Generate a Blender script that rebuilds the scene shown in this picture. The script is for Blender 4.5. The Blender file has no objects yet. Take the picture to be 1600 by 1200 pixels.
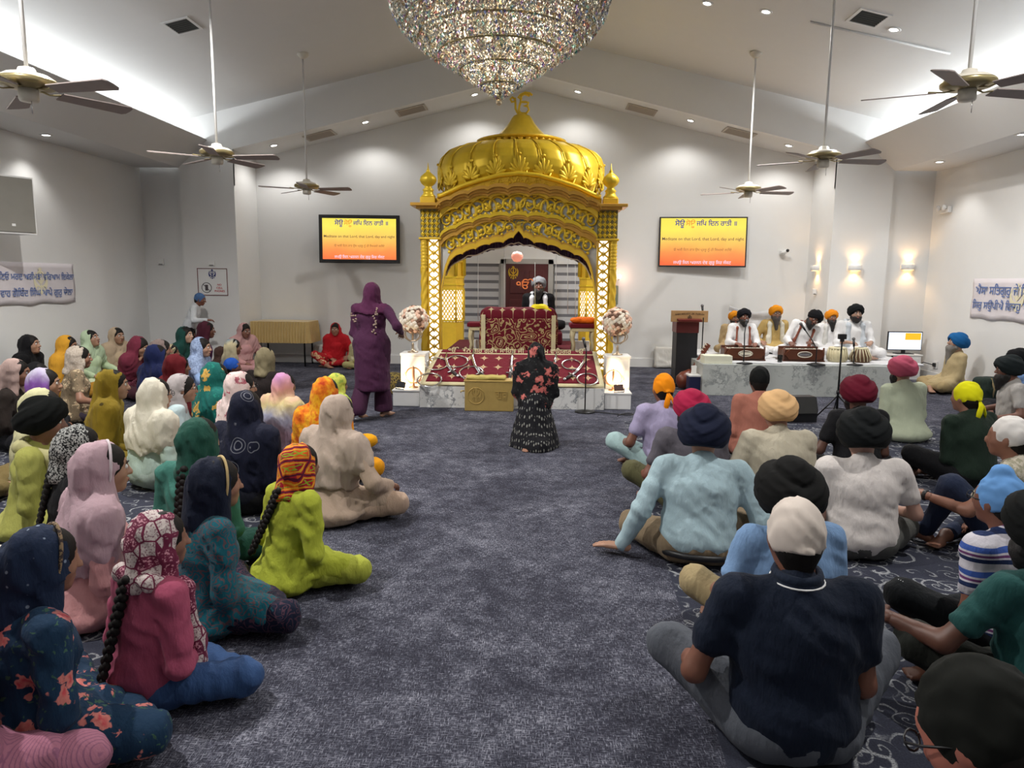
import bpy, bmesh, math, random
import numpy as np
from mathutils import Vector, Matrix
sc = bpy.context.scene
COL = sc.collection
R_ = math.radians
# ------------------------------------------------------------------ camera
F = 1109.; ROLL = R_(.55); HC = 1.6
_x = 38*math.cos(ROLL) - 162*math.sin(ROLL); _y = 38*math.sin(ROLL) + 162*math.cos(ROLL)
PITCH = math.atan(_y/F); YAW = math.atan(_x/F*math.cos(PITCH))
cam = bpy.data.cameras.new('camera'); cam.sensor_width = 36; cam.lens = F/1600*36; cam.clip_start = .05
camo = bpy.data.objects.new('camera', cam); COL.objects.link(camo)
camo.matrix_world = Matrix.Translation((0, 0, HC)) @ Matrix.Rotation(YAW, 4, 'Z') @ Matrix.Rotation(math.pi/2-PITCH, 4, 'X') @ Matrix.Rotation(ROLL, 4, 'Z')
sc.camera = camo
def ray(px, py):
    a = (px-800)/F; b = (600-py)/F
    x = a*math.cos(ROLL)-b*math.sin(ROLL); y = a*math.sin(ROLL)+b*math.cos(ROLL)
    f = math.cos(PITCH)+y*math.sin(PITCH); z = -math.sin(PITCH)+y*math.cos(PITCH)
    return x*math.cos(YAW)-f*math.sin(YAW), x*math.sin(YAW)+f*math.cos(YAW), z
def atY(px, py, Y):
    a, b, c = ray(px, py); t = Y/b; return Vector((a*t, Y, HC+c*t))
def atX(px, py, X):
    a, b, c = ray(px, py); t = X/a; return Vector((X, b*t, HC+c*t))
def atZ(px, py, Z):
    a, b, c = ray(px, py); t = (Z-HC)/c; return Vector((a*t, b*t, Z))
# ------------------------------------------------------------------ world, exposure, large lights
w = bpy.data.worlds.new('world'); sc.world = w; w.use_nodes = True
w.node_tree.nodes['Background'].inputs[0].default_value = (.8, .85, .9, 1)
w.node_tree.nodes['Background'].inputs[1].default_value = .3
sc.view_settings.view_transform = 'Standard'; sc.view_settings.look = 'None'
sc.view_settings.gamma = 1; sc.view_settings.use_curve_mapping = False
sc.view_settings.exposure = 0.27
try:
    sc.cycles.use_denoising = True; sc.cycles.max_bounces = 6; sc.cycles.diffuse_bounces = 3; sc.cycles.glossy_bounces = 3; sc.cycles.transparent_max_bounces = 10; sc.cycles.use_adaptive_sampling = True; sc.cycles.adaptive_threshold = .06
    sc.cycles.sample_clamp_indirect = 6.0; sc.cycles.caustics_reflective = False; sc.cycles.caustics_refractive = False
except Exception: pass
AX = -.12                       # the hall's centre line
def light(name, kind, loc, power, col, aim=None, **kw):
    d = bpy.data.lights.new(name, kind); d.energy = power; d.color = col
    for k, v in kw.items(): setattr(d, k, v)
    o = bpy.data.objects.new(name, d); COL.objects.link(o); o.location = loc
    if aim is not None: o.rotation_euler = (Vector(aim)-Vector(loc)).to_track_quat('-Z', 'Y').to_euler()
    return o
COOL = (.93, .97, 1.); NEUT = (1., .975, .94); WARM = (1., .58, .24)
P_COVE, P_DOWN, P_HALL, P_SCONCE = 125, 26, 400, 5
for s in (-1, 1):               # LED strips lying in the two long coves
    light('cove_strip', 'AREA', (AX+s*6.25, 4.6, 3.62), P_COVE, COOL, aim=(AX+s*5.2, 4.6, 4.6), shape='RECTANGLE', size=15.2, size_y=.16)
# ------------------------------------------------------------------ colour and material helpers
def lin(c): return c/12.92 if c <= .04045 else ((c+.055)/1.055)**2.4
def hx(h, g=1.0):
    h = h.lstrip('#'); return tuple(min(.92, lin(int(h[i:i+2], 16)/255)*g) for i in (0, 2, 4))
_mats = {}
class NT:
    def __init__(s, name):
        s.m = bpy.data.materials.new(name); s.m.use_nodes = True; s.t = s.m.node_tree; s.b = s.t.nodes['Principled BSDF']; s.out = s.t.nodes['Material Output']
        s._tc = None
    def n(s, typ, **kw):
        x = s.t.nodes.new('ShaderNode'+typ)
        for k, v in kw.items():
            if k.startswith('i_'): x.inputs[int(k[2:]) if k[2:].isdigit() else k[2:].replace('_', ' ')].default_value = v
            else: setattr(x, k, v)
        return x
    def l(s, a, b): s.t.links.new(a, b)
    def tc(s, which='Object', scale=None, rot=None):
        if s._tc is None: s._tc = s.n('TexCoord')
        o = s._tc.outputs[which]
        if scale is None and rot is None: return o
        m = s.n('Mapping')
        if scale is not None: m.inputs['Scale'].default_value = scale if hasattr(scale, '__len__') else (scale,)*3
        if rot is not None: m.inputs['Rotation'].default_value = rot
        s.l(o, m.inputs[0]); return m.outputs[0]
    def math(s, op, a, b=0., c=None):
        x = s.n('Math', operation=op)
        for i, v in enumerate((a, b) if c is None else (a, b, c)):
            if hasattr(v, 'links') or hasattr(v, 'is_linked'): s.l(v, x.inputs[i])
            else: x.inputs[i].default_value = v
        return x.outputs[0]
    def mix(s, fac, a, b):
        x = s.n('Mix', data_type='RGBA')
        for i, v in ((0, fac), (6, a), (7, b)):
            if hasattr(v, 'is_linked'): s.l(v, x.inputs[i])
            elif i == 0: x.inputs[0].default_value = v
            else: x.inputs[i].default_value = (*v, 1) if len(v) == 3 else v
        return x.outputs[2]
    def ramp(s, fac, stops, interp='LINEAR'):
        x = s.n('ValToRGB'); e = x.color_ramp.elements; x.color_ramp.interpolation = interp
        while len(e) < len(stops): e.new(.5)
        for i, (p, c) in enumerate(stops): e[i].position = p; e[i].color = (*c, 1) if len(c) == 3 else c
        s.l(fac, x.inputs[0]); return x.outputs[0]
    def step(s, v, t, w=.02):                        # 0 below t, 1 above
        x = s.n('MapRange', i_1=t-w, i_2=t+w); s.l(v, x.inputs[0]); return x.outputs[0]
    def noise(s, vec, scale, detail=2., rough=.5):
        x = s.n('TexNoise'); x.inputs['Scale'].default_value = scale; x.inputs['Detail'].default_value = detail; x.inputs['Roughness'].default_value = rough
        s.l(vec, x.inputs['Vector']); return x
    def vor(s, vec, scale, feature='F1', rnd=1.):
        x = s.n('TexVoronoi', feature=feature); x.inputs['Scale'].default_value = scale; x.inputs['Randomness'].default_value = rnd
        s.l(vec, x.inputs['Vector']); return x
    def bump(s, h, strength=.3, dist=.01):
        x = s.n('Bump'); x.inputs['Strength'].default_value = strength; x.inputs['Distance'].default_value = dist
        s.l(h, x.inputs['Height']); s.l(x.outputs[0], s.b.inputs['Normal'])
    def col(s, c):
        if hasattr(c, 'is_linked'): s.l(c, s.b.inputs['Base Color'])
        else: s.b.inputs['Base Color'].default_value = (*c, 1)
    def set(s, **kw):
        for k, v in kw.items(): s.b.inputs[k.replace('_', ' ')].default_value = v
def mat(name, c, rough=.5, metal=0., bump=0., bscale=60., var=.08, vscale=6., emis=None, estr=0., spec=.5, sheen=0., alpha=1., trans=0.):
    key = (name, c, rough, metal, bump, bscale, var, emis, estr, alpha, trans)
    if key in _mats: return _mats[key]
    t = NT(name); t.set(Roughness=rough, Metallic=metal, Alpha=alpha); t.b.inputs['Specular IOR Level'].default_value = spec
    if sheen: t.b.inputs['Sheen Weight'].default_value = sheen
    if trans: t.b.inputs['Transmission Weight'].default_value = trans
    v = t.tc()
    if var:
        n = t.noise(v, vscale, 3.)
        t.col(t.mix(n.outputs[0], tuple(x*(1-var) for x in c), tuple(min(1, x*(1+var)) for x in c)))
    else: t.col(c)
    if bump: t.bump(t.noise(v, bscale, 3.).outputs[0], bump, .004)
    if emis: t.b.inputs['Emission Color'].default_value = (*emis, 1); t.b.inputs['Emission Strength'].default_value = estr
    _mats[key] = t.m; return t.m
# ------------------------------------------------------------------ object helpers
def link(o, parent=None):
    COL.objects.link(o)
    if parent is not None: o.parent = parent
    return o
def lab(o, label=None, cat=None, group=None, kind=None):
    if label: o['label'] = label
    if cat: o['category'] = cat
    if group: o['group'] = group
    if kind: o['kind'] = kind
    return o
def empty(name, loc=(0, 0, 0), rz=0., label=None, cat=None, group=None, kind=None, scale=1.):
    o = bpy.data.objects.new(name, None); link(o); o.location = loc; o.rotation_euler = (0, 0, rz); o.scale = (scale,)*3
    o.empty_display_size = .1
    return lab(o, label, cat, group, kind)
def mesh_np(name, V, Q, smooth=True):
    V = np.asarray(V, np.float32).reshape(-1, 3); Q = np.asarray(Q, np.int32); k = Q.shape[1]
    me = bpy.data.meshes.new(name); me.vertices.add(len(V)); me.vertices.foreach_set('co', V.ravel())
    me.loops.add(Q.size); me.loops.foreach_set('vertex_index', Q.ravel())
    me.polygons.add(len(Q)); me.polygons.foreach_set('loop_start', np.arange(0, Q.size, k, dtype=np.int32))
    me.polygons.foreach_set('use_smooth', np.full(len(Q), smooth))
    me.update(calc_edges=True); me.validate(); return me
def mesh_py(name, V, Fc, smooth=False):
    me = bpy.data.meshes.new(name); me.from_pydata([tuple(v) for v in V], [], Fc); me.update()
    if smooth: me.polygons.foreach_set('use_smooth', [True]*len(me.polygons))
    return me
def obj(name, me, m, parent=None, loc=None, rot=None, scale=None):
    o = bpy.data.objects.new(name, me)
    if m is not None and not me.materials: me.materials.append(m)
    link(o, parent)
    if loc is not None: o.location = loc
    if rot is not None: o.rotation_euler = rot
    if scale is not None: o.scale = scale if hasattr(scale, '__len__') else (scale,)*3
    return o
class MB:
    """collects shapes into one mesh"""
    def __init__(s): s.V = []; s.F = []; s.sm = []
    def add(s, V, Fc, smooth=False):
        k = len(s.V); s.V += [tuple(v) for v in V]; s.F += [tuple(i+k for i in f) for f in Fc]; s.sm += [smooth]*len(Fc); return s
    def box(s, a, b, M=None, bev=0.):
        x0, y0, z0 = a; x1, y1, z1 = b
        if bev:
            bm = bmesh.new(); bmesh.ops.create_cube(bm, size=1)
            for v in bm.verts: v.co = Vector(((x0+x1)/2+v.co.x*(x1-x0), (y0+y1)/2+v.co.y*(y1-y0), (z0+z1)/2+v.co.z*(z1-z0)))
            bmesh.ops.bevel(bm, geom=bm.edges[:], offset=bev, segments=2, profile=.5, affect='EDGES')
            V = [v.co.copy() for v in bm.verts]; Fc = [[v.index for v in f.verts] for f in bm.faces]; bm.free()
        else:
            V = [Vector(p) for p in ((x0,y0,z0),(x1,y0,z0),(x1,y1,z0),(x0,y1,z0),(x0,y0,z1),(x1,y0,z1),(x1,y1,z1),(x0,y1,z1))]
            Fc = [(0,3,2,1),(4,5,6,7),(0,1,5,4),(1,2,6,5),(2,3,7,6),(3,0,4,7)]
        if M is not None: V = [M @ v for v in V]
        return s.add(V, Fc)
    def tube(s, pts, r, n=8, closed=False, cap=True, flat=None):
        pts = [Vector(p) for p in pts]; m = len(pts); rr = r if hasattr(r, '__len__') else [r]*m
        V = []; up = None
        for i, p in enumerate(pts):
            if closed: t = pts[(i+1) % m]-pts[i-1]
            else: t = pts[min(i+1, m-1)]-pts[max(i-1, 0)]
            t = t.normalized() if t.length > 1e-9 else Vector((0, 0, 1))
            if up is None: up = Vector((0, 0, 1)) if abs(t.z) < .9 else Vector((1, 0, 0))
            a = t.cross(up)
            if a.length < 1e-6: a = t.orthogonal()
            a.normalize(); b = a.cross(t).normalized(); up = b
            for k in range(n):
                c = 2*math.pi*k/n; V.append(p+a*math.cos(c)*rr[i]+b*math.sin(c)*rr[i]*(flat or 1))
        Fc = []
        for i in range(m if closed else m-1):
            j = (i+1) % m
            for k in range(n): Fc.append((i*n+k, i*n+(k+1) % n, j*n+(k+1) % n, j*n+k))
        if cap and not closed: Fc += [tuple(range(n-1, -1, -1)), tuple((m-1)*n+k for k in range(n))]
        return s.add(V, Fc, True)
    def lathe(s, prof, n=24, c=(0, 0, 0), M=None, arc=2*math.pi, flute=None):
        V = []; Fc = []; full = arc > 6.28; N = n if full else n+1
        for (r, z) in prof:
            for k in range(N):
                a = arc*k/n; q = r*(flute(a, z) if flute else 1); V.append(Vector((q*math.cos(a)+c[0], q*math.sin(a)+c[1], z+c[2])))
        for i in range(len(prof)-1):
            for k in range(n):
                k2 = (k+1) % N; Fc.append((i*N+k, i*N+k2, (i+1)*N+k2, (i+1)*N+k))
        if full:
            if prof[0][0] > 1e-5: Fc.append(tuple(range(N-1, -1, -1)))
            if prof[-1][0] > 1e-5: Fc.append(tuple((len(prof)-1)*N+k for k in range(N)))
        if M is not None: V = [M @ v for v in V]
        return s.add(V, Fc, True)
    def ball(s, c, r, n=10, m=6, R=None):
        r = r if hasattr(r, '__len__') else (r,)*3; V = []; Fc = []
        for i in range(m+1):
            th = math.pi*i/m
            for k in range(n):
                a = 2*math.pi*k/n; v = Vector((r[0]*math.sin(th)*math.cos(a), r[1]*math.sin(th)*math.sin(a), r[2]*math.cos(th)))
                V.append((R @ v if R is not None else v)+Vector(c))
        for i in range(m):
            for k in range(n): Fc.append((i*n+k, (i+1)*n+k, (i+1)*n+(k+1) % n, i*n+(k+1) % n))
        return s.add(V, Fc, True)
    def prism(s, poly, y0, y1, axis='y', M=None):
        n = len(poly)
        f = {'y': lambda u, v, d: (u, d, v), 'z': lambda u, v, d: (u, v, d), 'x': lambda u, v, d: (d, u, v)}[axis]
        V = [Vector(f(u, v, y0)) for u, v in poly]+[Vector(f(u, v, y1)) for u, v in poly]
        if M is not None: V = [M @ v for v in V]
        Fc = [tuple(range(n)), tuple(range(2*n-1, n-1, -1))]+[(i, i+n, (i+1) % n+n, (i+1) % n) for i in range(n)]
        return s.add(V, Fc)
    def strip(s, top, bot, u0, u1, ya, yb, n=120, M=None):
        """plate between two height curves z=top(u), z=bot(u), front face at ya, back at yb"""
        V = []; Fc = []
        for i in range(n+1):
            u = u0+(u1-u0)*i/n; a, b = top(u), bot(u)
            V += [Vector((u, ya, a)), Vector((u, ya, b)), Vector((u, yb, b)), Vector((u, yb, a))]
        for i in range(n):
            k = 4*i
            for j in range(4): Fc.append((k+j, k+(j+1) % 4, k+4+(j+1) % 4, k+4+j))
        Fc += [(0, 3, 2, 1), (4*n, 4*n+1, 4*n+2, 4*n+3)]
        if M is not None: V = [M @ v for v in V]
        return s.add(V, Fc)
    def mesh(s, name='mesh'):
        me = bpy.data.meshes.new(name); me.from_pydata(s.V, [], s.F); me.update()
        me.polygons.foreach_set('use_smooth', s.sm); return me
    def build(s, name, m, parent=None, loc=None, rot=None, auto=True):
        me = s.mesh(name)
        bm = bmesh.new(); bm.from_mesh(me); bmesh.ops.recalc_face_normals(bm, faces=bm.faces[:]); bm.to_mesh(me); bm.free()
        return obj(name, me, m, parent, loc, rot)
def text_mesh(body, size, ext=.001, align='CENTER', res=3, bold=0.):
    """lettering cut from the outline of each stroke, so that crossing strokes stay filled"""
    from mathutils.geometry import tessellate_polygon, interpolate_bezier
    c = bpy.data.curves.new('txt', 'FONT'); c.body = body; c.size = size; c.align_x = align; c.align_y = 'CENTER'
    o = bpy.data.objects.new('txt', c); COL.objects.link(o); bpy.context.view_layer.update()
    cu = o.to_curve(bpy.context.evaluated_depsgraph_get()); polys = []
    for sp in cu.splines:
        P = []
        if sp.type == 'BEZIER':
            bp = sp.bezier_points; n = len(bp)
            for k in range(n):
                a, b = bp[k], bp[(k+1) % n]; straight = a.handle_right_type == 'VECTOR' and b.handle_left_type == 'VECTOR'
                q = interpolate_bezier(a.co, a.handle_right, b.handle_left, b.co, 2 if straight else res+1)[:-1]; P += [(v.x, v.y) for v in q]
        else: P = [(v.co.x, v.co.y) for v in sp.points]
        Q = [P[0]] if P else []
        for v in P[1:]:
            if math.hypot(v[0]-Q[-1][0], v[1]-Q[-1][1]) > 1e-5*size: Q.append(v)
        if len(Q) > 3 and math.hypot(Q[0][0]-Q[-1][0], Q[0][1]-Q[-1][1]) < 1e-5*size: Q.pop()
        if len(Q) >= 3: polys.append(Q)
    o.to_curve_clear(); bpy.data.objects.remove(o); bpy.data.curves.remove(c)
    area = lambda P: .5*sum(P[k-1][0]*P[k][1]-P[k][0]*P[k-1][1] for k in range(len(P)))
    def inside(pt, P):
        x, y = pt; r = False
        for k in range(len(P)):
            (x1, y1), (x2, y2) = P[k-1], P[k]
            if (y1 > y) != (y2 > y) and x < (x2-x1)*(y-y1)/(y2-y1)+x1: r = not r
        return r
    A_ = [area(P) for P in polys]; sg = 1 if not A_ or A_[max(range(len(A_)), key=lambda k: abs(A_[k]))] > 0 else -1
    def fat(P):
        if not bold: return P
        R = []; n = len(P)
        for k in range(n):
            dx, dy = P[(k+1) % n][0]-P[k-1][0], P[(k+1) % n][1]-P[k-1][1]; L = math.hypot(dx, dy) or 1.; R.append((P[k][0]+sg*dy/L*bold*size, P[k][1]-sg*dx/L*bold*size))
        return R
    out = [(P, a) for P, a in zip(polys, A_) if a*sg > 0]; hol = [P for P, a in zip(polys, A_) if a*sg < 0]; V = []; Fc = []; taken = {}
    for hi, Hh in enumerate(hol):
        cand = [(abs(a), k) for k, (P, a) in enumerate(out) if inside(Hh[0], P) and inside(Hh[len(Hh)//2], P)]
        if cand: taken.setdefault(min(cand)[1], []).append(Hh)
    for k, (P, a) in enumerate(out):
        loops = [fat(P)]+[fat(q) for q in taken.get(k, [])]; base = len(V); fl = [pt for lp in loops for pt in lp]; n = len(fl)
        V += [(x, y, ext) for x, y in fl]+[(x, y, -ext) for x, y in fl]
        for t in tessellate_polygon([[Vector((x, y, 0)) for x, y in lp] for lp in loops]):
            t = tuple(t); (x0, y0), (x1, y1), (x2, y2) = fl[t[0]], fl[t[1]], fl[t[2]]
            if (x1-x0)*(y2-y0)-(x2-x0)*(y1-y0) < 0: t = t[::-1]
            Fc.append(tuple(base+q for q in t))
        s0 = 0
        for lp in loops:
            m = len(lp)
            for q in range(m): r = (q+1) % m; Fc.append((base+s0+q, base+n+s0+q, base+n+s0+r, base+s0+r))
            s0 += m
    me = bpy.data.meshes.new('lettering'); me.from_pydata(V, [], Fc); me.update(); return me
def fit_text(body, width, **kw):
    me = text_mesh(body, 1., **kw); xs = [v.co.x for v in me.vertices]; k = width/(max(xs)-min(xs)); cx = (max(xs)+min(xs))/2
    e = kw.get('ext', .001)
    for v in me.vertices: v.co.x = (v.co.x-cx)*k; v.co.y *= k
    return me
def copy_tree(o, parent=None):
    c = o.copy(); COL.objects.link(c); c.parent = parent
    for ch in list(o.children): copy_tree(ch, c)
    return c
FACE_S = (math.pi/2, 0, 0)      # flat lettering turned to face -Y
# ================================================================== distance-field modelling for bodies and cloth
def Rx(a): c, s = math.cos(a), math.sin(a); return np.array([[1,0,0],[0,c,-s],[0,s,c]])
def Ry(a): c, s = math.cos(a), math.sin(a); return np.array([[c,0,s],[0,1,0],[-s,0,c]])
def Rz(a): c, s = math.cos(a), math.sin(a); return np.array([[c,-s,0],[s,c,0],[0,0,1]])
I3 = np.eye(3)
class SDF:
    def __init__(s, h): s.h = h; s.p = []; s.cut = []; s.disp = []
    def cone(s, a, b, ra, rb, k=.03, sub=False):
        a = np.asarray(a, float); b = np.asarray(b, float); r = max(ra, rb)
        ab = b-a; L = max(float(ab @ ab), 1e-9)
        def f(X, Y, Z):
            px, py, pz = X-a[0], Y-a[1], Z-a[2]
            t = np.clip((px*ab[0]+py*ab[1]+pz*ab[2])/L, 0, 1)
            return np.sqrt((px-t*ab[0])**2+(py-t*ab[1])**2+(pz-t*ab[2])**2)-(ra+(rb-ra)*t)
        (s.cut if sub else s.p).append((f, np.minimum(a, b)-r, np.maximum(a, b)+r, k)); return s
    def ell(s, c, r, R=I3, k=.03, sub=False):
        c = np.asarray(c, float); r = np.asarray(r, float)
        def f(X, Y, Z):
            x, y, z = X-c[0], Y-c[1], Z-c[2]
            u = (R[0,0]*x+R[1,0]*y+R[2,0]*z)/r[0]; v = (R[0,1]*x+R[1,1]*y+R[2,1]*z)/r[1]; w_ = (R[0,2]*x+R[1,2]*y+R[2,2]*z)/r[2]
            k0 = np.sqrt(u*u+v*v+w_*w_)+1e-6; k1 = np.sqrt((u/r[0])**2+(v/r[1])**2+(w_/r[2])**2)+1e-6
            return k0*(k0-1)/k1
        m = r.max() if R is not I3 else r
        (s.cut if sub else s.p).append((f, c-m, c+m, k)); return s
    def box(s, c, hs, R=I3, rad=.02, k=.02, sub=False):
        c = np.asarray(c, float); hs = np.asarray(hs, float)
        def f(X, Y, Z):
            x, y, z = X-c[0], Y-c[1], Z-c[2]
            u = np.abs(R[0,0]*x+R[1,0]*y+R[2,0]*z)-hs[0]+rad; v = np.abs(R[0,1]*x+R[1,1]*y+R[2,1]*z)-hs[1]+rad; w_ = np.abs(R[0,2]*x+R[1,2]*y+R[2,2]*z)-hs[2]+rad
            return np.sqrt(np.maximum(u, 0)**2+np.maximum(v, 0)**2+np.maximum(w_, 0)**2)+np.minimum(np.maximum(np.maximum(u, v), w_), 0)-rad
        m = np.linalg.norm(hs) if R is not I3 else hs
        (s.cut if sub else s.p).append((f, c-m, c+m, k)); return s
    def ring(s, c, R, a, b, m, mz, k=.01):
        """elliptic ring (radii a, b in its plane), section m by mz"""
        c = np.asarray(c, float)
        def f(X, Y, Z):
            x, y, z = X-c[0], Y-c[1], Z-c[2]
            u = R[0,0]*x+R[1,0]*y+R[2,0]*z; v = R[0,1]*x+R[1,1]*y+R[2,1]*z; w_ = R[0,2]*x+R[1,2]*y+R[2,2]*z
            q = np.sqrt((u/a)**2+(v/b)**2)+1e-6; rr = (q-1)*(a+b)/2
            g = np.sqrt((rr/m)**2+(w_/mz)**2); return (g-1)*min(m, mz)
        e = max(a, b)+max(m, mz); s.p.append((f, c-e, c+e, k)); return s
    def plane(s, n, d):           # keep n.p >= d
        n = np.asarray(n, float); s.cut.append(((lambda X, Y, Z: n[0]*X+n[1]*Y+n[2]*Z-d), None, None, 0)); return s
    def fn(s, f): s.disp.append(f); return s
    def mesh(s):
        lo = np.min([p[1] for p in s.p], 0)-s.h*2.5; hi = np.max([p[2] for p in s.p], 0)+s.h*2.5; h = s.h
        n = np.maximum(np.ceil((hi-lo)/h).astype(int)+1, 4)
        ax = [(lo[i]+h*np.arange(n[i])).astype(np.float32) for i in range(3)]
        D = np.full(n, .5, np.float32)
        def sl(b0, b1, mg):
            r = []
            for i in range(3):
                a = max(int((b0[i]-mg-lo[i])/h), 0); b = min(int((b1[i]+mg-lo[i])/h)+2, n[i]); r.append(slice(a, max(b, a+1)))
            return tuple(r)
        def G(q): return ax[0][q[0]][:, None, None], ax[1][q[1]][None, :, None], ax[2][q[2]][None, None, :]
        for f, b0, b1, k in s.p:
            q = sl(b0, b1, k+3*h); d = f(*G(q)); A = D[q]
            if k > 0:
                e = np.maximum(k-np.abs(A-d), 0)/k; D[q] = np.minimum(A, d)-e*e*k*.25
            else: D[q] = np.minimum(A, d)
        full = (slice(None),)*3
        for g in s.disp: D += g(*G(full)).astype(np.float32)
        for f, b0, b1, k in s.cut:
            if b0 is None: D = np.maximum(D, -f(*G(full))).astype(np.float32); continue
            q = sl(b0, b1, k+3*h); d = -f(*G(q)); A = D[q]
            if k > 0:
                e = np.maximum(k-np.abs(A-d), 0)/k; D[q] = np.maximum(A, d)+e*e*k*.25
            else: D[q] = np.maximum(A, d)
        return nets(D, lo, h)
_C = np.array([[i, j, k] for i in (0, 1) for j in (0, 1) for k in (0, 1)])
_E = [(a, b) for a in range(8) for b in range(a+1, 8) if np.abs(_C[a]-_C[b]).sum() == 1]
def nets(D, lo, h):
    D[0] = np.maximum(D[0], h); D[-1] = np.maximum(D[-1], h); D[:, 0] = np.maximum(D[:, 0], h); D[:, -1] = np.maximum(D[:, -1], h); D[:, :, 0] = np.maximum(D[:, :, 0], h); D[:, :, -1] = np.maximum(D[:, :, -1], h)
    I = (D < 0).astype(np.int8); n = np.array(D.shape)
    S_ = sum(I[c[0]:n[0]-1+c[0], c[1]:n[1]-1+c[1], c[2]:n[2]-1+c[2]] for c in _C)
    act = (S_ > 0) & (S_ < 8); idx = np.argwhere(act)
    if len(idx) == 0: return np.zeros((0, 3)), np.zeros((0, 4), int)
    vid = np.full(act.shape, -1, np.int32); vid[act] = np.arange(len(idx))
    cv = np.stack([D[idx[:, 0]+c[0], idx[:, 1]+c[1], idx[:, 2]+c[2]] for c in _C], 1)
    P = np.zeros((len(idx), 3)); cnt = np.zeros(len(idx))
    for a, b in _E:
        va, vb = cv[:, a], cv[:, b]; x = (va < 0) != (vb < 0)
        t = np.where(x, va/np.where(x, va-vb, 1), 0)
        P += np.where(x[:, None], _C[a]+t[:, None]*(_C[b]-_C[a]), 0); cnt += x
    V = lo+h*(idx+P/cnt[:, None]); Q = []
    for axis in range(3):
        a = [slice(None)]*3; b = [slice(None)]*3; a[axis] = slice(0, -1); b[axis] = slice(1, None)
        A, B = I[tuple(a)], I[tuple(b)]; u, v = (axis+1) % 3, (axis+2) % 3
        e = np.argwhere(A != B); sg = A[tuple(e.T)] > 0
        ok = (e[:, u] > 0) & (e[:, v] > 0) & (e[:, u] < n[u]-1) & (e[:, v] < n[v]-1); e = e[ok]; sg = sg[ok]
        du = np.zeros(3, int); du[u] = 1; dv = np.zeros(3, int); dv[v] = 1
        q = np.stack([vid[tuple((e-du-dv).T)], vid[tuple((e-dv).T)], vid[tuple(e.T)], vid[tuple((e-du).T)]], 1)
        q[~sg] = q[~sg][:, ::-1]; Q.append(q)
    Q = np.concatenate(Q); Q = Q[(Q >= 0).all(1)]
    return V, Q
def join(parts):
    Vs, Qs, k = [], [], 0
    for V, Q in parts:
        if len(Q) == 0: continue
        Vs.append(V); Qs.append(Q+k); k += len(V)
    return np.concatenate(Vs), np.concatenate(Qs)
def wrinkle(seed, amp, fr, d=(.5, .3, 1.)):
    rg = np.random.RandomState(seed); a = rg.uniform(0, 6.28, 6); q = rg.uniform(.7, 1.3, 6)*np.array([1, -1, 1, 1, -1, 1]); dx, dy, dz = d
    def g(X, Y, Z):
        w1 = np.sin(fr*.45*(X*q[0]+Y+Z*.6)+a[0])+np.sin(fr*.4*(Y*q[1]-X+Z)+a[1])
        return amp*(np.sin(fr*(dx*X*q[2]+dy*Y+dz*Z)+1.6*w1+a[2])*.7+np.sin(fr*1.9*(dy*X*q[4]-dx*Y+dz*Z*.8)+1.2*w1+a[3])*.4)
    return g
def ridge(seed, amp, fr, d=(1., .6, .3)):
    """sharp-crested drape folds"""
    rg = np.random.RandomState(seed); a = rg.uniform(0, 6.28, 4); dx, dy, dz = d
    def g(X, Y, Z):
        w1 = np.sin(fr*.35*(X-Y*.7+Z*.8)+a[0])+.6*np.sin(fr*.5*(Y+X*.4-Z*.7)+a[1])
        return amp*(np.abs(np.sin(fr*.5*(dx*X+dy*Y+dz*Z)+1.1*w1+a[2]))*1.3-.8+.5*np.abs(np.sin(fr*.9*(dx*X*.6-dy*Y+dz*Z)+w1+a[3])))
    return g
def cloth_obj(name, sdf, m, parent):
    V, Q = sdf.mesh()
    return obj(name, mesh_np(name, V, Q), m, parent) if len(Q) else None
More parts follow.
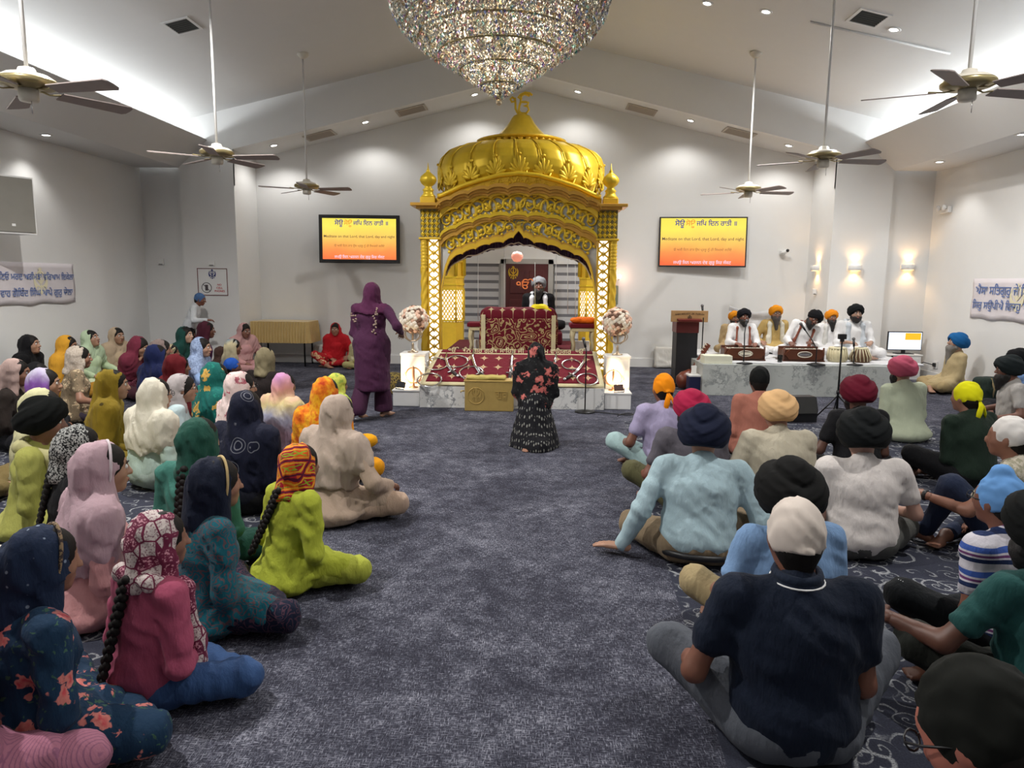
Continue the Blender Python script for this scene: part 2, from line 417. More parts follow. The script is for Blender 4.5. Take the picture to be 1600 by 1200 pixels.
# ------------------------------------------------------------------ cloth materials
def star(t, vec, scale, size, rnd=0., sharp=.5):
    """four-pointed star motifs on a grid of cells; returns a mask"""
    mp = t.n('Mapping'); mp.inputs['Scale'].default_value = (scale, scale, scale); t.l(vec, mp.inputs[0])
    fr = t.n('VectorMath', operation='FRACTION'); t.l(mp.outputs[0], fr.inputs[0]); sp = t.n('SeparateXYZ'); t.l(fr.outputs[0], sp.inputs[0])
    a = t.math('POWER', t.math('ABSOLUTE', t.math('SUBTRACT', sp.outputs[0], .5)), sharp); b = t.math('POWER', t.math('ABSOLUTE', t.math('SUBTRACT', sp.outputs[1], .5)), sharp)
    return t.math('SUBTRACT', 1., t.step(t.math('ADD', a, b), size, .04))
_fabn = [0]
def fab(c, pat=None, c2=None, c3=None, scale=1., rough=.85, wv=.25, var=.10, gain=1., z0=0., z1=1., bands=None, sheen=.03, c4=None):
    """woven cloth with an optional printed, dyed or stitched design"""
    H = lambda q: hx(q, gain*.86) if isinstance(q, str) else q
    key = ('fab', c, pat, c2, c3, scale, gain, rough, str(bands), c4, wv)
    if key in _mats: return _mats[key]
    t = NT('cloth '+(pat or 'plain')); v = t.tc(); base = H(c); t.set(Roughness=rough); t.b.inputs['Sheen Weight'].default_value = sheen; t.b.inputs['Specular IOR Level'].default_value = .25
    big = t.noise(v, 7., 3.); out = t.mix(big.outputs[0], tuple(x*(1-var) for x in base), tuple(min(.95, x*(1+var)) for x in base))
    if pat == 'floral':
        nz = t.noise(v, 22.*scale, 2.); mixv = t.mix(.12, v, nz.outputs['Color'])
        vl = t.vor(mixv, 24.*scale); leaf = t.math('SUBTRACT', 1., t.step(vl.outputs['Distance'], .22, .03)); out = t.mix(leaf, out, H(c4 or '4f6b4a'))
        vo = t.vor(mixv, 11.*scale); spc = t.n('SeparateColor'); t.l(vo.outputs['Color'], spc.inputs[0])
        d = t.n('VectorMath', operation='SUBTRACT'); t.l(mixv, d.inputs[0]); t.l(vo.outputs['Position'], d.inputs[1]); sp = t.n('SeparateXYZ'); t.l(d.outputs[0], sp.inputs[0])
        ang = t.math('ARCTAN2', sp.outputs[2], t.math('ADD', sp.outputs[0], sp.outputs[1])); pet = t.math('ADD', vo.outputs['Distance'], t.math('MULTIPLY', t.math('SINE', t.math('MULTIPLY', ang, 5.)), .06))
        fl_ = t.math('MULTIPLY', t.math('SUBTRACT', 1., t.step(pet, .36, .03)), t.step(spc.outputs[0], .25, .02))
        fc = t.mix(t.step(vo.outputs['Distance'], .16, .08), H(c3 or c2), H(c2)); out = t.mix(fl_, out, fc)
    elif pat == 'dots':
        vo = t.vor(v, 16.*scale, 'F1', .35); out = t.mix(t.math('SUBTRACT', 1., t.step(vo.outputs['Distance'], .14, .03)), out, H(c2))
    elif pat == 'speckle':
        nz = t.noise(v, 60.*scale, 2., .7); out = t.mix(t.step(nz.outputs[0], .5, .03), out, H(c2))
    elif pat == 'stripes':
        sp = t.n('SeparateXYZ'); t.l(v, sp.inputs[0]); f = t.math('FRACT', t.math('MULTIPLY', sp.outputs[2], 9.*scale))
        st = [(0, base), (.28, H(c2)), (.45, base), (.52, H(c3)), (.62, base), (.7, H(c4 or c2)), (.92, base)]; out = t.ramp(f, st, 'CONSTANT')
    elif pat == 'fine_stripes':
        sp = t.n('SeparateXYZ'); t.l(v, sp.inputs[0]); f = t.math('FRACT', t.math('MULTIPLY', t.math('ADD', sp.outputs[0], t.math('MULTIPLY', sp.outputs[2], .5)), 70.*scale)); out = t.mix(t.step(f, .72, .05), out, H(c2))
    elif pat == 'dashes':
        vo = t.vor(t.tc(scale=(34*scale, 34*scale, 11*scale)), 1., 'F1', .25); out = t.mix(t.math('SUBTRACT', 1., t.step(vo.outputs['Distance'], .30, .04)), out, H(c2))
    elif pat == 'phulkari':
        m = t.n('Mapping'); m.inputs['Rotation'].default_value = (.3, .5, .78); m.inputs['Scale'].default_value = (13*scale,)*3; t.l(v, m.inputs[0])
        fr = t.n('VectorMath', operation='FRACTION'); t.l(m.outputs[0], fr.inputs[0]); sp = t.n('SeparateXYZ'); t.l(fr.outputs[0], sp.inputs[0])
        ck = t.n('TexChecker'); ck.inputs['Scale'].default_value = 1.; t.l(m.outputs[0], ck.inputs[0])
        cx = t.math('ABSOLUTE', t.math('SUBTRACT', sp.outputs[0], .5)); cy = t.math('ABSOLUTE', t.math('SUBTRACT', sp.outputs[2], .5)); mx = t.math('MAXIMUM', cx, cy)
        out = t.mix(ck.outputs['Fac'], H(c), H(c2)); out = t.mix(t.math('MULTIPLY', t.step(mx, .26, .01), t.math('SUBTRACT', 1., t.step(mx, .36, .01))), out, H(c3))
        out = t.mix(t.step(mx, .44, .01), out, H('5a1330')); dia = t.math('ABSOLUTE', t.math('SUBTRACT', cx, cy)); out = t.mix(t.math('MULTIPLY', t.math('SUBTRACT', 1., t.step(dia, .05, .01)), t.math('SUBTRACT', 1., t.step(mx, .2, .01))), out, H(c4 or 'b7c832'))
    elif pat == 'patch':
        vo = t.vor(v, 17.*scale, 'DISTANCE_TO_EDGE', .55); vc = t.vor(v, 17.*scale, 'F1', .55); spc = t.n('SeparateColor'); t.l(vc.outputs['Color'], spc.inputs[0])
        nz = t.noise(v, 110.*scale, 2.); inn = t.mix(t.step(nz.outputs[0], .57, .04), H(c2), H('8a6a72')); dk = t.mix(t.step(nz.outputs[0], .55, .04), base, H('c78f9c'))
        out = t.mix(t.step(vo.outputs['Distance'], .055, .012), base, t.mix(t.step(spc.outputs[0], .30, .01), dk, inn))
    elif pat == 'tiedye':
        nz = t.noise(v, 9.*scale, 3., .6); out = t.ramp(nz.outputs[0], [(.32, base), (.46, H(c2)), (.56, H(c3)), (.68, H(c4 or c))])
    elif pat == 'bands':
        nz = t.noise(v, 6., 2.); sp = t.n('SeparateXYZ'); t.l(v, sp.inputs[0])
        z = t.n('MapRange', i_1=z0, i_2=z1); t.l(t.math('ADD', sp.outputs[2], t.math('MULTIPLY', t.math('SUBTRACT', nz.outputs[0], .5), .22)), z.inputs[0])
        out = t.ramp(z.outputs[0], [(p, H(q)) for p, q in bands])
    elif pat == 'medallion':
        vo = t.vor(v, 6.2*scale, 'F1', .5); r = vo.outputs['Distance']; ring = t.step(t.math('SINE', t.math('MULTIPLY', r, 58.)), .62, .1); out = t.mix(t.math('MULTIPLY', ring, t.math('SUBTRACT', 1., t.step(r, .36, .01))), out, H(c2))
    elif pat == 'paisley':
        nz = t.noise(v, 10.*scale, 2.); mv = t.mix(.2, v, nz.outputs['Color']); vo = t.vor(mv, 15.*scale); r = vo.outputs['Distance']
        out = t.mix(t.step(t.math('SINE', t.math('MULTIPLY', r, 26.)), .55, .08), out, H(c2)); out = t.mix(t.math('SUBTRACT', 1., t.step(r, .15, .03)), out, H(c3))
    elif pat == 'starcloth':
        out = t.mix(star(t, v, 5.2*scale, .60, sharp=.5), out, H(c2)); out = t.mix(star(t, t.tc(scale=(1, 1, 1)), 5.2*scale, .3, sharp=.5), out, H(c3 or c2))
    t.col(out)
    if wv:                                           # weave plus soft creases
        cr = t.noise(t.tc(scale=(26, 26, 9)), 1., 3., .55); wvn = t.noise(v, 420., 2.)
        hsum = t.math('ADD', t.math('MULTIPLY', cr.outputs[0], 1.), t.math('MULTIPLY', wvn.outputs[0], .06*wv/.25)); t.bump(hsum, .5, .02)
    _mats[key] = t.m; return t.m

def tfab(c, gain=1.):             # fine turban muslin
    return fab(c, gain=gain, wv=0, rough=.9, sheen=0.)
# ================================================================== the hall itself
def S(o): o['kind'] = 'structure'; return o
BACKW, BEAM, NEAR = 13.4, 12.4, -3.4
HW, HC_, HL, HA = 6.8, 6.05, 5.53, 5.1       # half widths: wall, soffit edge, soffit lip, alcove
def zc(x): return 5.62-.232*abs(x-AX)
def za(x): return 5.0-.242*abs(x-AX)
M_wall = mat('white wall paint', (.81, .81, .80), .75, bump=.03, bscale=180, var=.015)
M_ceil = mat('white ceiling paint', (.77, .765, .75), .85, bump=.03, bscale=150, var=.015)
M_trim = mat('white gloss trim', (.82, .82, .81), .4, var=.02)
M_white = mat('white laminate', (.83, .83, .82), .4, var=.02)
M_black = mat('black plastic', (.012, .012, .014), .45, bump=.05, bscale=300)
M_blackm = mat('black metal', (.02, .02, .022), .35, metal=.6)
M_steel = mat('polished steel', (.62, .62, .64), .22, metal=1.)
# --- carpets
def carpet_weave():
    t = NT('blue grey woven carpet'); v = t.tc()
    m1 = t.noise(t.tc(scale=(34, 200, 1)), 1., 3., .7); m2 = t.noise(t.tc(scale=(200, 34, 1)), 1., 3., .7)
    big = t.noise(v, 1.6, 3., .6); mid = t.noise(v, 9., 3., .6)
    a = t.math('MAXIMUM', m1.outputs[0], m2.outputs[0]); a = t.math('ADD', a, t.math('MULTIPLY', t.math('SUBTRACT', big.outputs[0], .5), .22))
    a = t.math('ADD', a, t.math('MULTIPLY', t.math('SUBTRACT', mid.outputs[0], .5), .22))
    t.col(t.ramp(a, [(.46, hx('2d2d37')), (.56, hx('494a56')), (.64, hx('7a7b87')), (.79, hx('b0b1bb'))]))
    t.set(Roughness=.95); t.b.inputs['Specular IOR Level'].default_value = .1
    t.bump(t.noise(v, 320., 2.).outputs[0], .5, .004); return t.m
def carpet_scroll():
    t = NT('charcoal scroll pattern carpet'); v = t.tc()
    nz = t.noise(v, 5.5, 2.); sub = t.n('VectorMath', operation='SUBTRACT'); t.l(nz.outputs['Color'], sub.inputs[0]); sub.inputs[1].default_value = (.5, .5, .5)
    sc_ = t.n('VectorMath', operation='SCALE'); t.l(sub.outputs[0], sc_.inputs[0]); sc_.inputs['Scale'].default_value = .10
    ad = t.n('VectorMath', operation='ADD'); t.l(v, ad.inputs[0]); t.l(sc_.outputs[0], ad.inputs[1])
    def scrolls(scale, off, arms, dens, wid):
        mp = t.n('Mapping'); mp.inputs['Location'].default_value = off; mp.inputs['Scale'].default_value = (1, 1, 0); t.l(ad.outputs[0], mp.inputs[0])
        vo = t.vor(mp.outputs[0], scale, 'F1', .75); d = t.n('VectorMath', operation='SUBTRACT')
        s1 = t.n('VectorMath', operation='SCALE'); t.l(mp.outputs[0], s1.inputs[0]); s1.inputs['Scale'].default_value = 1.
        t.l(s1.outputs[0], d.inputs[0]); t.l(vo.outputs['Position'], d.inputs[1])
        sp = t.n('SeparateXYZ'); t.l(d.outputs[0], sp.inputs[0])
        ang = t.math('ARCTAN2', sp.outputs[1], sp.outputs[0]); r = vo.outputs['Distance']
        sepc = t.n('SeparateColor'); t.l(vo.outputs['Color'], sepc.inputs[0])
        sgn = t.math('SIGN', t.math('SUBTRACT', sepc.outputs[0], .5))
        ph = t.math('ADD', t.math('MULTIPLY', t.math('MULTIPLY', ang, sgn), arms), t.math('MULTIPLY', t.math('POWER', r, .6), dens))
        ph = t.math('ADD', ph, t.math('MULTIPLY', sepc.outputs[1], 6.28))
        s = t.math('ABSOLUTE', t.math('SINE', ph)); line = t.math('SUBTRACT', 1., t.step(s, wid, .10))
        rim = t.math('SUBTRACT', 1., t.step(r, .52, .05)); return t.math('MULTIPLY', line, rim)
    a = scrolls(4.2, (0, 0, 0), .5, 13., .26); b = scrolls(9., (.37, .21, 0), .5, 11., .30)
    m = t.math('MAXIMUM', a, t.math('MULTIPLY', b, .75)); spk = t.noise(v, 140., 2.)
    m = t.math('MULTIPLY', m, t.step(spk.outputs[0], .42, .12))
    t.col(t.mix(m, t.mix(spk.outputs[0], hx('262731'), hx('474a58')), hx('a9abae')))
    t.set(Roughness=.95); t.b.inputs['Specular IOR Level'].default_value = .1
    t.bump(t.noise(v, 320., 2.).outputs[0], .5, .004); return t.m
def seam(y, side): return (.52+.064*y) if side > 0 else (-1.25-.09*y)     # the runner's edges
fl = MB(); y1 = 8.1
fl.add([(seam(NEAR,-1),NEAR,0),(seam(NEAR,1),NEAR,0),(seam(y1,1),y1,0),(seam(y1,-1),y1,0)], [(0,1,2,3)])
fl.add([(AX-HW,y1,0),(AX+HW,y1,0),(AX+HW,BACKW,0),(AX-HW,BACKW,0)], [(0,1,2,3)])
o = S(fl.build('floor', carpet_weave())); lab(o, 'blue grey woven carpet of the aisle and front of the hall')
MS = carpet_scroll()
for s, nm in ((-1, 'floor_left'), (1, 'floor_right')):
    X = AX+s*HW; f = MB(); f.add([(seam(NEAR,s),NEAR,0),(X,NEAR,0),(X,y1,0),(seam(y1,s),y1,0)], [(0,1,2,3)])
    S(f.build(nm, MS))
# --- walls
def quad(name, P, m): return S(obj(name, mesh_py(name, P, [tuple(range(len(P)))]), m))
T = .12
def wallbox(name, a, b, m=None): return S(MB().box(a, b).build(name, m or M_wall))
wallbox('wall_left', (AX-HW-T, NEAR, 0), (AX-HW, BEAM+.12, 5)); wallbox('wall_right', (AX+HW, NEAR, 0), (AX+HW+T, BEAM+.12, 5))
wallbox('wall_near', (AX-HW-T, NEAR-T, 0), (AX+HW+T, NEAR, 6))
bw = MB(); bw.prism([(AX-HA-.5, 0), (AX+HA+.5, 0), (AX+HA+.5, 4.2), (AX, 5.4), (AX-HA-.5, 4.2)], BACKW, BACKW+T); S(bw.build('wall_back', M_wall))
for s, nm in ((-1, 'left'), (1, 'right')):
    x0, x1 = sorted((AX+s*HC_, AX+s*(HW+T))); wallbox('wall_front_'+nm, (x0, BEAM+.12, 0), (x1, BEAM+.3, 5))
    x0, x1 = sorted((AX+s*HA, AX+s*(HC_+.02)))
    c = MB(); pts = [(AX+s*HA, 0), (AX+s*HC_, 0), (AX+s*HC_, 4.6), (AX+s*HA, 4.6)]; c.prism(pts, BEAM+.001, BACKW+T); S(c.build('wall_column_'+nm, M_wall))
# --- beam across the gable (fascia) and alcove ceiling
f = MB(); f.prism([(AX-HW, zc(AX+HW)+.3), (AX-HW, 3.3), (AX-HC_, 3.3), (AX-HA, za(AX+HA)), (AX, za(AX)), (AX+HA, za(AX+HA)), (AX+HC_, 3.3), (AX+HW, 3.3), (AX+HW, zc(AX+HW)+.3), (AX, 5.9)], BEAM, BEAM+.1)
V = f.V
fa = MB()                                       # built as convex pieces so that it stays clean
for s in (-1, 1):
    fa.prism([(AX, za(AX)), (AX+s*HA, za(AX+HA)), (AX+s*HA, zc(AX+HA)+.1), (AX, zc(AX)+.1)], BEAM, BEAM+.1)
    fa.prism([(AX+s*HA, za(AX+HA)-.6), (AX+s*HC_, za(AX+HA)-.6), (AX+s*HC_, zc(AX+HC_)+.1), (AX+s*HA, zc(AX+HA)+.1)], BEAM, BEAM+.05)
    fa.prism([(AX+s*HC_, 3.6), (AX+s*HW, 3.6), (AX+s*HW, zc(AX+HW)+.2), (AX+s*HC_, zc(AX+HC_)+.2)], BEAM+.02, BEAM+.12)
S(fa.build('wall_beam', M_wall))
ac = MB()
for s in (-1, 1): ac.prism([(AX, za(AX)), (AX+s*HA, za(AX+HA)), (AX+s*HA, za(AX+HA)+.1), (AX, za(AX)+.1)], BEAM+.1, BACKW)
S(ac.build('ceiling_alcove', M_ceil))
# --- main ceiling
ce = MB()
for s in (-1, 1): ce.prism([(AX, zc(AX)), (AX+s*HW, zc(AX+HW)), (AX+s*HW, zc(AX+HW)+.1), (AX, zc(AX)+.1)], NEAR, BEAM+.05)
S(ce.build('ceiling', M_ceil))
# --- soffits with their cove
for s, nm in ((-1, 'left'), (1, 'right')):
    X = lambda h: AX+s*h
    f = MB(); f.prism([(X(HW), 3.46), (X(HC_), 3.46), (X(HL), 3.92), (X(HL+.03), 3.94), (X(HC_+.03), 3.52), (X(HW), 3.52)], NEAR, BEAM+.02)
    S(f.build('trim_soffit_'+nm, M_ceil))
# --- baseboards
bb = [('baseboard_back', (AX-HA, BACKW-.02, 0), (AX+HA, BACKW, .16)), ('baseboard_left', (AX-HW, NEAR, 0), (AX-HW+.02, BEAM+.12, .14)), ('baseboard_right', (AX+HW-.02, NEAR, 0), (AX+HW, BEAM+.12, .14))]
for n_, a, b in bb: S(MB().box(a, b).build(n_, M_trim))
for s, nm in ((-1, 'left'), (1, 'right')):
    x0, x1 = sorted((AX+s*HA, AX+s*(HC_+.02))); S(MB().box((x0, BEAM-.02, 0), (x1, BEAM+.001, .16)).build('baseboard_column_'+nm, M_trim))
# --- door and blinds behind the canopy
M_maho = mat('dark red stained door wood', hx('4a1518', 1.3), .4, bump=.1, bscale=40, var=.25, vscale=9)
dr = S(MB().box((-.57, BACKW-.05, 0), (.22, BACKW-.005, 1.9)).build('door_1', M_maho))
for (x0, x1) in ((-.49, -.22), (-.13, .14)):
    for (z0, z1) in ((.15, .75), (.87, 1.25), (1.35, 1.78)): MB().box((x0, BACKW-.065, z0), (x1, BACKW-.045, z1), bev=.012).build('panel', M_maho, dr)
fr = MB(); fr.box((-.66, BACKW-.07, 0), (-.57, BACKW, 1.98)); fr.box((.22, BACKW-.07, 0), (.31, BACKW, 1.98)); fr.box((-.66, BACKW-.07, 1.9), (.31, BACKW, 1.99)); S(fr.build('trim_1', mat('grey door frame', (.45, .44, .42), .5)))
M_bl1 = mat('pale grey blind fabric', hx('b9b9bb', 1.2), .8); M_bl2 = mat('dark grey sheer blind', hx('77777c', 1.), .8)
for i, (x0, x1) in enumerate(((-1.38, -.7), (.34, 1.04))):
    wn = S(empty('window_%d' % (i+1), (0, 0, 0))); MB().box((x0, BACKW-.02, .35), (x1, BACKW, 1.92)).build('window_pane', mat('dim window glass', (.25, .27, .3), .1), wn)
    z = 1.9; k = 0
    while z > .4:
        h = .098 if k % 2 else .055; MB().box((x0, BACKW-.05, z-h), (x1, BACKW-.044, z-.001)).build('blind_slat', M_bl1 if k % 2 else M_bl2, wn); z -= h; k += 1
    MB().box((x0-.02, BACKW-.08, 1.9), (x1+.02, BACKW-.03, 1.97)).build('blind_cassette', M_trim, wn)
# --- ceiling vents
M_vent = mat('beige register metal', hx('b0a79c', 1.1), .5, metal=.1); M_ventd = mat('dark vent void', (.03, .03, .03), .8)
def vent(name, pos, nrm, wdt, dep, label, up=(0, 1, 0), dark=True):
    nrm = Vector(nrm).normalized(); y = Vector(up); x = y.cross(nrm).normalized(); y = nrm.cross(x)
    M = Matrix((x, y, nrm)).transposed().to_4x4(); M.translation = Vector(pos)
    r = empty(name, (0, 0, 0), label=label, cat='vent'); r.matrix_world = M
    fr = MB(); t = .035
    fr.box((-wdt/2, -dep/2, 0), (wdt/2, -dep/2+t, .012)); fr.box((-wdt/2, dep/2-t, 0), (wdt/2, dep/2, .012)); fr.box((-wdt/2, -dep/2+t, 0), (-wdt/2+t, dep/2-t, .012)); fr.box((wdt/2-t, -dep/2+t, 0), (wdt/2, dep/2-t, .012))
    fr.build('frame', M_trim if dark else M_vent, r)
    MB().box((-wdt/2+t, -dep/2+t, -.002), (wdt/2-t, dep/2-t, .002)).build('backing', M_ventd if dark else M_vent, r)
    n = 7; me = None
    for i in range(n):
        yy = -dep/2+t+(dep-2*t)*(i+.5)/n
        if me is None: me = MB().box((-wdt/2+t, -.008, 0), (wdt/2-t, .008, .004), M=Matrix.Rotation(R_(35), 4, 'X')).mesh('slat')
        obj('slat', me, mat('vent slat', hx('5a5c58', .8) if dark else hx('a49b90', 1.1), .5), r, loc=(0, yy, .006))
def on_ceil(px, py):            # where a pixel meets the main ceiling
    a, b, c = ray(px, py); s = -1 if px < 830 else 1
    k = .232*s; t = (5.62+k*AX-HC)/(c+k*a); return Vector((a*t, b*t, HC+c*t)), Vector((-.232*s, 0, -1))
def on_alc(px, py):
    a, b, c = ray(px, py); s = -1 if px < 830 else 1
    k = .242*s; t = (5.0+k*AX-HC)/(c+k*a); return Vector((a*t, b*t, HC+c*t)), Vector((-.242*s, 0, -1))
p, n = on_ceil(285, 40); vent('ceiling_vent', p, n, .34, .42, 'dark slatted ceiling vent above the left fans')
p, n = on_ceil(1357, 28); vent('ceiling_vent', p, n, .38, .42, 'dark slatted ceiling vent above the right fans')
for px, py, l in ((500, 211, 'beige vent in the alcove ceiling nearest the left end'), (643, 172, 'beige vent in the alcove ceiling left of the dome'), (1002, 171, 'beige vent in the alcove ceiling right of the dome'), (1155, 207, 'beige vent in the alcove ceiling nearest the right end')):
    p, n = on_alc(px, py); vent('alcove_vent', (p.x, min(max(p.y, 12.75), 12.9), za(p.x)-.002), n, .52, .42, l, dark=False)
# --- recessed downlights
M_lamp = mat('lit lamp lens', (1, 1, 1), .5, var=0, emis=(1., .97, .92), estr=14.)
def downlight(pos, nrm, label, power=0., spot=70., col=NEUT, group=None):
    nrm = Vector(nrm).normalized(); M = nrm.to_track_quat('Z', 'Y').to_matrix().to_4x4(); M.translation = Vector(pos)
    r = empty('recessed_downlight', label=label, cat='downlight', group=group); r.matrix_world = M
    MB().lathe([(.048, .0), (.05, .006), (.075, .008), (.08, .002), (.08, -.004)], 20).build('trim_ring', M_trim, r)
    MB().lathe([(.0, .002), (.048, .002), (.048, -.002)], 20).build('lens', M_lamp, r)
    if power:
        q = Vector(pos)+nrm*.05; light('downlight_beam', 'SPOT', q, power, col, aim=q+Vector((0, 0, -1)), spot_size=R_(spot), spot_blend=.6, shadow_soft_size=.05)
for px, py, l in ((428, 227, 'lit downlight at the left end of the alcove ceiling'), (570, 190, 'lit downlight left of the dome between the alcove vents'), (741, 146, 'lit downlight just left of the dome tip'), (903, 142, 'lit downlight just right of the dome tip'), (1080, 187, 'lit downlight right of the dome between the alcove vents'), (1235, 226, 'lit downlight at the right end of the alcove ceiling')):
    p, n = on_alc(px, py); p.y = min(max(p.y, 12.8), 13.0); p.z = za(p.x)-.003; downlight(p, n, l, P_DOWN, 140)
for px, py, l in ((72, 211, 'lit downlight under the left soffit'), (1468, 253, 'lit downlight under the right soffit by the corner'), (1597, 210, 'lit downlight under the right soffit at the picture edge')):
    p = atZ(px, py, 3.457); downlight(p, (0, 0, -1), l, P_DOWN*.8, 105)
for px, py, l in ((1105, 5, 'lit downlight high on the right ceiling near the chandelier'), (1197, 18, 'lit downlight high on the right ceiling beside the light track'), (1397, 46, 'lit downlight beside the right ceiling vent')):
    p, n = on_ceil(px, py); downlight(p+n*.003, n, l, P_HALL*.46, 150)
for x, y, wh in ((-3.4, 6.5, 'above the left middle rows'), (-3.4, 3.2, 'above the left near rows'), (3.1, 3.2, 'above the right near rows'), (-1.8, .6, 'left of the aisle just over the camera'), (1.6, .6, 'right of the aisle just over the camera'), (-3.4, -1.5, 'behind the camera on the left'), (3.1, -1.5, 'behind the camera on the right')):  # the rest of the hall's ceiling lamps, above and behind the view
    downlight((x, y, zc(x)-.003), (-.232*(1 if x > AX else -1), 0, -1), 'out of view ceiling downlight '+wh, P_HALL*((1.3 if x < 0 else .85) if y > 2 else .11), 150, group='ceiling lamps above the seating')
# --- surface raceway on the right ceiling
p0, n0 = on_ceil(1266, 33); p1, _ = on_ceil(1485, 82); p2, _ = on_ceil(1330, 137); p3, _ = on_ceil(1440, 165)
lab(MB().tube([p0+n0.normalized()*.012, p1+n0.normalized()*.012], .014, 6).build('cable_raceway', M_trim), 'thin white cable raceway crossing the right ceiling', 'raceway')
# ================================================================== gold canopy (palki) and everything on its platform
def gold_mat(name, c, rough=.32, metal=.85):
    t = NT(name); v = t.tc(); n = t.noise(v, 9., 4., .6); t.col(t.mix(n.outputs[0], tuple(x*.82 for x in c), tuple(min(1, x*1.12) for x in c))); t.set(Roughness=rough, Metallic=metal)
    t.bump(t.noise(v, 55., 3.).outputs[0], .18, .004); return t.m
M_gold = gold_mat('gold leaf paint', hx('f0c238', 1.08), .42, .28); M_goldb = gold_mat('bright burnished gold', hx('f4c632', 1.1), .40, .34); M_copper = gold_mat('copper brown moulding paint', hx('d2a044', 1.12), .34, .4)
M_silver = mat('silver grey mirror backing', hx('c9cbc8', 1.1), .5)
M_marble = None
def marble(name, c1='dcdcda', c2='7b7f84', sc_=1.):
    t = NT(name); v = t.tc(); nz = t.noise(v, 2.2*sc_, 6., .65); mv = t.mix(.55, v, nz.outputs['Color'])
    n2 = t.noise(mv, 4.5*sc_, 5., .6); vein = t.math('ABSOLUTE', t.math('SUBTRACT', n2.outputs[0], .5)); vm = t.math('SUBTRACT', 1., t.step(vein, .022, .022))
    cl = t.noise(v, 5.*sc_, 4.); t.col(t.mix(t.math('MULTIPLY', vm, t.step(cl.outputs[0], .45, .12)), t.mix(cl.outputs[0], hx(c1, .92), hx(c1, 1.08)), hx(c2)))
    t.set(Roughness=.22); return t.m
M_marble = marble('grey veined white marble')
PX, PY, PB, PC = -.25, 9.8, 12.2, 11.0
KU = (atY(850, 400, PY).x-atY(770, 400, PY).x)/80
def ZF(y): return atY(810, y, PY).z
def curve(us, ys, A=0., c0=None):
    """scalloped edge: lobes between cusps (all in photograph units about the axis, turned into metres)"""
    us = [0.]+list(us); ys = [ys[0] if c0 is None else c0]+list(ys)
    def g(u):
        q = abs(u)/KU
        if q >= us[-1]: return ZF(ys[-1])
        for i in range(len(us)-1):
            if q <= us[i+1]:
                a, b = us[i], us[i+1]; t = (q-a)/(b-a); y = ys[i]+(ys[i+1]-ys[i])*t
                s = t if i == 0 else 2*t-1
                return ZF(y-A*math.sqrt(max(0, 1-s*s)))
    return g
def sh(g, d): return lambda u: g(u)+d
C0 = curve([17, 47, 77, 104, 126], [294, 296, 303, 312, 323], 6)
P1t = curve([14, 43, 70, 95, 121], [310, 313, 319, 329, 343], 6); P1b = curve([14, 44, 71, 98, 122], [337, 339, 346, 356, 369], 5)
P2t = curve([14, 42, 70, 95, 120], [347, 349, 358, 370, 384], 5)
OP = curve([8, 24, 46, 67, 88, 104, 113, 118, 122], [373, 381, 384, 391, 399, 407, 424, 444, 470], 4, c0=365)
D0 = curve([30, 60, 90, 122], [276, 284, 294, 309], 0, c0=273)
pk = empty('gold_canopy', (PX, 0, 0), label='tall carved gold canopy with ribbed dome and scalloped arches on marble platform', cat='canopy')
def part(mb, name, m, parent=None): return mb.build(name, m, parent or pk)
UW = 122*KU
s = MB(); s.strip(C0, sh(C0, -.045), -126*KU, 126*KU, PY-.17, PY); s.strip(sh(C0, -.045), sh(C0, -.08), -125*KU, 125*KU, PY-.12, PY); s.strip(sh(C0, -.08), sh(C0, -.115), -124*KU, 124*KU, PY-.08, PY); part(s, 'cornice', M_copper)
s = MB(); s.strip(sh(C0, -.115), P1t, -UW, UW, PY-.05, PY+.03); part(s, 'arch_band', M_gold)
s = MB(); s.strip(sh(P1t, .02), P1b, -UW, UW, PY+.045, PY+.06); part(s, 'panel_backing', M_silver)
P1c = lambda u: P1b(u)-.035
s = MB(); s.strip(sh(P1b, .012), P1c, -UW, UW, PY-.06, PY+.05); part(s, 'arch_band', M_goldb)
s = MB(); s.strip(P1c, sh(P1c, -.03), -UW, UW, PY-.04, PY+.05); s.strip(sh(P1c, -.03), sh(P2t, -.002), -UW, UW, PY-.02, PY+.05); part(s, 'arch_moulding', M_copper)
s = MB(); s.strip(sh(P2t, .02), sh(OP, .05), -UW, UW, PY+.05, PY+.07); part(s, 'panel_backing', M_silver)
s = MB(); s.strip(sh(OP, .07), OP, -UW, UW, PY-.03, PY+.09, n=240); part(s, 'opening_rim', M_gold)
s = MB(); s.strip(sh(OP, .095), sh(OP, .068), -UW, UW, PY-.015, PY+.07, n=240); part(s, 'rim_bead', M_copper)
s = MB(); s.strip(D0, sh(C0, -.02), -UW-.05, UW+.05, PY+.0, PY+.2); part(s, 'frieze', M_gold)
s = MB(); s.tube([(u*KU, PY-.01, D0(u*KU)+.015) for u in range(-126, 127, 6)], .032, 8); part(s, 'dome_rim', M_goldb)
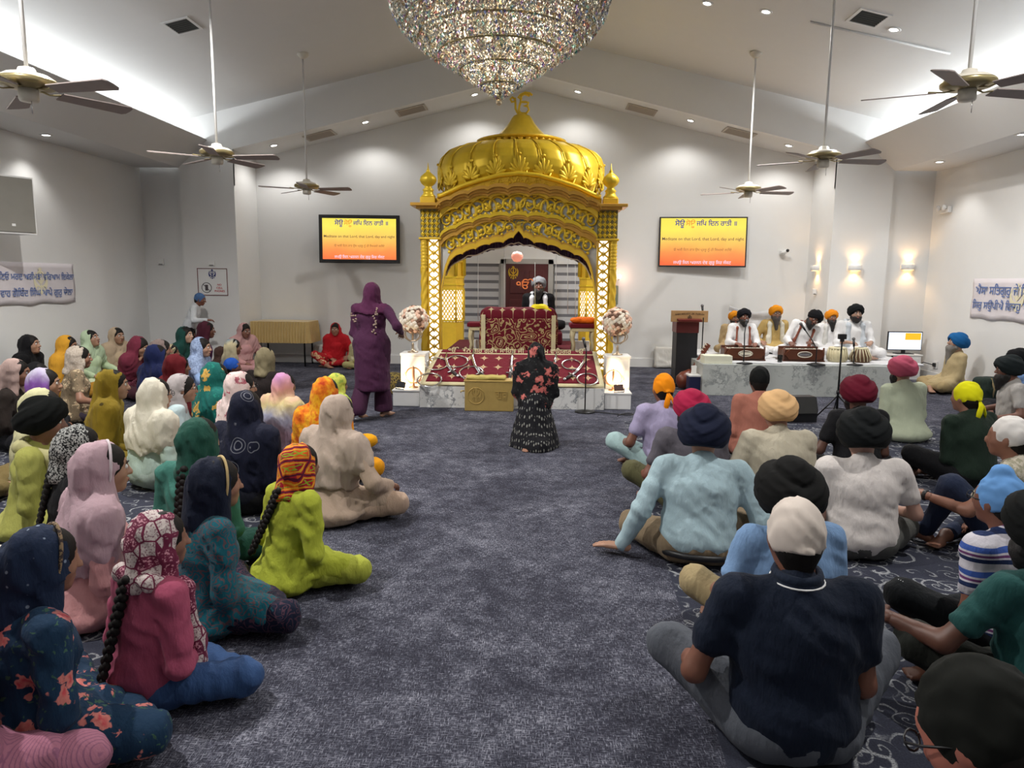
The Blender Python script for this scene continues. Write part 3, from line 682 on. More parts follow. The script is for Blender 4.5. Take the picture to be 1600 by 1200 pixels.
# carved scrolls in the two openwork panels and in the frieze
def scroll_mesh():
    b = MB(); pts = []; rr = []
    for i in range(30):
        a = i/29*2.6*math.pi; r = .5*(1-i/31)**1.0+.04; pts.append((r*math.cos(a), 0, r*math.sin(a))); rr.append(.075*(1-i/40)+.02)
    b.tube(pts, rr, 6)
    for a, r, l in ((.4, .55, .34), (1.5, .5, .3), (2.5, .5, .32), (3.6, .42, .26), (4.8, .36, .22), (5.6, .36, .25)):
        c = Vector((r*math.cos(a), -.03, r*math.sin(a))); d = Vector((math.cos(a+.7), 0, math.sin(a+.7))); Rm = Matrix((d, Vector((0, 1, 0)), d.cross(Vector((0, 1, 0))))).transposed()
        b.ball(c+d*l*.45, (l*.5, .05, .1), 8, 4, R=Rm)
    b.ball((0, -.02, 0), (.12, .08, .12), 8, 4); return b.mesh('scroll')
SCR = scroll_mesh(); SCR.materials.append(M_goldb)
def scrolls(top, bot, n, yy, umax, fill=1.02):
    for i in range(n):
        u = -umax+2*umax*(i+.5)/n; a, b = top(u), bot(u); hgt = a-b
        if hgt < .05: continue
        k = hgt*.5*fill/.56; sg = 1 if u > 0 else -1
        obj('scroll', SCR, None, pk, loc=(u, yy, (a+b)/2), rot=(0, (.6 if i % 2 else 2.6)*sg, 0), scale=(sg*k, min(k, .3), k*(1 if i % 2 else -1)))
scrolls(sh(P1t, -.0), sh(P1b, .01), 15, PY+.03, UW*.98, 1.2); scrolls(P2t, sh(OP, .09), 15, PY+.03, UW*.92, 1.2)
for i in range(14):               # small leaf curls filling the gaps between the big scrolls
    for top, bot in ((P1t, P1b), (P2t, sh(OP, .09))):
        u = -UW*.92+2*UW*.92*(i+1)/15; a, b_ = top(u), bot(u); k = (a-b_)*.26; obj('leaf_curl', SCR, None, pk, loc=(u, PY+.02, (a+b_)/2+(a-b_)*(.24 if i % 2 else -.24)), rot=(0, 1.+i, 0), scale=(k, min(k, .2), k))
scrolls(sh(D0, -.02), sh(C0, .0), 15, PY-.01, UW*.86, .9)
ek = fit_text('ੴ', .16, ext=.01); obj('emblem', ek, M_goldb, pk, loc=(0, PY-.02, ZF(354)), rot=FACE_S)
# corner pieces, columns
def lattice(parent, x0, x1, z0, z1, y, pitch, flowers=True, m=None):
    """white lit pane behind a gold lattice of crossed bars"""
    MB().box((x0, y+.012, z0), (x1, y+.02, z1)).build('lit_pane', M_ledp, parent)
    w_ = x1-x0; n = max(1, round((z1-z0)/pitch)); p = (z1-z0)/n; bars = MB()
    for i in range(n):
        a = z0+i*p
        for s in (-1, 1):
            pts = [((x0+x1)/2+s*w_/2*math.cos(math.pi*t/12), y, a+p*t/12) for t in range(13)]
            bars.tube(pts, .011, 4)
        if flowers:
            c = a+p/2; k = .028; bars.tube([((x0+x1)/2+k*1.0, y, c), ((x0+x1)/2, y, c+k*1.2), ((x0+x1)/2-k, y, c), ((x0+x1)/2, y, c-k*1.2)], .010, 4, closed=True); bars.ball(((x0+x1)/2, y, c), (.018, .010, .02), 6, 4)
    bars.box((x0-.012, y-.012, z0), (x0, y+.02, z1)); bars.box((x1, y-.012, z0), (x1+.012, y+.02, z1)); bars.build('lattice', m or M_gold, parent)
M_ledp = mat('backlit white pane', (.9, .9, .88), .5, var=0, emis=(1., .96, .88), estr=1.1)
cap_me = None
def diaper(b, x0, x1, z0, z1, y, nx, nz):
    for i in range(nx):
        for j in range(nz):
            cx = x0+(x1-x0)*(i+.5)/nx; cz = z0+(z1-z0)*(j+.5)/nz; rx = (x1-x0)/nx*.46; rz = (z1-z0)/nz*.46
            b.tube([(cx+rx, y, cz), (cx, y, cz+rz), (cx-rx, y, cz), (cx, y, cz-rz)], .010, 4, closed=True); b.ball((cx, y, cz), (.017, .016, .02), 6, 4)
ZB = .27
def onion(parent, x, y, z, k=1.):
    b = MB(); fl_ = lambda a, zz: 1+(.05*abs(math.sin(5*a)) if zz > .16*k else 0)
    b.lathe([(.10*k, 0), (.11*k, .02*k), (.08*k, .05*k), (.07*k, .09*k), (.085*k, .11*k), (.06*k, .135*k), (.05*k, .16*k), (.095*k, .2*k), (.12*k, .25*k), (.105*k, .3*k), (.06*k, .345*k), (.025*k, .37*k), (.03*k, .385*k), (.012*k, .41*k), (.003*k, .5*k)], 30, c=(x, y, z), flute=fl_)
    return b.build('finial', M_goldb, parent)
def column(sx, yf, front=True):
    col = empty('corner_column'); col.parent = pk; b = MB(); o = sx
    xa, xb = sorted((o*122*KU, o*153*KU)); ztop, zcap = ZF(328), ZF(372)
    MB().box((xa, yf-.02, zcap), (xb, yf+.26, ztop)).build('capital', mat('dull olive gold', hx('8f8350', 1.), .5), col)  # darker gold ground, contrasting with the bright carving in front
    b = MB(); diaper(b, xa+.01, xb-.01, zcap+.01, ztop-.01, yf-.025, 4, 5); b.build('carving', M_goldb, col)
    MB().box((xa-.02, yf-.05, zcap-.03), (xb+.02, yf+.27, zcap), bev=.008).build('astragal', M_gold, col)
    MB().box((xa+.01, yf+.03, ZB), (xb-.01, yf+.25, zcap)).build('shaft_core', M_gold, col)
    la, lb = sorted((o*125*KU, o*140*KU)); lattice(col, la, lb, ZB+.12, zcap-.03, yf, .118)
    cx = o*147.5*KU; tw = MB(); n, m = 20, 110; V = []; Fc = []
    for i in range(m+1):
        z = ZB+.1+(zcap-.03-ZB-.1)*i/m; band = (z > zcap-.4 or z < ZB+.25)
        for k in range(n):
            a = 2*math.pi*k/n; r = .052+(.006*math.sin(4*(a+z*9*o)) if not band else .006*math.sin(z*140)); V.append((cx+r*math.cos(a), yf+.02+r*math.sin(a), z))
    for i in range(m):
        for k in range(n): Fc.append((i*n+k, i*n+(k+1) % n, (i+1)*n+(k+1) % n, (i+1)*n+k))
    tw.add(V, Fc, True); tw.build('twisted_shaft', M_gold, col)
    MB().box((xa-.03, yf-.06, ZB), (xb+.03, yf+.28, ZB+.12), bev=.012).build('plinth', M_goldb, col)
    if front:
        ea, eb = sorted((o*119*KU, o*166*KU)); e = MB(); e.box((ea, yf-.16, ZF(324)), (eb, yf+.3, ZF(319)), bev=.008); ea2, eb2 = sorted((o*121*KU, o*158*KU)); e.box((ea2, yf-.1, ZF(328)), (eb2, yf+.28, ZF(324))); e.build('eave_slab', M_copper, col)
        MB().box((o*141*KU-.1, yf-.07, ZF(319)), (o*141*KU+.1, yf+.13, ZF(309)), bev=.012).build('finial_block', M_gold, col)
        onion(col, o*141*KU, yf+.03, ZF(309)-.005, .92)
    return col
for sx in (-1, 1): column(sx, PY)
# rear piers with lit lattice panels below
for sx in (-1, 1):
    col = empty('rear_pier'); col.parent = pk; xi = sx*.98; w_ = .24; pts = []
    poly = [(xi+sx*.44, PB-.3), (xi+sx*.1, PB-.36), (xi, PB-.2), (xi, PB), (xi+sx*.44, PB)]
    MB().prism(poly, ZB, .9, 'z').build('pier_base', M_gold, col); MB().prism(poly, 1.43, 1.66, 'z').build('pier_band', M_gold, col)
    p2 = [(x*.97+xi*.03, y+.02) for x, y in poly]; b = MB(); b.prism(p2, 1.66, 2.55, 'z'); b.build('pier_shaft', M_gold, col)
    b = MB(); b.prism([(x*.985+xi*.015, y+.012) for x, y in poly], .9, 1.43, 'z'); b.build('lit_core', M_ledp, col)
    b = MB()
    for (p, q) in zip(poly[:4], poly[1:4]):
        p, q = Vector((*p, 0)), Vector((*q, 0)); L = (q-p).length; nn = max(2, round(L/.055))
        for i in range(-6, nn+6):
            for s in (-1, 1):
                pts = []
                for t in range(25):
                    f = t/24; uu = (i+s*f*6)/nn
                    if 0 <= uu <= 1: pts.append(tuple(p.lerp(q, uu)+Vector((0, 0, .9+.53*f))))
                if len(pts) > 2: b.tube(pts, .0095, 4)
    for p in poly[:4]: b.tube([(*p, .9), (*p, 1.43)], .016, 6)
    b.build('lattice', M_gold, col)
    b = MB()
    for zz in (.92, 1.44, 1.52, 1.64, 1.9): MB().prism([(x+(.012*sx if abs(x) > 1.2 else -.012*sx), y-.012) for x, y in poly], zz-.015, zz+.015, 'z').build('moulding', M_goldb, col)
    for k in range(4): MB().tube([(poly[k][0], poly[k][1], 1.66), (poly[k][0], poly[k][1], 2.5)], .03, 8).build('colonnette', M_goldb, col)
# beams between the corners, ceiling cloth
b = MB()
for sx in (-1, 1): x0, x1 = sorted((sx*124*KU, sx*150*KU)); b.box((x0, PY+.2, ZF(352)), (x1, PB, ZF(326)))
b.box((-150*KU, PB-.15, 2.2), (150*KU, PB, ZF(326))); b.build('side_beam', M_gold, pk)
MB().box((-UW, PY+.1, 2.36), (UW, PB-.05, 2.38)).build('ceiling_cloth', fab('3c1030', gain=1.2), pk)
# dome
DPROF = [(0, 1.215), (.15, 1.27), (.3, 1.3), (.45, 1.3), (.6, 1.26), (.72, 1.17), (.83, 1.0), (.92, .82), (1., .58)]; DZT = [(0, 0), (.15, .14), (.3, .30), (.45, .45), (.6, .64), (.72, .78), (.83, .90), (.92, .96), (1., 1.)]
def dome():
    N, T_ = 240, 40; prof, zt = DPROF, DZT
    it = lambda tab, t: np.interp(t, [a for a, b in tab], [b for a, b in tab])
    V = []; Fc = []; ztop = 3.57
    for j in range(T_+1):
        t = j/T_; hw = float(it(prof, t)); zz = float(it(zt, t))
        ex = 3.2-1.0*t
        for i in range(N):
            a = 2*math.pi*i/N; c, s_ = math.cos(a), math.sin(a); rho = (abs(c)**ex+abs(s_)**ex)**(-1/ex)
            gore = abs(math.sin(12*a+t*t*1.3)); gr = 1-.035*(1-gore)**3*min(1, 3*(1-t)+.15)
            x = hw*rho*c*gr*.935; y = hw*rho*s_*gr*.88
            edge = min(1., abs(x) if abs(s_) > abs(c) else abs(y)); zb = D0(edge*1.0)+.02
            V.append((x, PC+y, zb+(ztop-zb)*zz))
    for j in range(T_):
        for i in range(N): Fc.append((j*N+i, j*N+(i+1) % N, (j+1)*N+(i+1) % N, (j+1)*N+i))
    return MB().add(V, Fc, True)
dome_o = dome().build('dome', M_goldb, pk)
def palmette():
    b = MB()
    for k in range(-3, 4):
        a = k*.42; l = .30-.025*abs(k); d = Vector((math.sin(a), 0, math.cos(a))); Rm = Matrix((d.cross(Vector((0, 1, 0))), Vector((0, 1, 0)), d)).transposed()
        b.ball(d*l*.55+Vector((0, 0, .0)), (.045, .03, l*.5), 8, 5, R=Rm)
    b.ball((0, -.01, .34), (.05, .03, .03), 8, 4); b.tube([(-.17, 0, .02), (-.1, -.02, -.1), (0, -.02, -.15), (.1, -.02, -.1), (.17, 0, .02)], .02, 5); return b.mesh('palmette')
PAL = palmette(); PAL.materials.append(M_goldb)
def dome_pt(a, t):
    prof, zt = DPROF, DZT
    hw = float(np.interp(t, *zip(*prof))); zz = float(np.interp(t, *zip(*zt))); ex = 3.2-1.0*t; c, s_ = math.cos(a), math.sin(a); rho = (abs(c)**ex+abs(s_)**ex)**(-1/ex)
    x = hw*rho*c*.935; y = hw*rho*s_*.88; edge = min(1., abs(x) if abs(s_) > abs(c) else abs(y)); zb = D0(edge)+.02; return Vector((x, PC+y, zb+(3.57-zb)*zz))
for i in range(24):                # raised seams between the gores
    a0 = 2*math.pi*i/24+R_(-90); pts = []
    for k in range(22):
        t = .16+.82*k/21; pts.append(dome_pt(a0-(t*t*1.3)/12, t)*1.0)
    if pts[0].y < PC+.3: MB().tube(pts, [.010]*20+[.008, .006], 5).build('gore_seam', M_goldb, pk)
for i in range(24):
    a = 2*math.pi*(i+.5)/24+R_(-90)-2*math.pi/48; e = .02; p = dome_pt(a, .34); n_ = (dome_pt(a+e, .34)-dome_pt(a-e, .34)).cross(dome_pt(a, .42)-dome_pt(a, .26)).normalized(); up_ = (dome_pt(a, .42)-dome_pt(a, .26)).normalized()
    Mx = Matrix((up_.cross(n_).normalized(), -n_, up_)).transposed().to_4x4(); Mx.translation = p-up_*.16-n_*.002; o = obj('palmette', PAL, None, pk); o.matrix_local = Mx @ Matrix.Diagonal((.62, .6, .70, 1))
b = MB()
b.lathe([(.0, 3.55), (.50, 3.55), (.56, 3.58), (.66, 3.61), (.67, 3.635), (.62, 3.65), (.48, 3.65)], 48, c=(0, PC, 0))
for k in range(36): a = 2*math.pi*k/36; b.ball((.6*math.cos(a), PC+.6*math.sin(a), 3.585), (.05, .05, .035), 6, 4)
b.build('lotus_collar', M_gold, pk)
MB().lathe([(.54, 3.63), (.46, 3.66), (.34, 3.73), (.25, 3.82), (.185, 3.90), (.145, 3.97), (.115, 4.01), (.06, 4.035), (.0, 4.04)], 48, c=(0, PC, 0), flute=lambda a, z: 1+.05*abs(math.sin(12*a))).build('spire', M_goldb, pk)
b = MB()                         # Ek Onkar finial as bent gold bar
KZ = .0095
def pth(pts, r): b.tube([((x-822)*KZ, PC, 4.03+(175-y)*KZ) for x, y in pts], r, 6)
pth([(811, 152), (807, 149), (804, 152), (806, 156), (811, 155), (811, 150), (812, 160), (812, 166), (815, 172), (818, 174)], .018)
pth([(834, 147), (826, 144), (821, 147), (820, 153), (820, 156), (828, 156), (832, 157), (831, 161), (825, 162), (831, 163), (833, 168), (829, 173), (821, 173), (817, 169), (818, 162), (820, 156)], .018)
pth([(822, 152), (816, 149), (820, 145), (827, 142), (834, 143), (838, 146)], .017)
b.tube([(-.03, PC, 4.0), (-.03, PC, 4.06)], .03, 8); b.build('ek_onkar_finial', M_goldb, pk)
# velvet valance under the arch
M_velvet = fab('3a1440', gain=1.0, rough=.6, sheen=.6)
V = []; Fc = []; n = 170
VB = curve([20, 45, 70, 90, 106, 116], [385, 392, 400, 407, 414, 432], 0, c0=383)
for i in range(n+1):
    u = -116*KU+232*KU*i/n; dy = .02*math.sin(i*1.35)+.01*math.sin(i*.5)
    for j in range(7):
        f = j/6; V.append((u, PY+.2+dy*(.3+f), (OP(u)+.12)*(1-f)+(VB(u)+.012*abs(math.sin(i*.45)))*f))
for i in range(n):
    for j in range(6): Fc.append((i*7+j, i*7+j+1, (i+1)*7+j+1, (i+1)*7+j))
va = MB().add(V, Fc, True).build('velvet_valance', M_velvet, pk)
m_ = va.modifiers.new('thickness', 'SOLIDIFY'); m_.thickness = .006
b = MB(); b.tube([(-116*KU+232*KU*i/60, PY+.15, VB(-116*KU+232*KU*i/60)*.62+OP(-116*KU+232*KU*i/60)*.38-.03*abs(math.sin(i*.35))) for i in range(61)], .009, 5); b.build('pearl_garland', mat('cream pearl beads', hx('d8cfc0'), .4), pk)
for px, y0, y1_ in ((747, 384, 500), (788, 372, 490), (836, 410, 480), (869, 378, 480), (887, 398, 490), (899, 404, 500)):
    p = atY(px, y0, PY+.3); q = atY(px, y1_, PY+.3); MB().tube([(p.x-PX, p.y, p.z), (q.x-PX, q.y, q.z)], .004, 4).build('hanging_strand', M_white, pk)
# things hung under the arch
p = atY(808, 402, 10.6); o = MB().lathe([(0, -.07), (.05, -.06), (.085, -.01), (.085, .03), (.06, .07), (.0, .085)], 16, c=p).build('hanging_globe', mat('pink frosted glass', hx('e2a090', 1.1), .3, emis=hx('ff9a80'), estr=.5)); lab(o, 'small pink frosted globe hanging in the arch opening', 'ornament')
p = atY(802, 428, 10.6); me = fit_text('☬', .15, ext=.008); o = obj('khanda_pendant', me, M_goldb, None, loc=p, rot=FACE_S); lab(o, 'gold sword and ring emblem pendant hanging in front of the door', 'pendant')
p = atY(820, 446, 10.9); me = fit_text('ੴ', .26, ext=.01, bold=.008); o = obj('ek_onkar_sign', me, mat('orange lit letter', hx('c77a4a'), .5, emis=hx('ff7a30'), estr=.25), None, loc=p, rot=FACE_S); lab(o, 'orange script emblem hanging beside the reader behind the throne', 'sign')
# ------------------------------------------------------------------ platform
b = MB(); b.box((-1.45, 8.79, 0), (.87, 9.6, ZB-.0)); b.box((PX-1.5, 9.6, 0), (PX+1.5, 12.35, ZB)); lab(b.build('platform', M_marble), 'low marble platform carrying the gold canopy', 'platform')
b = MB(); b.box((-1.28, 9.52, ZB), (.80, 11.9, .60)); o = b.build('inner_dais', fab('5a1220', gain=1.1)); lab(o, 'raised maroon dais inside the gold canopy', 'dais')
M_star = fab('6e1626', 'starcloth', 'c9b48c', 'a03038', gain=1.1, wv=.4); M_cream = fab('d9cda4', gain=1.1); M_brocade = fab('6a1424', 'paisley', 'b7a070', 'c9b48c', gain=1.1, scale=.55)
cl = empty('altar_cloth', label='maroon brocade cloth with gold stars sloping down the platform front', cat='cloth')
def slope(x0a, x1a, x0b, x1b, f0, f1, lift, m, name, n=20):
    V = []; Fc = []
    for j in range(n+1):
        f = f0+(f1-f0)*j/n
        for i in range(31):
            t = i/30; x = (x0a+(x1a-x0a)*t)*(1-f)+(x0b+(x1b-x0b)*t)*f; z = ZB+.012+(.655-ZB-.012)*f**.9+lift; V.append((x, 8.80+.73*f, z))
    for j in range(n):
        for i in range(30): k = j*31+i; Fc.append((k, k+1, k+32, k+31))
    o = MB().add(V, Fc, True).build(name, m, cl); md = o.modifiers.new('t', 'SOLIDIFY'); md.thickness = .008; md.offset = -1; return o
slope(-1.45, .87, -1.31, .82, 0, 1, 0, M_cream, 'cream_border'); slope(-1.39, .81, -1.25, .76, .06, .86, .006, M_star, 'star_field'); slope(-1.39, .81, -1.25, .76, .90, .995, .006, fab('701428', gain=1.1), 'inscription_band', 4)
me = fit_text('ੴ  ਧੰਨ ਗੁਰੂ ਗ੍ਰੰਥ ਸਾਿਹਬ ਜੀ  ਸਿਤਨਾਮੁ ਵਾਿਹਗੁਰੂ  ੴ', 1.85, ext=.002, bold=.006); obj('inscription', me, M_cream, cl, loc=(-.245, 9.475, .657), rot=(R_(52), 0, 0))
# throne
th = empty('throne', (-.24, 10.35, .6), label='low throne draped in maroon and gold brocade behind the sloping cloth', cat='throne')
s = SDF(.014); s.box((0, 0, .24), (.55, .45, .24), rad=.06); s.fn(wrinkle(3, .006, 26., (1., .2, .1))); cloth_obj('drape', s, M_brocade, th)
s = SDF(.014); s.cone((-.42, -.3, .50), (.42, -.3, .50), .125, .125); s.fn(wrinkle(5, .005, 30., (1., .2, .1))); cloth_obj('bolster', s, fab('6a1424', 'starcloth', 'c9b48c', 'b7a070', gain=1.15, scale=1.25), th)
for x in (-.52, .46): MB().box((x, -.475, .0), (x+.06, -.452, .52), bev=.004).build('gold_border', M_cream, th)
s = SDF(.012); s.ell((.29, -.24, .60), (.14, .13, .07)).cone((.3, -.3, .60), (.44, -.36, .55), .05, .045); s.fn(wrinkle(7, .008, 38.)); o = empty('yellow_cover', (-.24, 10.35, .6), label='crumpled bright yellow cloth on top of the throne', cat='cloth'); cloth_obj('folds', s, fab('f2d81a', gain=1.2), o)
for i, (x, nm) in enumerate(((-.80, 'left'), (.46, 'right'))):
    st = empty('side_stool', (x-.17 if i == 0 else x+.02, 10.0, .6), label='cream legged stool with maroon cover %s of the throne' % nm, cat='stool', group='stools beside the throne')
    MB().box((0, 0, .34), (.38, .36, .40), bev=.015).build('cover', fab('6a1424', gain=1.2), st)
    me = MB().tube([(0, 0, 0), (.012, -.01, .1), (-.008, 0, .2), (.012, .01, .34)], [.03, .024, .03, .036], 8).mesh('leg')
    for lx in (.05, .33):
        for ly in (.05, .31): obj('leg', me, M_cream, st, loc=(lx, ly, 0))
    MB().box((.03, .02, .29), (.35, .04, .34), bev=.006).build('apron', M_cream, st)
    if i: s = SDF(.012); s.ell((.2, .15, .44), (.16, .12, .05)).ell((.1, .12, .45), (.09, .1, .04)).ell((.3, .13, .44), (.08, .09, .045)); s.fn(wrinkle(11, .007, 45.)); o = empty('orange_cover', st.location, label='folded orange cloth on the stool right of the throne', cat='cloth'); cloth_obj('folds', s, fab('f07018', gain=1.3), o)
    o = MB().box((st.location.x+.08, 10.2, .6), (st.location.x+.3, 10.34, .74), bev=.006).build('white_box', M_white); lab(o, 'small white box under the %s maroon stool' % nm, 'box')
o = empty('reader_seat', (.02, 11.45, .6), label='low cushioned seat of the reader behind the throne', cat='seat'); MB().box((-.4, -.35, 0), (.4, .35, .2), bev=.03).build('seat_cushion', fab('5a1220', gain=1.1), o)
# arms laid on the cloth
def on_slope(px, py):
    lo_, hi_ = 8.8, 9.55
    for _ in range(30):
        m = (lo_+hi_)/2; f = (m-8.8)/.73; p = atY(px, py, m); z = ZB+.03+(.655-ZB-.012)*f**.9
        if p.z > z: lo_ = m
        else: hi_ = m
    return Vector((p.x, m, z))
RS = Matrix.Rotation(math.atan2(.385, .73), 4, 'X')
M_hilt = mat('dark leather hilt', (.03, .022, .02), .5)
for i, (px, py, r, l) in enumerate(((682, 569, .145, 'upper left'), (714, 565, .14, 'left of the leftmost sword hilt'), (671, 594, .15, 'lowest left'), (736, 583, .15, 'by the brass box'), (918, 593, .13, 'lower right'), (893, 570, .12, 'upper right'))):
    p = on_slope(px, py); b = MB(); b.tube([(r*math.cos(a*.1963), r*math.sin(a*.1963)*.95, 0) for a in range(32)], .011, 6, closed=True, flat=.5)
    o = b.build('throwing_ring', M_steel); o.matrix_world = Matrix.Translation(p+Vector((0, -.004, .008))) @ RS; lab(o, 'flat steel ring weapon on the maroon cloth, %s' % l, 'ring weapon', 'steel rings on the sloping cloth')
def sword(pts, label):
    P = [on_slope(*q)+Vector((0, -.005, .012)) for q in pts]; r = empty('curved_sword', P[-1], label=label, cat='sword', group='swords on the sloping cloth')
    Q = [p-P[-1] for p in P]; n = len(Q)-1
    MB().tube(Q[:-1], [.006]+[.02]*(n-2)+[.022], 6, flat=.35).build('blade', M_steel, r); d = (Q[-1]-Q[-2]).normalized(); a = Q[-2]
    MB().tube([a, a+d*.06, a+d*.13], [.02, .024, .018], 8).build('grip', M_hilt, r); c = d.cross(Vector((0, -.45, .9))).normalized(); MB().tube([a-c*.06, a+c*.06], .012, 6).build('guard', M_steel, r); MB().ball(a+d*.14, .024, 8, 5).build('pommel', M_steel, r)
sword([(698, 552), (697, 562), (700, 572), (706, 581), (713, 587)], 'curved steel sword leftmost on the maroon cloth')
sword([(741, 545), (738, 558), (742, 572), (750, 584), (759, 592)], 'long curved sword reaching the inscription left of the standing figure')
sword([(869, 552), (868, 562), (865, 572), (863, 580)], 'straight looking sword just right of the kneeling woman')
sword([(914, 556), (912, 567), (904, 578), (894, 587), (884, 593)], 'curved steel sword nearest the microphone stand')
sword([(801, 549), (800, 560), (799, 572), (798, 584), (796, 592)], 'narrow upright sword above the brass box')
# brass offering box
pb = atZ(728, 637, 0); bx = empty('offering_box', (-.86, 8.58, 0), label='brass coloured embossed metal offering box before the platform', cat='offering box')
M_brass = gold_mat('aged brass sheet', hx('b09658', 1.25), .42, .5)
MB().box((0, 0, 0), (.60, .22, .36), bev=.008).build('body', M_brass, bx); MB().box((-.01, -.01, .36), (.61, .23, .385), bev=.006).build('lid', M_brass, bx)
obj('emblem', fit_text('☬', .13, ext=.006), M_brass, bx, loc=(.14, -.004, .19), rot=FACE_S); b = MB(); b.tube([(.14+.1*math.cos(a*.2618), -.003, .19+.1*math.sin(a*.2618)) for a in range(24)], .006, 5, closed=True); b.build('emblem_ring', M_brass, bx)
obj('lettering', fit_text('ਗੁਰੂ', .16, ext=.006, bold=.01), M_brass, bx, loc=(.45, -.004, .21), rot=FACE_S); MB().tube([(-.01, .06, .24), (-.05, .05, .24), (-.05, .05, .22)], .01, 6).build('side_handle', M_brass, bx)
s = SDF(.012); s.box((-.6, 8.7, .405), (.24, .1, .02), rad=.015); s.fn(wrinkle(9, .007, 40.)); o = empty('folded_cloth', label='folded yellowish cloth lying on the brass offering box', cat='cloth'); cloth_obj('folds', s, fab('b9a860', gain=1.2), o)
# pedestals, vases, glowing emblems
def khanda_ring(parent, r, m, z):
    b = MB(); b.tube([(r*math.cos(a*.2618), 0, z+r*math.sin(a*.2618)) for a in range(24)], r*.10, 6, closed=True); b.build('ring', m, parent)
    b = MB(); b.add([(0, -.012, z+r*1.3), (r*.16, 0, z+r*.9), (0, .012, z+r*1.3), (-r*.16, 0, z+r*.9), (r*.12, 0, z-r*.9), (-r*.12, 0, z-r*.9), (0, -.02, z), (0, .02, z)], [(0, 6, 1), (1, 6, 4), (4, 6, 5), (5, 6, 3), (3, 6, 0), (0, 1, 7), (1, 4, 7), (4, 5, 7), (5, 3, 7), (3, 0, 7)]); b.build('blade', m, parent)
    for sx in (-1, 1):
        b = MB(); b.tube([(sx*r*(.25+1.05*math.sin(t*math.pi)), 0, z-r*1.15+r*2.1*t) for t in [i/12*.9 for i in range(13)]], [r*.05+r*.09*math.sin(i/12*math.pi) for i in range(13)], 6, flat=.5); b.build('side_sword', m, parent)
M_rose = gold_mat('rose gold metal', hx('c99a78', 1.1), .3, .8); M_sk = gold_mat('pale champagne metal', hx('b9a58c', 1.1), .3, .8)
rnd = random.Random(5)
PM = [mat('cream petals', hx('e6dccb', 1.1), .8), mat('peach petals', hx('e0b9a2', 1.1), .8), mat('dusty brown petals', hx('7a5a48', 1.), .8)]
def petal_ball():
    b = MB()
    for k in range(9):
        a = k*2.4; t = .25+.09*k; d = Vector((math.cos(a)*math.sin(t), math.sin(a)*math.sin(t), math.cos(t))); Rm = d.to_track_quat('Z', 'Y').to_matrix(); b.ball(d*.028, (.022, .018, .007), 6, 4, R=Rm)
    b.ball((0, 0, .005), .02, 6, 4); return b.mesh('bloom')
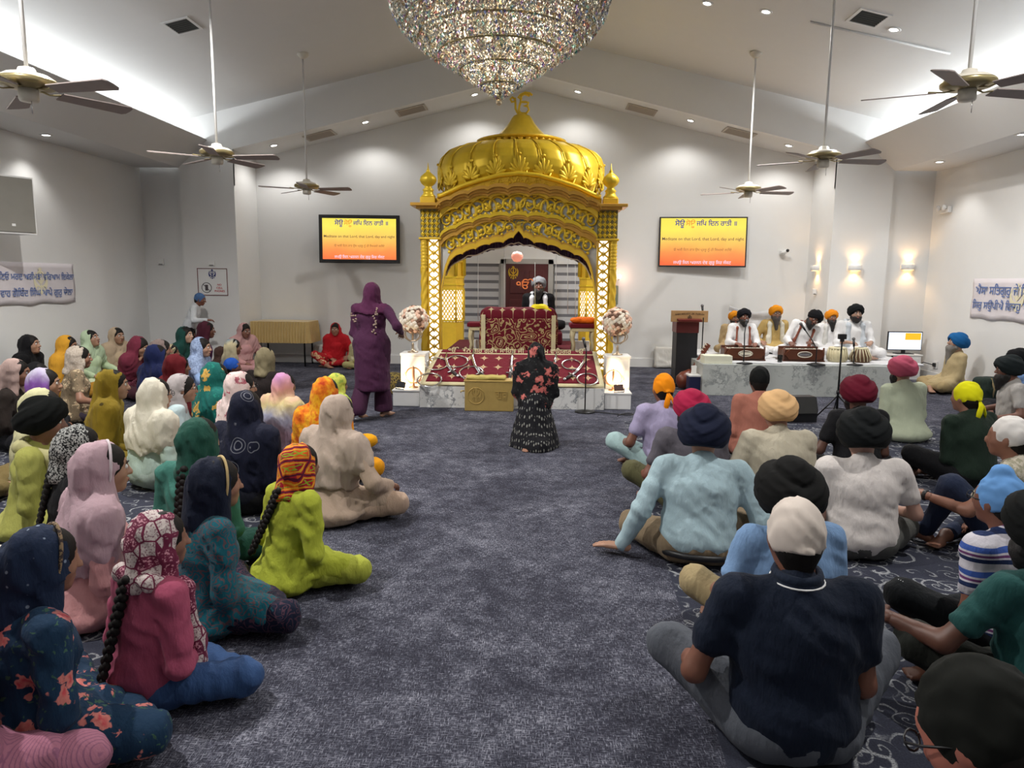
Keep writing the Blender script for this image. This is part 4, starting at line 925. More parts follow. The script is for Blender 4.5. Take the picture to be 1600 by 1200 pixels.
for i, (xl, xu, side) in enumerate((((-1.80, -1.46), (-1.76, -1.44), 'left'), ((.88, 1.21), (.92, 1.23), 'right'))):
    lo_ = empty('white_pedestal', ((xl[0]+xl[1])/2, 9.0, 0), label='lower white box pedestal at the %s front corner of the platform' % side, cat='pedestal')
    w_ = (xl[1]-xl[0])/2; b = MB(); b.box((-w_, -.16, 0), (w_, .16, .19), bev=.006); b.build('body', M_white, lo_); MB().box((-w_-.01, -.17, .19), (w_+.01, .17, .21), bev=.004).build('top', M_white, lo_)
    up = empty('white_pedestal', ((xu[0]+xu[1])/2, 9.36, 0), label='taller white box pedestal with vase %s of the platform' % side, cat='pedestal')
    w_ = (xu[1]-xu[0])/2; MB().box((-w_, -.17, 0), (w_, .17, .61), bev=.006).build('body', M_white, up); MB().box((-w_-.01, -.18, .61), (w_+.01, .18, .64), bev=.004).build('top', M_white, up)
    p = Vector((up.location.x+(-.02 if i == 0 else 0), 9.34, .64))
    st = empty('khanda_stand', p-Vector((0, .03, 0)), label='champagne metal emblem stand in front of flowers, %s pedestal' % side, cat='emblem stand')
    MB().lathe([(.07, 0), (.07, .012), (.03, .02), (.016, .05), (.016, .1), (.012, .13)], 16).build('base', M_sk, st); khanda_ring(st, .098, M_sk, .25)
    fl_ = empty('flower_arrangement', p+Vector((0, .1, 0)), label='ball of cream and peach flowers in a vase on the %s pedestal' % side, cat='flowers')
    MB().lathe([(.05, 0), (.06, .01), (.04, .06), (.05, .2), (.06, .28), (.05, .3)], 16).build('vase', mat('pale glass vase', (.7, .7, .68), .1), fl_)
    pb_ = [petal_ball() for _ in PM]
    for k, m_ in enumerate(PM): pb_[k].materials.append(m_)
    for k in range(190):
        zz = 1-2*(k+.5)/190; a = k*2.39996; rr_ = math.sqrt(1-zz*zz); d = Vector((rr_*math.cos(a), rr_*math.sin(a), zz))
        if d.y > .5: continue
        q = d*.165*(.9+.15*rnd.random()); o = obj('bloom', pb_[rnd.choice((0, 0, 0, 1, 1, 2))], None, fl_, loc=q+Vector((0, 0, .42)), rot=d.to_track_quat('Z', 'Y').to_euler(), scale=.85+.3*rnd.random())
    MB().ball((0, 0, .42), .14, 14, 8).build('foliage_core', mat('dried foliage', hx('cbb79c'), .9), fl_)
    lp = empty('glowing_emblem', (lo_.location.x+(.06 if i == 0 else -.04), 9.05, .21), label='glowing rose gold emblem lit by a floodlight, %s lower pedestal' % side, cat='emblem stand')
    MB().lathe([(.06, 0), (.06, .012), (.02, .02), (.014, .05)], 14).build('base', M_rose, lp); khanda_ring(lp, .10, M_rose, .16)
    fx = lo_.location.x-.09 if i == 0 else lo_.location.x+.02; fd = empty('floodlight', (fx, 8.89, .21), rz=(-.5 if i == 0 else .25), label='small %s floodlight on the %s lower pedestal aimed back at the emblem' % ('black' if i == 0 else 'brown', side), cat='floodlight')
    mh = M_black if i == 0 else mat('brown lamp housing', hx('4a2a20'), .5)
    MB().box((-.06, -.02, .02), (.06, .02, .10), M=Matrix.Rotation(R_(-25), 4, 'X'), bev=.006).build('housing', mh, fd); MB().tube([(-.065, 0, .06), (-.065, 0, .005), (.065, 0, .005), (.065, 0, .06)], .006, 6).build('bracket', mh, fd)
    MB().box((-.052, .02, .03), (.052, .026, .095), M=Matrix.Rotation(R_(-25), 4, 'X')).build('lens', mat('warm lit lens', (1, .8, .5), .5, var=0, emis=(1., .72, .38), estr=30.), fd)
    light('floodlight_beam', 'SPOT', (fx, 8.95, .30), 14, (1., .74, .42), aim=(fx+(.08 if i == 0 else -.02), 9.3, .42), spot_size=R_(120), spot_blend=.7, shadow_soft_size=.03)
# canopy's own lights: LEDs inside, warm wall lamp behind its right column
light('canopy_lamp', 'AREA', (PX, 10.9, 2.33), 30, NEUT, aim=(PX, 10.7, 0), size=.8)
p = atY(968, 432, 13.25); wl = empty('wall_lamp', p, label='small warm lamp on the back wall beside the right canopy column', cat='wall lamp'); MB().ball((0, 0, 0), .035, 12, 8).build('bulb', mat('warm bulb', (1, .8, .6), .5, var=0, emis=(1., .6, .4), estr=20.), wl); MB().tube([(0, .02, -.03), (0, .13, -.05)], .012, 6).build('holder', M_trim, wl)
light('wall_lamp_glow', 'POINT', p+Vector((.02, -.08, 0)), .9, (1., .5, .36), shadow_soft_size=.03)
p0, p1 = atY(957, 446, 13.2), atY(963, 476, 13.2); o = MB().box((p0.x, 13.3, p1.z), (p1.x+.04, 13.398, p0.z), bev=.006).build('wall_box', mat('grey green metal box', hx('77806f'), .5)); lab(o, 'narrow grey green box on the back wall beside the canopy', 'wall box')
# ================================================================== fittings and furniture
# --- ceiling fans
M_blade = mat('taupe fan blade', hx('a09490', .9), .55, bump=.1, var=.12, vscale=14); M_fanw = mat('cream enamel', hx('d8d2c4', 1.05), .35); M_fang = gold_mat('antique gold band', hx('ad9f74', 1.), .32, .7)
def fan(x, y, z, rot, label):
    r = empty('ceiling_fan', (x, y, z), label=label, cat='ceiling fan', group='ceiling fans on long rods'); zt = zc(x)-z
    MB().tube([(0, 0, .1), (0, 0, zt-.02)], .014, 8).build('downrod', M_trim, r)
    MB().lathe([(.0, zt+.01), (.085, zt+.01), (.085, zt-.02), (.05, zt-.06), (.02, zt-.08)], 18).build('canopy', M_fanw, r)
    MB().lathe([(.02, .14), (.05, .13), (.06, .1), (.13, .085), (.17, .06), (.175, .03), (.15, .015), (.09, .0), (.0, .0)], 26).build('motor_housing', M_fanw, r)
    MB().lathe([(.176, .055), (.182, .045), (.18, .02), (.158, .008), (.1, -.004), (.0, -.005)], 26).build('gold_band', M_fang, r)
    MB().lathe([(.06, -.004), (.062, -.07), (.055, -.085), (.0, -.088)], 18).build('switch_housing', M_fanw, r)
    MB().tube([(.03, -.02, -.08), (.03, -.02, -.17)], .003, 5).build('pull_chain', M_steel, r)
    bm_ = MB(); pts = []
    for t in range(9): pts.append((.2+.47*t/8, .055+.018*t/8))
    poly = pts+[(.69, .05), (.695, 0), (.69, -.05)]+[(a, -b) for a, b in reversed(pts)]
    bm_.prism(poly, -.004, .004, 'z', M=Matrix.Rotation(R_(-12), 4, 'X')); me = bm_.mesh('blade'); me.materials.append(M_blade)
    am = MB().tube([(.08, 0, .0), (.14, .012, -.012), (.2, 0, -.004), (.25, 0, .0)], [.014, .012, .016, .02], 6, flat=.4).mesh('arm'); am.materials.append(M_fang)
    for k in range(5):
        a = rot+k*2*math.pi/5; b = obj('blade', me, None, r, loc=(0, 0, -.012), rot=(0, 0, a)); obj('blade_arm', am, None, b, loc=(0, 0, .01))
fan(-3.46, 10.85, 2.93, -.12, 'ceiling fan above the left television'); fan(-3.54, 8.0, 2.92, -.05, 'ceiling fan in front of the left alcove column'); fan(-3.45, 4.92, 2.85, -.22, 'nearest ceiling fan on the left, cut by the picture edge')
fan(3.11, 10.9, 2.93, .15, 'ceiling fan above the right television'); fan(3.08, 8.05, 2.92, .12, 'ceiling fan in front of the right alcove column'); fan(3.1, 5.5, 3.0, .2, 'nearest ceiling fan on the right, cut by the picture edge')
# --- chandelier
def crystal_mat():
    t = NT('iridescent cut crystal'); g = t.n('NewGeometry'); rp = g.outputs['Random Per Island']
    c = t.ramp(rp, [(0, (.80, .76, .67)), (.30, (.88, .82, .70)), (.48, (.72, .73, .71)), (.62, (.85, .62, .30)), (.70, (.35, .62, .85)), (.77, (.42, .34, .85)), (.83, (.9, .32, .2)), (.89, (.3, .8, .7)), (.95, (1, .98, .9))])
    t.col(c); t.set(Roughness=.06, Metallic=.75); t.b.inputs['Specular IOR Level'].default_value = .8
    tr = t.n('BsdfTransparent'); mx = t.n('MixShader'); mx.inputs[0].default_value = .3; t.l(t.b.outputs[0], mx.inputs[1]); t.l(tr.outputs[0], mx.inputs[2]); t.l(mx.outputs[0], t.out.inputs[0]); return t.m
M_cry = crystal_mat(); ch = empty('chandelier', (-.28, 5.2, 2.84), label='huge tiered crystal chandelier hanging at the top of the picture', cat='chandelier')
prof = [(0, .0), (.03, .025), (.10, .07), (.18, .13), (.29, .20), (.40, .27), (.50, .33), (.60, .40), (.68, .48), (.735, .57), (.765, .68), (.77, .80), (.74, .92)]
pr_z = [b for a, b in prof]; pr_r = [a for a, b in prof]; rng = np.random.RandomState(4)
def crystals(seed, scale, layers):
    rg = np.random.RandomState(seed); P = []; z = .03
    while z < .92:
        r0 = float(np.interp(z, pr_z, pr_r))
        for ly in range(layers):
            r = r0*(1-.10*ly)-.01*ly
            if r < .008: continue
            n = max(3, int(2*math.pi*r/.024)); a = rg.uniform(0, 6.28)+np.arange(n)*2*math.pi/n
            P.append(np.stack([r*np.cos(a), r*np.sin(a), np.full(n, z)+rg.normal(0, .004, n)], 1))
        z += .021
    P = np.concatenate(P); n = len(P); s = rg.uniform(.7, 1.2, n)*scale
    base = np.array([[1, 0, 0], [0, 1, 0], [-1, 0, 0], [0, -1, 0], [0, 0, 1.3], [0, 0, -1.7]])
    th = rg.uniform(0, 6.28, n); c, si = np.cos(th), np.sin(th); ti = rg.normal(0, .25, (n, 2))
    V = np.repeat(base[None], n, 0); x = V[:, :, 0]*c[:, None]-V[:, :, 1]*si[:, None]; y = V[:, :, 0]*si[:, None]+V[:, :, 1]*c[:, None]; zz = V[:, :, 2]
    x = x+zz*ti[:, :1]; y = y+zz*ti[:, 1:]; V = np.stack([x, y, zz], 2)*s[:, None, None]+P[:, None, :]
    f = np.array([[0, 1, 4], [1, 2, 4], [2, 3, 4], [3, 0, 4], [1, 0, 5], [2, 1, 5], [3, 2, 5], [0, 3, 5]]); Fc = (f[None]+6*np.arange(n)[:, None, None]).reshape(-1, 3)
    return mesh_np('crystals', V.reshape(-1, 3), Fc, smooth=False)
o = obj('crystal_strands', crystals(1, .0105, 3), M_cry, ch); lab(o, 'thousands of small cut glass drops', kind='stuff')
for z in (.10, .2, .3, .4, .5, .62, .76, .92):
    r = float(np.interp(z, pr_z, pr_r))*.93; b = MB(); b.tube([(r*math.cos(a*.1309), r*math.sin(a*.1309), z) for a in range(48)], .008, 5, closed=True); b.build('ring_frame', M_fang, ch)
MB().ball((0, 0, -.008), .022, 10, 8).build('drop_ball', M_cry, ch); MB().tube([(0, 0, .02), (0, 0, zc(-.28)-2.84)], .018, 8).build('stem', M_fang, ch)
MB().lathe([(.74, .92), (.6, .98), (.4, 1.05), (.3, 1.3), (.1, 1.5), (.02, 1.55)], 32).build('upper_frame', M_fang, ch); MB().lathe([(0, zc(-.28)-2.86), (.2, zc(-.28)-2.86), (.22, zc(-.28)-2.84), (.2, zc(-.28)-2.85)], 24).build('ceiling_plate', M_fang, ch)
M_bulb = mat('warm candle bulb', (1, .9, .7), .5, var=0, emis=(1., .85, .6), estr=4.); bme = MB().ball((0, 0, 0), (.016, .016, .028), 8, 6).mesh('bulb'); bme.materials.append(M_bulb)
for k, (z, r, n) in enumerate(((.55, .45, 14), (.7, .5, 16), (.35, .22, 8), (.2, .08, 4))):
    for i in range(n): a = 2*math.pi*i/n+k; obj('bulb', bme, None, ch, loc=(r*math.cos(a), r*math.sin(a), z))
light('chandelier_glow', 'POINT', (-.28, 5.2, 3.4), 22, (1., .86, .66), shadow_soft_size=.3)
# --- televisions
def screen_mat():
    t = NT('lit slide screen'); v = t.tc(); sp = t.n('SeparateXYZ'); t.l(v, sp.inputs[0]); nz = t.noise(v, 1.6, 3.)
    z = t.n('MapRange', i_1=-.42, i_2=.42); t.l(t.math('ADD', sp.outputs[1], t.math('MULTIPLY', t.math('SUBTRACT', nz.outputs[0], .5), .3)), z.inputs[0])
    c = t.ramp(z.outputs[0], [(0, hx('f4683a')), (.25, hx('f8904a')), (.55, hx('fbc85c')), (.8, hx('f6e258')), (1, hx('eede52'))]); t.col((.02, .02, .02)); t.set(Roughness=.2); t.l(c, t.b.inputs['Emission Color']); t.b.inputs['Emission Strength'].default_value = .95; return t.m
M_scr = screen_mat(); ink = lambda h: mat('screen text '+h, (.0, .0, .0), .6, var=0, emis=hx(h), estr=.9)
def tv(px, py, wd, hg, rx, rz, bez, label):
    c = atY(px, py, 13.24); r = empty('television', c, label=label, cat='television'); r.rotation_euler = (math.pi/2+rx, 0, rz)
    MB().box((-wd/2, -hg/2, -.05), (wd/2, hg/2, 0), bev=.006).build('bezel', M_black, r); MB().box((-.25, -.2, -.14), (.25, .2, -.05)).build('wall_mount', M_blackm, r)
    w2, h2 = wd-2*bez, hg-2*bez; MB().box((-w2/2, -h2/2, .0005), (w2/2, h2/2, .002)).build('screen', M_scr, r)
    def ln(s, width, x, y, h, bold=0.): obj('lettering', fit_text(s, width, ext=.0005, bold=bold), ink(h), r, loc=(x, y, .003))
    ln('ਸੋਊ', .115*w2, -.275*w2, .385*h2, '1a1a8c', .015); ln('ਸੋਊ', .112*w2, -.15*w2, .385*h2, 'e8902a', .01); ln('ਜਿਪ ਿਦਨ ਰਾਤੀ ॥', .47*w2, .155*w2, .385*h2, '1a1a8c', .015)
    ln('Meditate on that Lord, that Lord, day and night', .96*w2, 0, .06*h2, '3a2c30', .004); ln('ੳ ਅਸੀ ਿਦਨ ਰਾਤ ਉਸ ਪ੍ਰਭੂ ਨੂੰ ਹੀ ਿਸਮਰਦੇ ਰਹੀਏ', .68*w2, 0, -.17*h2, '8a5a30')
    ln('ਜਪਉ ਿਜਨ ਅਰਜਨ ਦੇਵ ਗੁਰੂ ਿਫਰ ਸੰਕਟ', .68*w2, 0, -.44*h2, 'f0d8f0', .008)
tv(561.5, 373.5, 1.48, .875, R_(-3), R_(4), .065, 'wall television with thick black bezel and orange slide, left of the canopy'); tv(1098, 378, 1.56, .90, R_(-4), R_(-5), .025, 'wall television with thin bezel and orange slide, right of the canopy')
# --- wall banners with blue lettering
M_ban = mat('white vinyl banner', hx('d6d0d4', 1.12), .5, bump=.15, bscale=6, var=.03); M_bblue = mat('blue banner ink', hx('6078b0'), .6); M_byel = mat('faded yellow banner print', hx('ddd6b8', 1.1), .6)
def banner(X, y0, y1, z0, z1, face, lines, label, ex):
    r = empty('wall_banner', (X, (y0+y1)/2, (z0+z1)/2), label=label, cat='banner'); w_, h = abs(y1-y0), z1-z0
    r.rotation_euler = (math.pi/2, 0, math.pi/2 if face > 0 else -math.pi/2)
    V = []; Fc = []
    for i in range(41):
        for j in range(9): V.append((-w_/2+w_*i/40, -h/2+h*j/8+.012*math.sin(i*.5)*(1 if j < 2 else 0), .006*math.sin(i*.9+j)+.012))
    for i in range(40):
        for j in range(8): k = i*9+j; Fc.append((k, k+9, k+10, k+1))
    o = MB().add(V, Fc, True).build('sheet', M_ban, r); md = o.modifiers.new('t', 'SOLIDIFY'); md.thickness = .003
    obj('emblem', fit_text('☬', h*.5, ext=.0006), M_byel, r, loc=(ex, 0, .0235))
    for s_, wd, x, y in lines: obj('lettering', fit_text(s_, wd, ext=.0006, bold=.012), M_bblue, r, loc=(x, y, .0255))
banner(AX-HW, 8.3, 10.5, 1.205, 1.775, 1, (('ਪ੍ਰਗਿਟਓ ਮਰਦ ਅਗੰਮੜਾ ਵਿਰਆਮ ਇਕੇਲਾ', 1.72, .22, .09), ('ਵਾਹ ਵਾਹ ਗੋਿਬੰਦ ਿਸੰਘ ਆਪੇ ਗੁਰੁ ਚੇਲਾ', 1.66, .20, -.13)), 'white banner with two lines of blue script on the left wall', .36)
banner(AX+HW, 11.17, 9.0, 1.09, 1.69, -1, (('ਐਸਾ ਸਿਤਗੁਰੁ ਜੇ ਿਮਲੈ ਿਤਸ ਨੋ', 1.75, -.12, .12), ('ਿਸਰੁ ਸਉਪੀਐ ਿਵਚਹੁ ਆਪੁ ਗਵਾਇ', 1.80, -.14, -.10)), 'white banner with two lines of blue script on the right wall', -.05)
# --- no-phones sign
p0, p1 = atY(308, 419, 12.4), atY(357, 462, 12.4); cx, cz, w_, h = (p0.x+p1.x)/2, (p0.z+p1.z)/2, p1.x-p0.x, p0.z-p1.z
sg = empty('phone_sign', (cx, 12.395, cz), label='white sign with blue emblem and red NO CELL PHONES text', cat='sign'); sg.rotation_euler = FACE_S
M_red = mat('red sign ink', hx('c03038'), .6); M_dred = mat('dark red border', hx('6a2a2a'), .5); M_navy = mat('navy sign ink', hx('2a3478'), .6); M_grey = mat('grey sign ink', hx('4a4448'), .6)
MB().box((-w_/2, -h/2, -.004), (w_/2, h/2, .004)).build('board', M_white, sg); b = MB(); t_ = .012
b.box((-w_/2, -h/2, .004), (w_/2, -h/2+t_, .008)); b.box((-w_/2, h/2-t_, .004), (w_/2, h/2, .008)); b.box((-w_/2, -h/2+t_, .004), (-w_/2+t_, h/2-t_, .008)); b.box((w_/2-t_, -h/2+t_, .004), (w_/2, h/2-t_, .008)); b.build('border', M_dred, sg)
obj('emblem', fit_text('☬', .13, ext=.001), M_navy, sg, loc=(0, .12, .006))
for s_, wd, y in (('NO', .07, -.05), ('CELL', .11, -.105), ('PHONES', .18, -.16)): obj('lettering', fit_text(s_, wd, ext=.001, bold=.02), M_red, sg, loc=(.12, y, .006))
b = MB(); b.tube([(-.11+.085*math.cos(a*.2618), -.1+.085*math.sin(a*.2618), .006) for a in range(24)], .006, 5, closed=True); b.tube([(-.17, -.04, .008), (-.05, -.16, .008)], .005, 5); b.build('ban_ring', M_grey, sg); MB().box((-.135, -.15, .005), (-.085, -.05, .01), M=Matrix.Rotation(0, 4, 'Z')).build('phone_icon', M_grey, sg)
# --- small wall fittings
def wallbox_(name, px, py, Y, w_, h, label, cat, m=None, d=.03):
    c = atY(px, py, Y); r = empty(name, c, label=label, cat=cat); MB().box((-w_/2, -d, -h/2), (w_/2, 0, h/2), bev=.005).build('housing', m or M_trim, r); MB().box((-w_*.3, -d-.004, -h*.46), (w_*.3, -d, -h*.34), bev=.001).build('vent_slot', M_grey, r); return r
wallbox_('wall_sensor', 252, 409, 12.52, .11, .11, 'small white sensor on the far left wall panel', 'sensor'); wallbox_('wall_sensor', 331, 411, 12.4, .11, .09, 'small white unit just above the phone sign', 'sensor')
wallbox_('wall_switch', 1285, 456, 12.9, .07, .10, 'small white switch near the corner behind the musicians', 'switch').location.x = 4.94
sc_cam = empty('security_camera', atY(1223, 395, 13.34), label='white security camera with dark lens on the right of the back wall', cat='camera'); MB().box((-.04, -.02, -.04), (.04, .06, .04), bev=.01).build('mount', M_trim, sc_cam); MB().tube([(-.03, -.03, -.02), (.03, -.12, .03)], .035, 12).build('barrel', M_trim, sc_cam); MB().ball((.04, -.135, .035), .03, 10, 6).build('lens', M_black, sc_cam)
em = empty('emergency_light', atX(1480, 328, AX+HW-.005), label='small white twin head emergency light on the right wall', cat='emergency light'); em.rotation_euler = (0, 0, -math.pi/2)
MB().box((-.14, -.06, -.05), (.14, 0, .05), bev=.01).build('housing', M_trim, em); hm = MB().lathe([(.02, 0), (.045, .03), (.05, .06), (.0, .062)], 12, M=Matrix.Rotation(R_(90), 4, 'X')).mesh('head'); hm.materials.append(M_trim)
for x in (-.08, .08): obj('lamp_head', hm, None, em, loc=(x, -.06, .03))
# --- up and down sconces
M_glow = mat('warm sconce lens', (1, .8, .5), .5, var=0, emis=(1., .6, .22), estr=6.)
def sconce(pos, rz, label, power=None):
    r = empty('wall_sconce', pos, rz=rz, label=label, cat='wall light', group='up and down wall sconces')
    b = MB(); b.lathe([(.0, -.045), (.11, -.045), (.115, -.04), (.115, .04), (.11, .045), (.0, .045)], 24, arc=math.pi, M=Matrix.Rotation(math.pi, 4, 'Z')); b.build('shade', M_trim, r)
    for sz in (-1, 1):
        MB().box((-.07, -.07, sz*.046-.001), (.07, -.01, sz*.046+.001)).build('lens', M_glow, r)
        q = r.matrix_basis @ Vector((0, -.055, sz*.06)); light('sconce_beam', 'SPOT', q, power or P_SCONCE, WARM, aim=q+Vector((0, 0, sz)), spot_size=R_(125), spot_blend=.8, shadow_soft_size=.03)
sconce((4.965, 12.9, 1.86), -math.pi/2, 'warm sconce on the side of the alcove, leftmost of the three', 6); sconce((5.395, 12.395, 1.86), 0, 'warm sconce on the column front, middle of the three', 6); sconce((6.34, 12.515, 1.885), 0, 'warm sconce nearest the right wall banner', 6)
# --- loudspeaker on the left wall
sp_ = empty('wall_speaker', (-6.62, 8.85, 2.46), rz=R_(62), label='grey loudspeaker mounted high on the left wall', cat='loudspeaker'); M_spk = mat('grey cabinet', hx('8d8a82', .9), .6, bump=.1, bscale=200)
b = MB(); b.prism([(-.24, -.2), (.24, -.2), (.18, .2), (-.18, .2)], -.35, .35, 'z'); b.build('cabinet', M_trim, sp_); MB().box((-.225, -.215, -.33), (.225, -.2, .33), bev=.006).build('grille', M_spk, sp_); MB().box((-.06, .2, -.08), (.06, .3, .08)).build('bracket', M_blackm, sp_); MB().box((-.05, -.222, -.26), (-.01, -.215, -.23)).build('badge', M_white, sp_)
# --- skirted table
tb = empty('skirted_table', (-4.63, 12.98, 0), label='folding table with a pleated gold skirt at the left of the back wall', cat='table'); M_sk1 = fab('c9ad72', gain=1.15, rough=.55, sheen=.4)
MB().box((-.52, -.3, .78), (.52, .32, .82), bev=.006).build('tabletop', M_sk1, tb)
V = []; n = 200; Fc = []
per = [(-.52, .3), (-.52, -.3), (.52, -.3), (.52, .3)]; seg = [(.0, .25), (.25, .75), (.75, 1.)]
for i in range(n+1):
    f = i/n
    if f < .25: x, y, nx, ny = -.52, .3-.6*f/.25, -1, 0
    elif f < .75: x, y, nx, ny = -.52+1.04*(f-.25)/.5, -.3, 0, -1
    else: x, y, nx, ny = .52, -.3+.6*(f-.75)/.25, 1, 0
    for j in range(5): q = j/4; d = (.012+.02*q)*math.sin(i*1.25)+.014+.02*q; V.append((x+nx*d, y+ny*d, .815-.38*q))
for i in range(n):
    for j in range(4): k = i*5+j; Fc.append((k, k+5, k+6, k+1))
sk = MB().add(V, Fc, True).build('pleated_skirt', M_sk1, tb)
lg = MB().tube([(0, 0, 0), (0, 0, .78)], .016, 8).mesh('leg'); lg.materials.append(M_blackm)
for x in (-.42, .42):
    for y in (-.2, .24): obj('leg', lg, None, tb, loc=(x, y, 0))
# --- cushions against the back wall
def cushion(px, py, Y, w_, h, label, tilt=-.2):
    c = atZ(px, py, 0); r = empty('floor_cushion', (c.x, Y, 0), label=label, cat='cushion'); s = SDF(.018); s.box((0, .0, h/2), (w_/2, .07, h/2), R=Rx(tilt), rad=.05); s.fn(wrinkle(int(px), .005, 30.)); s.plane((0, 0, 1), .002); cloth_obj('cushion_cover', s, fab('dcdad4', gain=1.15), r)
cushion(1041, 577, 13.25, .40, .40, 'white cushion leaning on the wall left of the lectern'); cushion(502, 569, 13.25, .36, .36, 'white cushion on the wall left of the woman in red'); cushion(555, 569, 13.28, .34, .38, 'white cushion between the woman in red and the platform')
# --- lectern
M_woodr = mat('red brown lectern wood', hx('5a1c1a', 1.3), .4, bump=.1, bscale=30, var=.2); M_blk = mat('dark charcoal panel', hx('1c1c22', 1.), .5); M_oak = mat('pale oak board', hx('b08a5c', 1.), .5, bump=.1, bscale=40, var=.15)
lc = empty('lectern', (2.31, 11.0, 0), label='dark lectern with pale oak signboard left of the stage', cat='lectern')
MB().box((-.165, -.14, .05), (.155, .2, 1.0), bev=.008).build('body', M_blk, lc); MB().box((-.175, -.15, .83), (.165, .2, 1.0), bev=.006).build('upper_panel', M_woodr, lc); MB().box((-.21, -.18, 0), (.2, .22, .06), bev=.01).build('base', M_blk, lc)
MB().box((-.27, -.2, 1.0), (.28, -.16, 1.17), bev=.004).build('signboard', M_oak, lc); MB().box((-.18, -.16, 1.02), (.17, .2, 1.05), M=Matrix.Translation((0, 0, .02)) @ Matrix.Rotation(R_(8), 4, 'X')).build('reading_top', M_woodr, lc)
n = 17; txt = 'SIKH SOCIETY OF FLORIDA'
for i, ch_ in enumerate(txt):
    if ch_ == ' ': continue
    a = (i-(len(txt)-1)/2)/len(txt)*1.0; obj('lettering', text_mesh(ch_, .034, ext=.001, bold=.001), mat('dark carved letter', hx('4a3a2a'), .7), lc, loc=(.005+.45*math.sin(a), -.202, 1.115+.12*(math.cos(a)-1)+.01), rot=(math.pi/2, a, 0))
obj('emblem', fit_text('☬', .06, ext=.001), mat('dark carved letter', hx('4a3a2a'), .7), lc, loc=(.005, -.202, 1.06), rot=FACE_S)
def mic(name, base, pts, label, cat='microphone', foot=True, head=.024):
    r = empty(name, base, label=label, cat=cat); MB().tube(pts, .0085, 6).build('stem', M_blackm, r); a, b_ = Vector(pts[-2]), Vector(pts[-1]); d = (b_-a).normalized()
    MB().tube([b_, b_+d*.09], [.014, .018], 8).build('mic_body', M_black, r); MB().ball(b_+d*.11, head, 10, 8).build('mic_head', mat('grey mic mesh', (.16, .16, .17), .5, metal=.5, bump=.4, bscale=400), r)
    if foot: MB().lathe([(.0, .03), (.02, .03), (.12, .016), (.13, .0), (.0, .0)], 20, c=(pts[0][0], pts[0][1], 0)).build('foot', M_blackm, r)
    return r
mic('microphone_stand', (2.52, 10.8, 0), [(0, 0, .0), (0, 0, .5), (.0, 0, 1.05), (-.005, .03, 1.14)], 'thin microphone stand at the right of the lectern')
mic('microphone_stand', (.62, 8.62, 0), [(0, 0, .0), (0, 0, .6), (0, 0, .76), (-.01, .02, .80)], 'black straight microphone stand right of the kneeling woman')
# --- stringed instrument leaning on the lectern, navy bin
ri = empty('stringed_instrument', (2.22, 10.62, 0), label='brown long necked string instrument leaning on the lectern', cat='instrument'); M_wd = mat('brown instrument wood', hx('5c2a1c', 1.3), .35, var=.2)
b = MB(); b.lathe([(.0, 0), (.09, .05), (.13, .13), (.11, .22), (.06, .28), (.035, .32)], 20, M=Matrix.Translation((-.06, 0, .02)) @ Matrix.Rotation(R_(32), 4, 'Y')); b.build('belly', M_wd, ri); MB().tube([(.09, 0, .26), (.27, 0, .56)], [.035, .028], 8, flat=.6).build('neck', M_wd, ri)
MB().box((-.035, -.02, 0), (.035, .02, .16), M=Matrix.Translation((.27, 0, .55)) @ Matrix.Rotation(R_(32), 4, 'Y'), bev=.008).build('peg_head', M_wd, ri)
pm = MB().tube([(-.06, 0, 0), (.06, 0, 0)], .009, 6).mesh('peg'); pm.materials.append(mat('bone pegs', hx('cfc4b0'), .4))
for k in range(3): obj('tuning_peg', pm, None, ri, loc=(.285+.025*k, -.01, .585+.04*k), rot=(0, R_(32), .3))
bn = empty('navy_bin', (2.30, 10.28, 0), label='navy blue bin with white papers beside the stage', cat='bin'); MB().box((-.085, -.1, 0), (.085, .1, .27), bev=.01).build('bin_body', mat('navy plastic', hx('141a44', 1.2), .5), bn); MB().box((-.09, -.105, .25), (.09, .105, .275), bev=.004).build('rim', M_white, bn)
for k, (x, a) in enumerate(((-.04, .1), (.03, -.08))): MB().box((x-.035, -.02+.04*k, .24), (x+.035, -.015+.04*k, .40), M=Matrix.Rotation(a, 4, 'Y')).build('paper', M_white, bn)
# --- stage with musicians' things
SZ = .45; b = MB(); b.box((2.38, 10.08, 0), (5.25, 12.1, SZ), bev=.006); o = b.build('stage', marble('pale grey veined marble', 'c4c8c4', '8c9090', .9)); lab(o, 'low grey marble stage where the musicians sit', 'stage')
s = SDF(.02); s.box((4.0, 11.1, SZ+.012), (1.5, .95, .016), rad=.012); s.fn(wrinkle(21, .003, 20.)); o = empty('stage_sheet', label='white sheet spread over the marble stage', cat='sheet'); cloth_obj('sheet', s, fab('dedfe2', gain=1.15), o)
o = empty('wall_drape', label='draped white backrest cloth behind the first two musicians', cat='drape'); V = []; Fc = []
for i in range(31):
    for j in range(17): V.append((3.22+.85*i/30, 12.0-.03*math.sin(j*1.2+i*.12)-.02*math.sin(i*.3), SZ+.02+.74*j/16-.10*math.sin(i/30*math.pi)*(j/16)))
for i in range(30):
    for j in range(16): k = i*17+j; Fc.append((k, k+17, k+18, k+1))
dp = MB().add(V, Fc, True).build('cloth_folds', fab('d8d8da', gain=1.15), o); md = dp.modifiers.new('t', 'SOLIDIFY'); md.thickness = .02
o = MB().box((2.40, 10.12, SZ), (2.80, 10.36, SZ+.115), M=None, bev=.006).build('cream_folder', mat('cream card', hx('dcdcc8', 1.1), .6)); lab(o, 'cream box file at the left front corner of the stage', 'box')
M_hw = mat('polished red brown harmonium wood', hx('5c3220', .95), .3, bump=.06, bscale=30, var=.2); M_ivory = mat('ivory keys', hx('dcd6c4', 1.1), .4)
